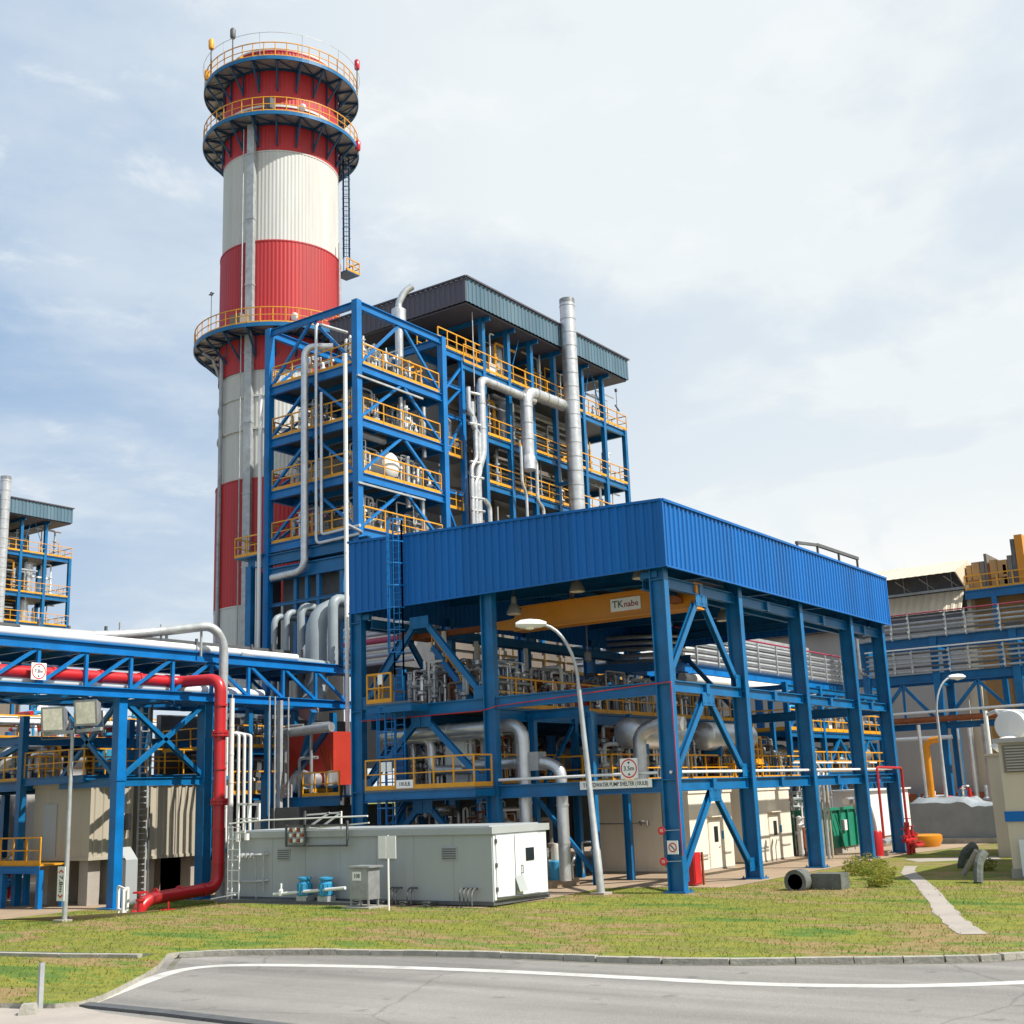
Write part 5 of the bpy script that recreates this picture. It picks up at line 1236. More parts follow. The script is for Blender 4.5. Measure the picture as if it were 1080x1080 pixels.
# things carried by the bridge
pipe([(-34,27.75,ZT+.46),(8.3,27.75,ZT+.46)],.20,'long white pipe lying along the top edge of the pipe bridge','white')
pipe([(-34,28.1,9.62),(4.4,28.1,9.62),(6.2,28.3,9.62)],.24,'white pipe lying on the lower chord inside the pipe bridge','white')
mb=MB(); P=[(-34,27.95,9.95),(.35,27.95,9.95),(.6,26.5,9.9),(.6,25.3,9.75),(.6,25.3,-.25),(-3.6,25.3,-.38),(-4.6,25.3,-.45),(-5.2,24.9,-1.0)]
RP=thing('red_fire_main','thick red fire water pipe along the bridge, dropping and turning along the ground','pipe',(.6,25.3,-.8))
mb.tube([(-34,27.95,9.95),(.2,27.95,9.95),(.62,25.35,9.92),(.62,25.3,-.12),(-3.9,25.0,-.30),(-4.6,24.9,-1.1)],.29,16,.7,6); obj('pipe',mb,'fire_red',RP,True)
mb=MB()
for x in (-26,-21,-16,-11,-7.2,-4.6,-2.3,-.6): mb.tube([(x-.09,27.95,9.95),(x+.09,27.95,9.95)],.33,16)
for z in (8.6,5.5,2.6,1.0): mb.tube([(.62,25.3,z-.05),(.62,25.3,z+.05)],.32,16)
for x in(-.4,-1.8,-3.2): mb.tube([(x-.05,25.2,-.16),(x+.05,25.2,-.16)],.32,14)
obj('coupling',mb,'fire_red',RP,True)
mb=MB()
for z in (7.2,3.9):
    mb.tube([(.62,25.3,z-.12),(.62,25.3,z-.02)],.42,18); mb.tube([(.62,25.3,z+.02),(.62,25.3,z+.12)],.42,18)
    for k_ in range(10): mb.lathe((.62+.37*math.cos(k_*.628),25.3+.37*math.sin(k_*.628),z-.17),[(.035,0),(.035,.34)],6)
obj('bolted_flange',mb,'fire_red',RP)
t=thing('bridge_cable_duct','broad grey cable duct rising over the bridge edge and dropping beside the red pipe','cable duct',(2.1,26.8,-.8))
mb=MB(); mb.tube([(-8,29.6,12.1),(-3.5,29.4,12.15),(-.8,28.6,12.5),(1.4,26.9,12.85),(2.05,26.75,12.0),(2.05,26.75,-.7)],.24,12,1.0,6); obj('duct',mb,'galv',t,True)
mb=MB()
for p in ((-2.6,29.2),(-.6,28.5),(1.0,27.3)): mb.bar((p[0],p[1],ZT),(p[0],p[1],12.9),.09)
for z in (1.4,3.6,5.8,8.0): mb.tube([(2.05,26.75,z),(2.05,26.75,z+.08)],.265,12)
obj('clamp',mb,'galv',t)
pipe([(1.62,25.6,-.7),(1.62,25.6,9.0)],.13,'slim cream pipe clipped right behind the vertical red pipe','white',flange=1.4)
pipe([(-34,31.2,12.0),(12,31.2,12.0)],.17,'dull red pipe along the back of the bridge top','sign_plum')
mb=MB()
for y,z in ((30.2,12.25),(32.4,12.7)):
    mb.box(-34,y-.3,z-.06,2 if z<12.5 else 12,y+.3,z+.10)
for x in range(-33,12,4): 
    mb.bar((x,30,11.5),(x,30,12.6),.12); mb.bar((x,32.5,11.5),(x,32.5,13.2),.12)
single('cable_trays',mb,'dark_grey','dark cable trays on short posts along the top of the pipe bridge','cable tray',part='tray')
for i,x in enumerate((2.65,3.1,3.52,3.92,4.35)):
    pipe([(x,27.15,-.7),(x,27.15,7.35-.02*i),(x,28.3,7.5)],(.12,.06,.085,.085,.085)[i],['broad white pipe first in the row of five beside the red pipe','slim white pipe second in the row of five beside the red pipe','white pipe third in the row of five beside the red pipe','white pipe fourth in the row of five beside the red pipe','white pipe last in the row of five beside the red pipe'][i],'white',.1)
for i,x in enumerate((2.2,2.95,5.6,6.0,7.0)):
    pipe([(x,27.05,-.7 if i<2 else 2),(x,27.05,9.4)],.035 if i<2 else .05,['hair thin grey conduit left of the white pipe row','second hair thin grey conduit above the white pipe row','thin grey conduit left of three under the bridge end','thin grey conduit between two others under the bridge end','thin grey conduit right of three under the bridge end'][i],'galv')
mb=MB(); mb.bar((6.5,27.2,2),(6.5,27.2,9.2),.3,.2); single('flat_cable_duct',mb,'galv','flat grey cable duct hanging under the right end of the bridge','cable duct')
for z_ in (5.0,1.4):
    mb=MB(); mb.lathe((2.65,27.0,z_),[(.22,0),(.22,.2)],10); mb.bar((2.3,27.0,z_+.1),(3.0,27.0,z_+.1),.08); single('blue_valve',mb,'valve_blue','small blue valve on the first white pipe, '+('upper' if z_>3 else 'lower')+' of two','valve')
# grey goosenecks at the right end of the bridge
for i,(y,r,zt) in enumerate(((33.4,.2,15.1),(32.35,.2,15.25),(31.1,.25,15.45),(28.45,.32,15.6))):
    pipe([(12.0,y,9.4 if i<3 else 11.5),(12.0,y,zt),(14.8,y,zt)],r,['first and leftmost grey gooseneck pipe rising behind the bridge end','second grey gooseneck pipe rising behind the bridge end','third and stouter grey gooseneck pipe rising behind the bridge end','slim grey gooseneck pipe on the right beside the fattest one'][i],'pipe_grey',.7,12)
pipe([(12.0,28.45,11.55),(4.0,27.75,11.62)],.24,'grey pipe foot joining the right gooseneck to the white bridge pipe','pipe_grey')
pipe([(10.4,29.0,8.9),(11.9,29.7,10.0),(11.9,29.7,15.1),(15.5,29.0,15.3)],.66,'fattest grey gooseneck pipe bending over behind the bridge end','pipe_grey',1.7,18)
vessel('pressure_drum','small white drum behind the grey gooseneck pipes',(13.0,30.4,12.6),.5,2.2,'X','white','drum')
for i in range(6):
    pipe([(11.9,27.4,11.4+.42*i),(11.9,22,11.4+.42*i)],.14 if i!=3 else .17,ORD[i]+' pipe in the dark stack running from the goosenecks behind the shelter','dull_silver' if i!=3 else 'sign_plum')
# orange covered machine under the bridge end
t=thing('covered_machine','machine under a bright orange red cover below the bridge end','machine',(10,26.5,3.9))
mb=MB(); mb.prism([(9,25.6),(9,29.3),(10.6,29.3),(10.6,25.6)],4.6,7.5); obj('cover',mb,'orange_cloth',t)
mb=MB()
for k in range(5): mb.bar((8.97,26.7-k*.22,6.9-k*.1),(8.97,26.1-k*.1,5.2),.03,.02)
obj('fold',mb,'rust',t)
mb=MB(); mb.drum((8.4,26.6,4.9),.45,.6,'X',14); mb.drum((8.2,25.0,4.9),.36,.7,'Z',14); mb.tube([(8.3,28,4.4),(8.3,27.6,5.3),(8.3,26.8,5.0)],.34,12,.4); obj('gearbox',mb,'silver',t,True)
mb=MB(); mb.box(7.6,23.8,3.95,13.4,29.2,4.02); mb.ib((7.6,23.8,3.75),(7.6,29.2,3.75),.2,.5); mb.bar((10.5,27.3,-.5),(10.5,27.3,3.9),.4); mb.bar((9.2,28.8,4),(7.9,26.0,8.6),.3); obj('plinth_frame',mb,'steel_blue',t)
for y_,z_ in ((28.3,7.9),(27.2,6.1),(26.3,7.9)):
    mb=MB(); mb.tube([(8.0,y_,4.0),(8.0,y_,z_),(8.2,y_-1.2,z_)],.09,8,.2); obj('pipe',mb,'dull_silver',t,True)
mb=MB(); mb.bar((8.3,29.0,4.1),(8.3,25.4,7.5),.26); obj('brace',mb,'navy_steel',t)
mb=MB(); mb.rail([(7.65,26.6,4.02),(7.65,23.9,4.02)],1.25,1.0,.035); obj('guard_rail',mb,'yellow',t)
pipe([(7.2,24.0,7.6),(7.2,28.2,7.45)],.26,'fat grey pipe end pointing left in front of the orange cover','dull_silver',n=14)
# containers on plinths
def container(x0,x1,y0,y1,z0,z1,l,door):
    t=thing('container_room',l,'container',((x0+x1)/2,(y0+y1)/2,gz(x0,y0)))
    mb=MB(); mb.box(x0+.08,y0+.08,z0+.02,x1-.08,y1-.08,z1-.02); 
    mb.sheet((x0,y0),(x1,y0),z0+.1,z1-.1,pitch=.42,dep=.05); mb.sheet((x0,y1),(x0,y0),z0+.1,z1-.1,pitch=1.1,dep=.02); obj('wall',mb,'container',t)
    mb=MB(); mb.box(x0-.08,y0-.1,z1-.1,x1+.08,y1+.08,z1+.08); mb.box(x0-.06,y0-.08,z0-.05,x1+.06,y1+.06,z0+.1)
    for a in(x0,x1-.12):
        mb.box(a-.04,y0-.08,z0+.1,a+.12,y0+.06,z1-.1)
    obj('frame',mb,'container',t)
    g_=gz(x0,y0)
    for a,b in ((x0+.3,y0+.4),(x1-.9,y0+.4),(x0+.3,y1-1.0),(x1-.9,y1-1.0)):
        mb=MB(); mb.box(a,b,g_,a+.7,b+.7,z0-.05); obj('plinth',mb,'concrete',t)
    mb=MB(); mb.box(x1-.5,y0-.35,z0+1.3,x1-.3,y0-.06,z0+2.1); obj('box_unit',mb,'black',t)
    if door:
        mb=MB(); mb.box(x0-.06,y0+2.6,z0+.1,x0-.03,y0+3.7,z0+2.7); obj('door',mb,'grey_and_shaded_paint',t)
container(-3,-.5,30.5,35.1,1.4,5.02,'beige corrugated container room with a grey door, left of the big bridge column',True)
container(.3,4.5,30.5,35.1,1.25,4.95,'beige corrugated container room between the bridge column and the red pipe',False)
t=thing('wall_ladder','narrow dark ladder in the gap between the two container rooms','ladder',(-.1,30.2,0))
mb=MB(); mb.ladder((-.1,30.2,-.8),(-.1,30.2,8.8),.5,side=(1,0,0),r=.04); obj('rails',mb,'galv',t)
mb=MB(); mb.tube([(.25,30.1,-.8),(.25,30.1,9)],.05,6); obj('conduit',mb,'dark_grey',t)
mb=MB(); mb.box(-1.7,29.3,-.8,-1.0,29.9,1.3); mb.add([(-1.7,29.3,1.3),(-1.0,29.3,1.3),(-1.0,29.9,1.9),(-1.7,29.9,1.9)],[(0,1,2,3)]); single('grey_cabinet',mb,'grey_and_shaded_paint','plain grey cabinet standing below the left container room','cabinet')
mb=MB(); mb.box(.4,36,-.8,8,36.6,4); single('back_wall',mb,'dark_grey','dark wall behind the container rooms','wall')
# stair and landing to the container door
t=thing('access_stair','blue stair with yellow railings climbing to the container door','stair',(-4.3,34,-.8))
mb=MB(); mb.box(-4.7,31.9,1.2,-3.1,35.2,1.28); obj('landing',mb,'yellow',t)
mb=MB(); mb.ib((-4.7,31.9,1.02),(-4.7,35.2,1.02),.14,.34)
for x in(-4.6,-3.3):
    for y in(32.0,35.0): mb.bar((x,y,-.8),(x,y,1.0),.24)
    mb.bar((x,35.2,1.05),(x,38.2,-.75),.1,.32)
for k in range(9): mb.box(-4.55,35.3+k*.32,.95-k*.2,-3.35,35.55+k*.32,.99-k*.2)
obj('frame',mb,'bright_blue',t)
mb=MB(); mb.rail([(-4.7,31.9,1.28),(-4.7,35.2,1.28)],1.25,1.1,.035)
for x in(-4.65,-3.3):
    mb.bar((x,35.2,2.5),(x,38.2,.6),.06); mb.bar((x,35.2,1.9),(x,38.2,0),.05)
    for k in range(4): mb.bar((x,35.3+k*.95,1.1-k*.6),(x,35.3+k*.95,2.45-k*.6),.06)
obj('guard_rail',mb,'yellow',t)
# steel floors behind the containers
ST=thing('steel_gallery','two storey blue steel gallery full of pipes behind and above the container rooms','steel floor',(-1,36,-.8))
for x in (-3.6,3.0,9.5):
    for y in (35.4,41,47): bcol(x,y,-.8,8.6,.36,ST,'steel_blue')
for x in (-9.5,):
    for y in (41,47): bcol(x,y,-.8,8.6,.36,ST,'steel_blue')
for z in (5.3,7.6):
    for x0,x1 in((-3.6,9.5),):
        for y in (35.4,41,47): ibm(ST,(x0,y,z-.25),(x1,y,z-.25),.25,.45,'steel_blue')
    for x in(-3.6,3,9.5): ibm(ST,(x,35.4,z-.25),(x,47,z-.25),.25,.45,'steel_blue')
    mb=MB(); mb.box(-3.8,35.3 if z<6 else 38,z-.03,9.5,47,z+.03); obj('deck',mb,'grating',ST)
    mb=MB(); mb.rail([(9.4,35.4 if z<6 else 38,z),(-3.7,35.4 if z<6 else 38,z),(-3.7,46.8,z)],1.25,1.5,.04); obj('guard_rail',mb,'yellow',ST)
br(ST,(-3.6,35.4,7.2),(-3.6,40.8,5.6),.25,'steel_blue')
mb=MB(); mb.ib((-3.6,30.3,5.25),(-3.6,35.3,5.25),.2,.36); mb.ib((-3.6,30.3,5.25),(5,30.3,5.25),.2,.3); obj('roof_beam',mb,'steel_blue',ST)
mb=MB(); mb.rail([(-3.6,35.2,5.45),(-3.6,30.3,5.45),(5,30.3,5.45)],1.25,1.3,.035,kick=False); obj('guard_rail',mb,'yellow',ST)
for k in range(14):
    x0=-3.2+(k%4)*3.2; y0=36+(k//4)*2.6; z=(5.33,-.7,7.63)[k%3]
    if z>7: y0+=2
    valves('valve_station','jumble of pipes in the left steel gallery, %s row, %s, %s bay'%(['front','second','third','back'][k//4],['middle floor','ground floor','upper floor'][k%3],['first','second','third','fourth'][k%4]),x0,y0,z,x0+2.6,y0+1.8,z+2.2,200+k,12,('silver','white','valve_blue','fire_red') if k%3 else ('silver','yellow','dull_silver'),'valve stations in the left steel gallery',r=(.06,.2))
for k in range(4):
    vessel('pressure_drum','pale drum standing deep in the left steel gallery, '+['nearest the stair','second from the stair','third from the stair','furthest right'][k],(-2.4+3.1*k,38.6+1.2*(k%2),6.5+.0*k),.6,1.2,'Z',('white','silver','valve_blue','dull_silver')[k],'drum')
for k in range(5):
    pipe([(-9,37.2+k*.5,8.4+.1*k),(9,37.2+k*.5,8.4+.1*k)],.12+.03*(k%3),'pipe under the bridge along the top of the steel gallery, %s from the front'%['first','second','third','fourth','fifth'][k],('silver','white','dull_silver')[k%3])
# the low hall closing the view behind the gallery
t=thing('rear_hall','long low grey hall behind the steel gallery','building',(0,56,0))
mb=MB(); mb.box(-60,60,-1,22,75,8.5); obj('wall',mb,'hall_grey',t); mb=MB(); mb.box(-60.3,59.7,8.5,22.3,75.3,8.8); obj('roof',mb,'dark_grey',t)
mb=MB()
for x in range(-56,20,6): mb.box(x,59.93,2,x+3,60,5)
obj('louvre',mb,'dark_grey',t)
# second plant block at far left, seen between the bridge columns
for k in range(3):
    x0=-14+k*3; 
    valves('valve_station','far cluster of blue and silver pipework at the left edge under the bridge, '+['leftmost','middle','rightmost'][k],x0,41+2*k,-.8,x0+2.6,44+2*k,6.5,300+k,14,('silver','valve_blue','white','yellow'),'pipework clusters at the far left',r=(.06,.22))
t=thing('blue_vessel_frame','blue horizontal vessel on a frame at the left edge under the bridge','vessel',(-7,38,0))
mb=MB(); mb.drum((-6,39.5,2.0),.8,3.0,'Y',16); obj('shell',mb,'steel_blue',t,True); mb=MB(); mb.box(-6.6,38.3,-.8,-5.4,38.7,1.5); mb.box(-6.6,40.3,-.8,-5.4,40.7,1.5); obj('saddle',mb,'concrete',t)
# white barrier and red hydrant in the left grass
t=thing('pipe_barrier','low white tubular barrier standing on the grass before the big bridge column','barrier',(-7.5,23,-.8))
g_=gz(-6.5,23.3)
mb=MB()
for a,b in (((-5.9,24.3),(-6.5,22.9)),((-6.5,22.9),(-7.1,22.4))):
    mb.bar((*a,g_+1.25),(*b,g_+1.15),.08); mb.bar((*a,g_+.3),(*b,g_+.25),.08)
for p in ((-5.9,24.3),(-6.5,22.9),(-7.1,22.4)): mb.bar((*p,g_-.1),(*p,g_+1.25),.1)
obj('frame',mb,'white',t)
t=thing('fire_hydrant','small red hydrant post with a wheel beside the end of the thick red pipe','hydrant',(-6.2,21.9,g_))
mb=MB(); mb.lathe((-6.3,22.3,g_-.1),[(.24,0),(.24,.1),(.14,.14),(.14,.75),(.2,.8),(.2,.88)],12); mb.tube([(-6.3,22.3,g_+.45),(-5.6,23.6,g_+.3)],.07,8); obj('body',mb,'fire_red',t,True)
mb=MB(); mb.tube([(-6.3,22.3,g_+.8),(-6.3,22.3,g_+1.05)],.04,6); mb.annulus((-6.3,22.3),.26,.33,g_+1.02,g_+1.08,18); mb.bar((-6.6,22.3,g_+1.05),(-6.0,22.3,g_+1.05),.04); obj('handwheel',mb,'fire_red',t)
mb=MB(); c=(-3.9,23.4,g_); mb.tube([(c[0],c[1],g_-.1),(c[0],c[1],g_+.45)],.04,6); mb.annulus(c,.3,.37,g_+.05,g_+.12,18); mb.bar((c[0]-.33,c[1],g_+.09),(c[0]+.33,c[1],g_+.09),.05); single('ground_valve',mb,'fire_red','red hand wheel lying low in front of the thick red ground pipe','valve')
# ---------------------------------------------------------------- clutter inside and behind the shelter
mats1=('silver','dull_silver','white')
DK='feed pump skids in the shelter'
def pumpset(x,y,z,label):
    t=thing('pump_skid',label,'pump skid',(x,y,z),DK)
    mb=MB(); mb.box(x-2.2,y-.8,z,x+2.2,y+.8,z+.3); obj('base',mb,'steel_blue',t)
    mb=MB(); mb.drum((x-1.0,y,z+1.0),.65,1.3,'X',18); obj('motor',mb,'pipe_grey',t,True)
    mb=MB(); mb.drum((x+1.0,y,z+.9),.5,1.4,'X',18); mb.tube([(x+1.0,y,z+1.2),(x+1.0,y,z+2.4)],.25,12); mb.tube([(x+1.6,y,z+1.1),(x+1.6,y,z+2.2),(x+1.6,y+1.2,z+2.2)],.2,12,.4); obj('pump',mb,'silver',t,True)
    mb=MB(); mb.lathe((x+1.0,y,z+2.0),[(.4,0),(.4,.1)],14); mb.lathe((x+1.6,y,z+1.7),[(.34,0),(.34,.1)],14); obj('flange',mb,'dull_silver',t)
    return t
for i,(x,y) in enumerate(((5.5,11),(11.5,11),(17.5,11),(23,11))): pumpset(x,y,4.22,'motor driven pump set on the lower shelter floor, %s from the front'%['first','second','third','fourth'][i])
for i,(x,y) in enumerate(((6,13.8),(13,13.8),(20,13.8))): pumpset(x,y,7.36,'motor driven pump set on the upper shelter floor, %s from the front'%['first','second','third'][i])
P_=pipe
P_([(.9,15,6.5),(.9,7.2,6.55),(.9,7.2,.2)],.27,'thick silver pipe inside the front beam, bending down right of the middle column','silver',.7,14,flange=2)
P_([(1.3,15,6.3),(1.3,9.1,6.35),(1.3,9.1,.2)],.24,'thick silver pipe dropping just left of the front middle column','silver',.6,12,flange=2)
P_([(1.3,13.5,6.3),(1.3,12.4,6.2),(1.3,12.4,4.9),(1.3,9.4,4.8)],.2,'silver pipe looping behind the yellow railing of the lower front platform','silver',.4,12)
P_([(1.2,10.5,5.0),(1.2,6.4,5.0),(1.2,5.6,4.7),(1.2,5.6,.3)],.24,'silver pipe with a square box crossing to the right of the middle column','silver',.6,12,flange=2)
mb=MB(); mb.box(.9,6.5,4.65,1.5,7.5,5.4); single('pipe_box',mb,'dull_silver','grey square box clamped round the low horizontal silver pipe','insulation box')
P_([(6.0,4.6,4.1),(6.0,4.6,6.2),(6.0,3.4,6.5),(6.0,2.4,6.4)],.3,'fat silver elbow pipe rising above the name board','silver',.8,14,flange=1.5)
P_([(6.4,3.6,3.6),(6.4,3.6,.5)],.3,'fat silver pipe dropping below the name board','silver',n=12)
vessel('pressure_drum','shiny silver horizontal drum above the height limit plate',(9.0,5.6,6.2),.7,4.5,'X','silver','drum')
vessel('pressure_drum','shiny silver drum further along inside the shelter beyond the second side column',(17,5.8,6.2),.7,5,'X','silver','drum')
t=thing('right_floor','narrow brown edged working floor with yellow rails behind the side columns','steel floor',(13,4,4))
mb=MB(); mb.box(5,5.4,4.0,26,8.6,4.06); obj('deck',mb,'grating',t)
mb=MB(); mb.ib((5,5.4,3.85),(26,5.4,3.85),.2,.3); mb.ib((5,8.6,3.85),(26,8.6,3.85),.2,.3); mb.ib((5,5.4,3.85),(5,8.6,3.85),.2,.3); 
for x in (6,9.2,14.5,21,25.6):
    mb.bar((x,8.5,3.6),(x,8.5,3.7),.26); mb.bar((x,6.9,3.9),(x,6.9,7.2),.24)
obj('frame',mb,'steel_blue',t)
mb=MB(); mb.rail([(5.1,8.5,4.06),(5.1,5.5,4.06),(25.9,5.5,4.06)],1.2,1.5,.035); obj('guard_rail',mb,'yellow',t)
mb=MB(); mb.rail([(16.5,5.2,4.9),(20,5.2,4.9)],1.3,.5,.05); mb.box(16.5,5.1,4.8,20,7,4.88); mb.bar((16.6,5.2,4.0),(16.6,5.2,4.9),.1); mb.bar((19.9,5.2,4.0),(19.9,5.2,4.9),.1); obj('yellow_step',mb,'yellow',t)
P_([(.0,-.06,4.32),(24.8,-.06,4.32)],.06,'thin white pipe lying along the lower side beam of the shelter','white')
P_([(.08,.5,4.32),(.08,7.9,4.32)],.06,'thin white pipe lying along the front beam above the name board','white')
P_([(14.5,1.2,4.7),(26,1.2,4.7)],.05,'thin white handrail pipe above the side beam between the last columns','white')
for i,x in enumerate((17.8,18.5,19.0)): P_([(x,1.4,.1),(x,1.4,3.9),(x+.2,1.4,4.2)],.12-.03*i,'upright grey pipe behind the third side column, %s of three'%['thickest','middle','thinnest'][i],('dull_silver','galv','container')[i],.1)
k=0
rowname=['front','second','third','fourth','fifth']
for (x0,y0,z,h,n,rows) in ((1.2,6.0,.05,2.6,-1,'ground bay between the front columns'),(2,9.5,.05,3.4,12,'ground bay left of the middle column'),(2,12.5,.05,3.4,12,'ground bay behind the caged ladder'),(2,9.6,4.22,2.4,12,'lower floor behind the yellow front railing'),(2,12.4,4.22,2.4,12,'lower floor in the left corner'),(6.6,5.8,4.06,2.6,12,'side floor above the nearest cabin'),(11,5.8,4.06,2.4,12,'side floor behind the second side column'),(16,5.8,4.06,2.4,12,'side floor between second and third side columns'),(21,5.8,4.06,2.4,12,'side floor near the fourth side column'),(1.5,12.0,7.4,2.6,14,'upper floor behind the caged ladder'),(1.5,9.4,7.4,2.4,14,'upper floor beside the front middle column'),(6,9.4,7.4,2.2,14,'upper floor second bay'),(11,9.4,7.4,2.2,14,'upper floor third bay'),(16,9.4,7.4,2.2,14,'upper floor fourth bay'),(21,9.4,7.4,2.2,14,'upper floor far bay'),(21.5,3.8,.05,3.4,14,'ground bay above the green skip'),(28,6,0,5,14,'open yard just beyond the shelter'),(29,12,0,7,16,'open yard behind the green skip')):
    valves('valve_station','tangle of pipes and valves, '+rows,x0,y0,z,x0+3.6,y0+2.4,z+h,400+k,n*3+10,('silver','dull_silver','white','rust') if k%2 else ('dull_silver','silver','galv','casing'),'valve stations in the pump shelter',r=(.025,.10)); k+=1
for i,(x,y) in enumerate(((3,12.9),(7.2,14.2),(11.8,14.4),(3.4,10.4))):
    P_([(x,y,7.4),(x,y,11.2)],.12,'upright pale pipe on the upper shelter floor, '+['beside the caged ladder','second from the ladder','third from the ladder','closest to the middle column'][i],'white')
t=thing('red_tank','dull dark red tank behind the upper floor railing right of the middle column','tank',(9,11,7.4))
mb=MB(); mb.box(7.4,10.2,7.45,12.5,12.2,9.0); obj('body',mb,'sign_plum',t); mb=MB(); mb.lathe((8.5,11,9.0),[(.4,0),(.4,.3)],12); obj('hatch',mb,'rust',t)
t=thing('inner_stair','steep yellow railed stair between the shelter floors behind the caged ladder','stair',(3,12,7.4))
mb=MB(); mb.bar((2.0,12.8,10.4),(2.0,10.3,7.4),.08,.25); mb.bar((2.8,12.8,10.4),(2.8,10.3,7.4),.08,.25)
for q in range(10): mb.box(2.0,12.7-q*.25,10.2-q*.3,2.8,12.95-q*.25,10.24-q*.3)
obj('flight',mb,'bright_blue',t)
mb=MB(); mb.bar((2.0,12.8,11.4),(2.0,10.3,8.4),.07); mb.bar((2.0,12.8,10.9),(2.0,10.3,7.9),.05)
for q in range(4): mb.bar((2.0,12.8-q*.8,10.3-q*.95),(2.0,12.8-q*.8,11.4-q*.95),.06)
obj('guard_rail',mb,'yellow',t)
t=thing('instrument_cabinet','tall pale grey instrument cabinet behind the lower front railing','cabinet',(2,12,4.2))
mb=MB(); mb.box(1.9,10.9,4.3,2.6,12.1,6.3); obj('box',mb,'pale_and_sunlit_paint',t); mb=MB(); mb.box(1.87,11.0,4.5,1.9,12.0,6.1); obj('door',mb,'pale_and_sunlit_paint',t)
# machine hall floor behind the shelter (seen under its roof)
BH=thing('middle_gallery','deep blue steel gallery of columns and decks between the shelter and the boiler house','steel floor',(15,21,0))
for x in (13,20,28,36):
    for y in (18.5,24): bcol(x,y,0,11,.4,BH,'steel_blue')
for z in (4.3,7.6,10.8):
    for y in (18.5,24): ibm(BH,(13,y,z-.2),(36,y,z-.2),.22,.42,'steel_blue')
    mb=MB(); mb.box(13,18.5,z-.02,36,24,z+.03); obj('deck',mb,'grating',BH)
    mb=MB(); mb.rail([(13,18.4,z),(36,18.4,z)],1.2,1.6,.04); obj('guard_rail',mb,'yellow',BH)
for a,b in((13,20),(20,28),(28,36)): br(BH,(a,18.5,7.8),((a+b)/2,18.5,10.5),.2,'steel_blue'); br(BH,(b,18.5,7.8),((a+b)/2,18.5,10.5),.2,'steel_blue')
for k in range(12):
    x=13.5+k%6*3.8; z=(7.65,4.35)[k//6]
    valves('valve_station','cluster of pipes in the gallery behind the shelter, %s bay on the %s floor'%(['first','second','third','fourth','fifth','sixth'][k%6],['upper','lower'][k//6]),x,19,z,x+3.4,23.5,z+2.8,600+k,16,('silver','white','dull_silver','valve_blue','yellow') if k%2 else ('silver','dull_silver','fire_red'),'pipe clusters in the gallery behind the shelter',r=(.06,.25))
t=thing('turbine_casing','big insulated casing coloured dark for shade behind the middle gallery','building',(22,29,0))
mb=MB(); mb.box(6,25.2,0,13.6,27.3,3.5); mb.box(16,25,0,44,27.2,10.4); 
for x in range(16,44,4): mb.box(x,24.85,0,x+.3,25,10.4)
obj('wall',mb,'dark_grey',t)  # dark grey wall colour stands in for deep shade behind the shelter
# ---------------------------------------------------------------- right hand pipe racks
def rackpipes(kind,a,b,n,z0,dz,r,axis,c,mats,lab):
    for i in range(n):
        z=z0+dz*i
        path=[(a,c,z),(b,c,z)] if axis=='X' else [(c,a,z),(c,b,z)]
        pipe(path,r,'%s pipe in %s'%(ORD[i],lab),mats[i%len(mats)],n=8)
R1=thing('pipe_rack','blue pipe rack carrying a stack of silver pipes seen through the shelter side bays','pipe rack',(38,12.5,0))
for y in (11.9,14.5):
    mb=MB(); mb.ib((23,y,10.75),(51,y,10.75),.28,.55); obj('beam',mb,'bright_blue',R1)
for x in (25,33,41,49):
    for y in(11.9,14.5): bcol(x,y,0,10.5,.42,R1,'bright_blue')
    mb=MB(); mb.ib((x,11.9,10.3),(x,14.5,10.3),.2,.3); obj('cross_beam',mb,'steel_blue',R1)
    mb=MB(); 
for x in range(26,51,3):
    mb=MB(); mb.bar((x,11.6,11.0),(x,11.6,13.0),.1); obj('pipe_post',mb,'galv',R1)
mb=MB(); mb.bar((23,11.9,10.75),(20.8,16,10.75),.28,.5); obj('bend_beam',mb,'bright_blue',R1)
for i in range(5):
    z=11.2+.37*i
    pipe([(21.5,17.5,z),(23.0,13.6,z),(25.0,11.75,z),(50.4,11.75,z)],.13,ORD[i]+' silver pipe of the stack seen through the shelter side bays','silver',3.0,8)
pipe([(23.5,11.4,10.05),(50,11.4,10.05)],.30,'fat cream pipe slung under the rack seen through the side bays','white',n=14)
pipe([(23.6,11.7,13.1),(50.4,11.7,13.1)],.06,'thin faded red pipe on top of the stack seen through the side bays','sign_plum')
mb=MB(); mb.box(28,14,13.2,50,15.5,14.0); mb.box(28,13.95,13.5,50,14,13.55); single('cable_duct',mb,'galv','broad grey duct lying behind the pipe stack high in the side bays','duct')
R2=thing('pipe_rack','tall blue two tier pipe rack crossing in front of the turbine hall at the right','pipe rack',(51,0,0))
for x in (50,53):
    for z in (10.95,13.6):
        mb=MB(); mb.ib((x,-24,z),(x,11,z),.3,.62); obj('beam',mb,'steel_blue',R2)
    for y in (9.6,4.4,-1.2,-7,-13): bcol(x,y,0,14 if y!=9.6 else 13.4,.5,R2,'steel_blue')
for y in (9.6,4.4,-1.2,-7,-13):
    for z in(10.6,13.2):
        mb=MB(); mb.ib((50,y,z),(53,y,z),.2,.35); obj('cross_beam',mb,'steel_blue',R2)
for y0,y1 in((9.4,4.6),(4.2,-1.0),(-1.4,-6.8),(-7.2,-12.8)):
    m=(y0+y1)/2
    mb=MB(); mb.bar((50,y0,7.7),(50,m,10.5),.22); mb.bar((50,y1,7.7),(50,m,10.5),.22); mb.bar((50,m,7.7),(50,m,10.5),.16); obj('brace',mb,'steel_blue',R2)
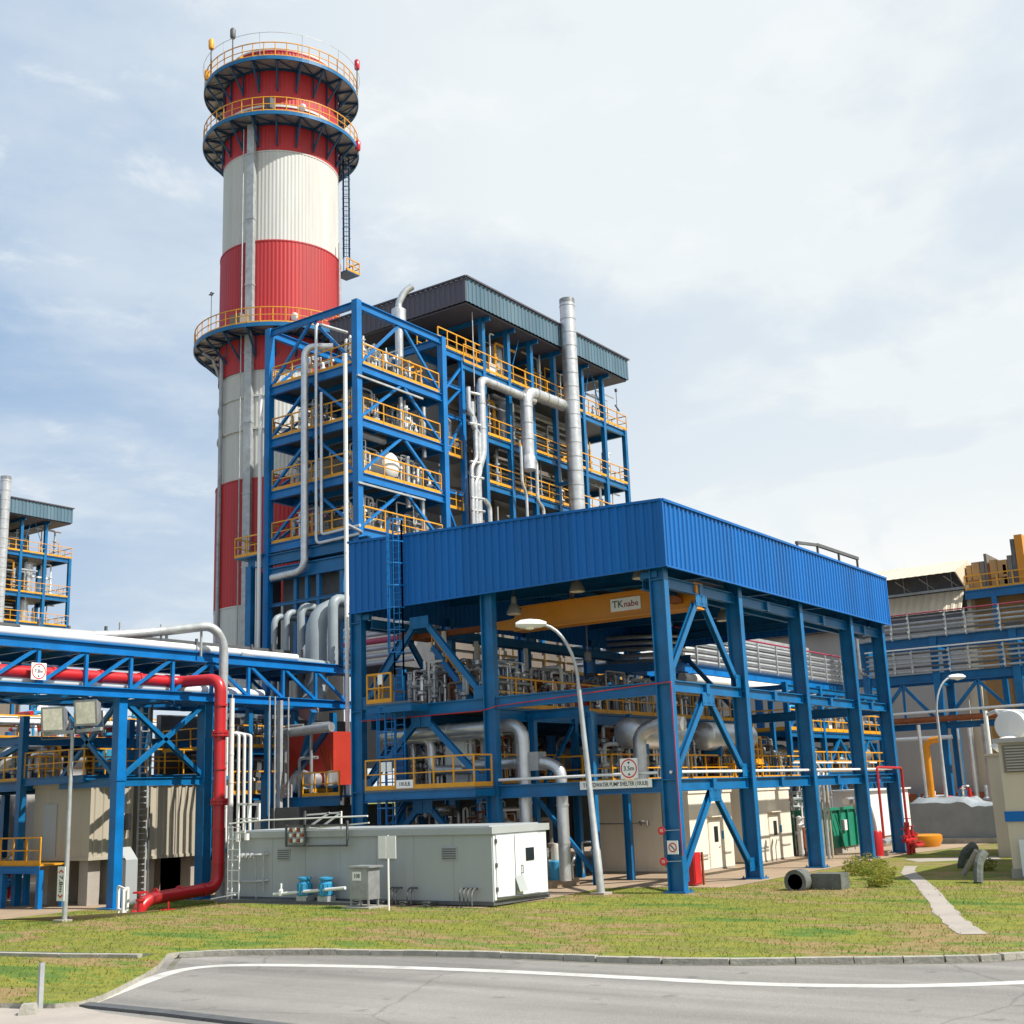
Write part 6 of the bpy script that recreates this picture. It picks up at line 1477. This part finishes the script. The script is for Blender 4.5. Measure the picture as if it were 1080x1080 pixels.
mb=MB(); mb.ib((50,-24,7.45),(50,11,7.45),.25,.45); obj('tie_beam',mb,'steel_blue',R2)
for k,(z0,n,nm) in enumerate(((11.42,5,'lower'),(13.98,5,'upper'))):
    rackpipes('pipe',-24,9.4,n,z0,.34,.085,'Y',49.6,['dull_silver','dark_grey','dull_silver'],'the %s tier of the tall right hand rack'%nm)
    for y in (7.2,5.9,3.2,1.8,-.6,-3.0,-4.4,-6):
        mb=MB(); mb.bar((49.35,y,z0-.2),(49.35,y,z0+1.55+.15*(k)),.09)
        for i in range(n): mb.lathe((49.32,y+.06,z0+.34*i),[(.08,-.08),(.08,.1)],6)
        obj('pipe_post',mb,'galv',R2)
pipe([(49.4,-24,15.66),(49.4,9.4,15.66)],.05,'thin faded red pipe along the top of the tall right hand rack','sign_plum')
pipe([(49.4,-24,13.1),(49.4,9.4,13.1)],.06,'thin cream pipe under the upper tier of the tall right hand rack','white')
pipe([(49.5,10.5,7.9),(49.5,-1.5,7.95),(49.5,-2.4,7.95)],.22,'rust brown pipe along the tie beam of the tall right hand rack','rust')
pipe([(49.2,10.5,8.4),(49.2,-1.5,8.5)],.10,'white pipe just above the rust brown pipe on the right hand rack','white')
pipe([(49.2,10.5,6.6),(49.2,3.6,6.6)],.16,'grey pipe below the tie beam of the right hand rack','pale_and_sunlit_paint')
mb=MB()
for i in range(4):
    mb.tube([(49.2,9.4+.15*i,11.5+i*.37),(48.6,9.6+.2*i,11.6+i*.3),(48.6,9.6+.2*i,15.6-i*.3),(49.4,9.1,15.6-i*.37)],.11,7,.3)
single('riser_pipes',mb,'dull_silver','bunch of looping riser pipes joining the two tiers of the right hand rack','pipes',smooth=True)
P_([(43,3.6,.2),(43,3.6,6.2),(43,2.6,6.3)],.22,'yellow pipe standing beside the distant street lamp','crane_yellow',.5,12)
for i,(y,r,m,h) in enumerate(((4.6,.13,'silver',7.4),(1.2,.16,'silver',7),(.2,.24,'dull_silver',7.2),(-1.6,.10,'skip_green',7.2),(-2.2,.16,'steel_blue',7.2),(2.0,.08,'galv',7))):
    P_([(45,y,.2),(45,y,h)],r,'upright pipe under the right hand rack, '+['silver one left of the yellow pipe','slim silver one right of the street lamp','stout grey one near the beige plant building','green one','dark blue one','thinnest grey one'][i],m,n=8)
for i in range(5):
    valves('valve_station','pipes and small valves under the right hand rack, '+['nearest the shelter','second from the shelter','third from the shelter','fourth from the shelter','nearest the beige plant building'][i],44,5.5-2.4*i,.0,47,7.4-2.4*i,3.4,700+i,12,('silver','white','valve_blue','sign_red','skip_green'),'valve stations in the right hand yard',r=(.05,.14))
# ---------------------------------------------------------------- yard frame beyond the shelter, seen through the side bays
YF=thing('yard_gallery','blue braced steel gallery with silver ducts in the yard beyond the green skip','steel floor',(36,11,0))
for x in (29.5,35,40.5,46):
    for y in (7.6,11.0): bcol(x,y,0,9.8,.3,YF,'steel_blue')
for z in (4.2,6.7,9.5):
    for y in (7.6,11.0): ibm(YF,(29.5,y,z),(46,y,z),.2,.34,'steel_blue')
    for x in (29.5,35,40.5,46): ibm(YF,(x,7.6,z),(x,11,z),.2,.3,'steel_blue')
for a,b in((29.5,35),(35,40.5),(40.5,46)):
    for z0,z1 in((.3,4.0),(4.4,6.5),(6.9,9.3)):
        br(YF,(a+.2,7.6,z0),((a+b)/2,7.6,z1),.16,'steel_blue'); br(YF,(b-.2,7.6,z0),((a+b)/2,7.6,z1),.16,'steel_blue')
for z0,z1 in((.3,4.0),(4.4,6.5)): br(YF,(29.5,7.8,z0),(29.5,10.8,z1),.16,'steel_blue')
for z in (4.4,6.9):
    mb=MB(); mb.box(29.4,7.5,z,46,11,z+.05); obj('deck',mb,'grating',YF)
    mb=MB(); mb.rail([(29.4,11,z+.05),(29.4,7.5,z+.05),(46,7.5,z+.05)],1.2,1.3,.04); obj('guard_rail',mb,'yellow',YF)
pipe([(28.6,9.2,5.6),(47,9.2,5.6)],.42,'fat silver duct lying on the middle deck of the yard gallery','silver',n=16,flange=1.6)
pipe([(28.6,9.8,3.2),(47,9.8,3.2)],.36,'fat silver duct under the lowest deck of the yard gallery','silver',n=16,flange=1.6)
pipe([(28.8,8.2,7.7),(47,8.2,7.7)],.2,'medium silver pipe on the upper deck of the yard gallery','silver',n=12,flange=2)
for k_ in range(5):
    valves('valve_station','pipes and valves standing in the yard gallery, %s bay counted from the shelter'%['first','second','third','fourth','fifth'][k_],29.6+3.2*k_,7.9,(.05,4.45,6.95,4.45,.05)[k_],32.6+3.2*k_,10.6,(3.6,6.4,9.2,6.4,3.6)[k_],820+k_,14,('silver','dull_silver','valve_blue'),'valve stations in the yard gallery',r=(.06,.2))
pipe([(21.4,3.2,.1),(21.4,3.2,3.9)],.07,'slim olive conduit beside the green skip','container')
# under the bridge end and tower foot
UF=thing('tower_undercroft','dark blue steel frame crowded with pipes under the equipment tower','steel floor',(9,33,-.8))
for x in (6.5,10,13.2):
    for y in (29.6,33.5): bcol(x,y,-.8,8.9,.32,UF,'steel_blue')
for z in (4.1,6.6):
    for y in (29.6,33.5): ibm(UF,(6.5,y,z),(13.2,y,z),.2,.34,'steel_blue')
    mb=MB(); mb.box(5.2,29.4,z+.15,13.2,35.5,z+.2); obj('deck',mb,'grating',UF)
    mb=MB(); mb.rail([(5.3,35.4,z+.2),(5.3,29.5,z+.2),(13,29.5,z+.2)],1.2,1.2,.035); obj('guard_rail',mb,'yellow',UF)
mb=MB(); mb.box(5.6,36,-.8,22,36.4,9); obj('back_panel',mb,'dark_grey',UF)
for k_ in range(5):
    valves('valve_station','pipes crowded under the equipment tower, %s cluster from the red pipe'%['first','second','third','fourth','fifth'][k_],5.4+1.5*k_,29.9+.6*(k_%3),(-.7,4.35,6.85,4.35,-.7)[k_],7.4+1.5*k_,32.5+.6*(k_%3),(3.6,6.3,8.8,6.3,3.6)[k_],860+k_,16,('silver','rust','white','galv') if k_%2 else ('dull_silver','casing','white'),'pipe clusters under the equipment tower',r=(.04,.13))
# ---------------------------------------------------------------- turbine hall
TH=thing('turbine_hall','big beige turbine hall with a hooded louvre at the right behind the pipe rack','building',(75,12,0))
mb=MB(); mb.box(62,5.6,0,95,60,16.5); obj('wall',mb,'hall_grey',TH)
mb=MB(); mb.box(60.8,5.0,.0,62,60,2.6); obj('rust_plinth',mb,'rust',TH)
def hood(x,y0,y1,zt,zb,dep,name):
    mb=MB(); mb.sheet((x,y1),(x,y0),0,1,pitch=.6,dep=.07)
    nv=[]
    for vx,vy,vz in mb.v: nv.append((vx-dep*(1-vz),vy,zb+(zt-zb)*vz))
    mb.v=nv; return mb
obj('upper_hood',hood(64,5.0,34,21.6,20.1,4.0,'h'),'hall_beige',TH)
mb=MB(); mb.box(62.6,4.7,16.9,64,5.0,19.3); mb.add([(60.0,4.9,20.05),(64,4.9,21.6),(66.5,4.9,19.0),(62.6,4.9,19.0),(60.0,5.0,20.05),(64,5.0,21.6),(66.5,5.0,19.0),(62.6,5.0,19.0)],[(3,2,1,0),(4,5,6,7),(0,1,5,4),(1,2,6,5),(2,3,7,6),(3,0,4,7)]); mb.box(64,5,17,80,34,21.3); obj('cheek',mb,'hall_beige',TH)
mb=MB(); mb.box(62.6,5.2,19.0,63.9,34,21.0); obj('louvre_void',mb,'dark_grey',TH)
mb=MB()
for y in range(6,34,2): mb.bar((60.3,y,19.9),(62.5,y-.6,19.15),.05); mb.bar((62.5,y,19.0),(62.5,y,20.9),.06)
mb.bar((62.4,5,19.05),(62.4,34,19.05),.2,.2); obj('strut',mb,'galv',TH)
obj('lower_hood',hood(62.6,5.1,34,18.9,17.1,1.5,'h'),'hall_beige',TH)
mb=MB(); mb.box(61.2,5.1,16.5,62.3,34,17.1); obj('gutter',mb,'sheet_plum_and_shade',TH)
mb=MB(); mb.box(62.4,4.6,0,66,5.6,16.9); obj('corner_pier',mb,'hall_beige',TH)
GT=thing('air_intake','tan and yellow intake ducts on a blue deck beside the turbine hall','air intake',(66,0,0))
mb=MB(); mb.box(61.9,-1.6,18.3,72,4.9,18.7); mb.ib((61.9,-1.6,18.3),(61.9,4.9,18.3),.3,.7); obj('deck',mb,'steel_blue',GT)
for y in (2.6,-.2,-1.5):
    mb=MB(); mb.box(61.7,y-.2,0,62.1,y+.2,17.95); obj('column',mb,'steel_blue',GT)
for y0,y1,z,m in((4.8,4.35,20.9,'tan_duct'),(4.35,3.7,21.1,'tan_duct'),(3.7,3.3,21.1,'casing'),(3.3,3.05,21.7,'casing'),(3.05,2.9,20.9,'rust'),(2.9,2.3,21.1,'tan_duct'),(2.3,1.5,21.0,'tan_duct'),(1.9,1.6,20.6,'yellow'),(1.5,1.1,21.3,'casing'),(1.1,.75,22.6,'dark_grey'),(.75,.1,22.9,'crane_yellow'),(.1,-2,21.2,'tan_duct')):
    mb=MB(); mb.box(62.8,y1+.02,18.7,68,y0-.02,z); 
    if m=='tan_duct': mb.box(62.7,y1+.1,19.6,62.8,y0-.1,19.8)
    obj('duct_panel',mb,m,GT)
mb=MB(); mb.rail([(62.0,4.8,18.7),(62.0,-1.5,18.7)],1.2,1.2,.05); obj('guard_rail',mb,'yellow',GT)
mb=MB(); mb.box(64,-30,0,90,5.4,18.2); obj('body',mb,'tan_duct',GT)
for y in (1.2,-.6,-3.2): mb=MB(); mb.box(63.85,y,9,64,y+1.3,16); obj('panel',mb,'casing',GT)
mb=MB(); mb.bar((62,-1.5,18.2),(62,-5,16),.3); mb.bar((62,-1.6,14),(62,-5,17),.25); obj('brace',mb,'steel_blue',GT)
# ---------------------------------------------------------------- beige building at the right edge
B=thing('plant_building','beige plant building with louvre and dark blue band at the right picture edge','building',(11,-14,0))
mb=MB(); mb.box(8,-24,.35,20,-9.85,4.95); obj('wall',mb,'hall_beige',B)
mb=MB(); mb.box(7.95,-24,.0,20.1,-9.8,.35); obj('plinth',mb,'concrete',B)
mb=MB(); mb.box(7.93,-24,2.05,8.0,-9.8,2.42); mb.box(8,-9.85,2.05,20,-9.78,2.42); obj('blue_band',mb,'sheet_blue',B)
mb=MB(); mb.box(7.8,-24,4.95,20.2,-9.7,5.12); obj('roof',mb,'hall_grey',B)
mb=MB(); mb.box(7.9,-13.2,3.85,8.0,-10.0,4.85); lv=obj('louvre',mb,'casing',B)
mb=MB()
for k in range(9): mb.add([(7.86,-13.1,3.9+k*.105),(7.86,-10.1,3.9+k*.105),(7.92,-10.1,3.98+k*.105),(7.92,-13.1,3.98+k*.105)],[(0,1,2,3)])
obj('blade',mb,'container',lv)
mb=MB(); mb.box(7.7,-13,.1,7.95,-10.25,1.4); obj('door_panel',mb,'pale_and_sunlit_paint',B)
mb=MB(); mb.bar((7.66,-10.55,1.2),(7.66,-10.9,1.2),.05); obj('handle',mb,'dark_grey',B)
mb=MB(); mb.box(21,-9.2,0,28,-6.0,4.7); mb.box(20.9,-9.3,4.7,28.1,-5.9,4.8); single('beige_annex',mb,'hall_beige','lower beige annex box beside the plant building at the right','annex')
t=thing('roof_silencer','fat white horizontal silencer cylinders above the beige annex at the right edge','silencer',(20,-8,5))
mb=MB(); mb.lathe((23.2,-7.0,6.1),[(.4,-1.3),(.72,-1.25),(.75,-1.1),(.75,1.2),(.4,1.4)],20,'X'); mb.lathe((24,-8.3,5.7),[(.5,-1.3),(.8,-1.2),(.8,1.3)],20,'X'); obj('cylinder',mb,'white',t,True)
mb=MB(); mb.tube([(23,-8.6,6.7),(23,-6.2,6.9),(28,-4.5,7.0)],.1,10); mb.tube([(22.1,-7.2,5.4),(21.5,-6.6,5.3),(21.5,-6.3,5.0)],.26,12,.4); mb.tube([(23,-6.6,6.3),(23,-6.2,6.9)],.1,8); obj('pipe',mb,'white',t,True)
mb=MB(); mb.box(22.6,-8.6,4.8,24.4,-6.6,5.35); obj('support',mb,'galv',t)
mb=MB(); mb.tube([(34.0,-2.8,.0),(34.0,-2.8,7.5)],.13,10); single('white_riser',mb,'white','white riser pipe just left of the white silencers','pipe')
# pale covered block in front of the right hand yard
t=thing('covered_stack','pale grey tarpaulin covered stack with a teal box on its right end, behind the lawn','covered stack',(38,2,0))
import random as _r
g=_r.Random(3)
mb=MB()
nx,ny=10,14
def hh(u,v): return 2.0+.10*math.sin(9*u)*math.sin(11*v+1)-.35*(v>.62)
def quad(u,v): return (34+u*3.2, 2.2-v*5.6)
vsx=[]
for i in range(nx+1):
    for j in range(ny+1):
        u,v=i/nx,j/ny; x,y=quad(u,v); e=min(u,1-u,v,1-v); mb.v.append((x,y,.75+hh(u,v)*(1 if e>.06 else .88)*.9+g.uniform(-.05,.05)))
for i in range(nx):
    for j in range(ny):
        a=i*(ny+1)+j; mb.f.append((a,a+ny+1,a+ny+2,a+1))
for (i,j),(k,l) in [((0,j),(0,j+1)) for j in range(ny)]+[((i,0),(i+1,0)) for i in range(nx)]+[((i,ny),(i+1,ny)) for i in range(nx)]:
    a=mb.v[i*(ny+1)+j];b=mb.v[k*(ny+1)+l]; mb.add([(a[0],a[1],.25),(b[0],b[1],.25),b,a],[(0,1,2,3)])
obj('tarpaulin',mb,'tarp',t,True)
mb=MB(); mb.box(33.6,2.2,.0,37.4,-3.5,.3); obj('pallet',mb,'kerb',t)
mb=MB(); mb.box(33.8,-3.5,.3,35.4,-4.6,2.3); obj('teal_box',mb,'skip_green',t)
# weathered pieces on the grass
t=thing('culvert','dark weathered round pipe end with a grey stone block on the grass beside the paving','drain head',(2.4,-4.3,0))
mb=MB(); mb.lathe((2.0,-3.9,.3),[(.42,-.35),(.42,.35),(.28,.35),(.28,-.35)],18,'X'); obj('pipe_end',mb,'stone',t,True)
mb=MB(); mb.box(2.2,-5.4,-.05,3.0,-4.3,.55); obj('block',mb,'stone',t)
mb=MB()
for q in range(260):
    a=g.uniform(0,6.28); r=.42*g.random()**.6; z=g.uniform(0,.75)*(1-r*.8); x,y=5.2+r*math.cos(a),-5.9+r*math.sin(a); s=g.uniform(.05,.13); d=Vector((g.uniform(-1,1),g.uniform(-1,1),g.uniform(-.3,1)))*s; e=Vector((g.uniform(-1,1),g.uniform(-1,1),g.uniform(-.5,.5)))*s*.6
    p=Vector((x,y,z)); mb.add([p-e,p+d,p+e],[(0,1,2)])
o_=obj('shrub',mb,'blades',None,loc=(5.2,-5.9,0)); tag(o_,'small yellow green shrub on the grass right of the dark pipe end','shrub')
t=thing('old_bollards','two dark leaning stumps with a broken white pipe on the right hand lawn','stumps',(9,-8,0))
mb=MB(); mb.tube([(13.5,-6.4,0),(13.4,-6.6,.6),(13.2,-7.1,.9)],.22,8,.4); mb.tube([(5.6,-9.2,0),(5.9,-9.2,.7),(6.4,-9.3,1.0)],.17,8,.3); obj('stump',mb,'stone',t,True)
mb=MB(); mb.tube([(8.4,-7.9,.1),(8.0,-8.6,1.0)],.10,8); obj('pipe',mb,'pathway',t)
g2=_r.Random(21)
def shrub(x,y,h,l,m='blades'):
    mb=MB()
    for q in range(int(420*h)+160):
        a=g2.uniform(0,6.28); r=h*.75*g2.random()**.6; z=g2.uniform(0,h)*(1-(r/(h*.75))*.55); s=g2.uniform(.05,.15)
        d=Vector((g2.uniform(-1,1),g2.uniform(-1,1),g2.uniform(-.2,1)))*s; e=Vector((g2.uniform(-1,1),g2.uniform(-1,1),g2.uniform(-.5,.5)))*s*.6; p=Vector((x+r*math.cos(a),y+r*math.sin(a),z))
        mb.add([p-e,p+d,p+e],[(0,1,2)])
    o=obj('shrub',mb,m,None,loc=(x,y,0)); tag(o,l,'shrub','low shrubs on the right hand lawn')
shrub(7.2,-5.0,.9,'low green shrub between the yellow green shrub and the footpath'); shrub(9.2,-3.9,1.0,'tallest rounded green shrub near the top end of the footpath'); shrub(3.6,-6.3,.55,'smallest low shrub in front of the grey stone block'); shrub(12.0,-7.6,.8,'low green shrub right of the footpath before the dark stumps'); shrub(11.0,-2.7,.75,'low green shrub at the edge of the paving near the footpath end')
# marker post by the near pavement
t=thing('marker_post','thin pale post with a concrete foot by the near left pavement','post',(-26,.3,-.1))
mb=MB(); mb.bar((-25.9,.45,-.1),(-25.9,.45,.78),.06,.10); obj('post',mb,'galv',t)
mb=MB(); mb.lathe((-26.35,.15,-.1),[(.24,0),(.17,.2)],4); obj('foot',mb,'kerb',t)
mb=MB(); mb.box(-26.9,1.6,-.1,-26.6,1.9,.3); single('pale_stub',mb,'pathway','small pale stub at the left edge of the near lawn','marker')
# ---------------------------------------------------------------- tree line closing the horizon
lf=MB(); g=_r.Random(9)
def tree(x,y,h,l):
    t=thing('tree',l,'tree',(x,y,-1),'trees beyond the plant')
    mb=MB(); mb.lathe((x,y,-1),[(.35,0),(.25,h*.3),(.08,h*.8)],7); 
    for k in range(6):
        a=g.uniform(0,6.28); mb.tube([(x,y,h*.3+k*.5),(x+math.cos(a)*h*.22,y+math.sin(a)*h*.22,h*.5+k*.5)],.09,5)
    obj('trunk',mb,'rust',t)
    m=MB()
    for k in range(900):
        a=g.uniform(0,6.28); c=g.choice([(0,0,.75,.24),(.16,.08,.62,.2),(-.15,.1,.6,.2),(.03,-.17,.58,.2),(-.05,.0,.9,.14)])
        r=h*c[3]*g.random()**.4; u=g.uniform(-1,1); q=math.sqrt(1-u*u)
        p=Vector((x+h*c[0]+r*q*math.cos(a),y+h*c[1]+r*q*math.sin(a),h*c[2]-1+r*u*.8)); s=g.uniform(.2,.45)
        d1=Vector((g.uniform(-1,1),g.uniform(-1,1),g.uniform(-1,1)))*s; d2=Vector((g.uniform(-1,1),g.uniform(-1,1),g.uniform(-1,1)))*s
        m.add([p-d1,p+d2,p+d1,p-d2],[(0,1,2,3)])
    obj('crown',m,'moss',t)
for i,(x,y,h) in enumerate(((120,-36,9),(128,-30,10),(118,-25,8),(136,-44,11))): tree(x,y,h,'distant dark green tree beyond the right hand yard, '+['second nearest','tallest of the middle pair','shortest one','furthest right'][i])
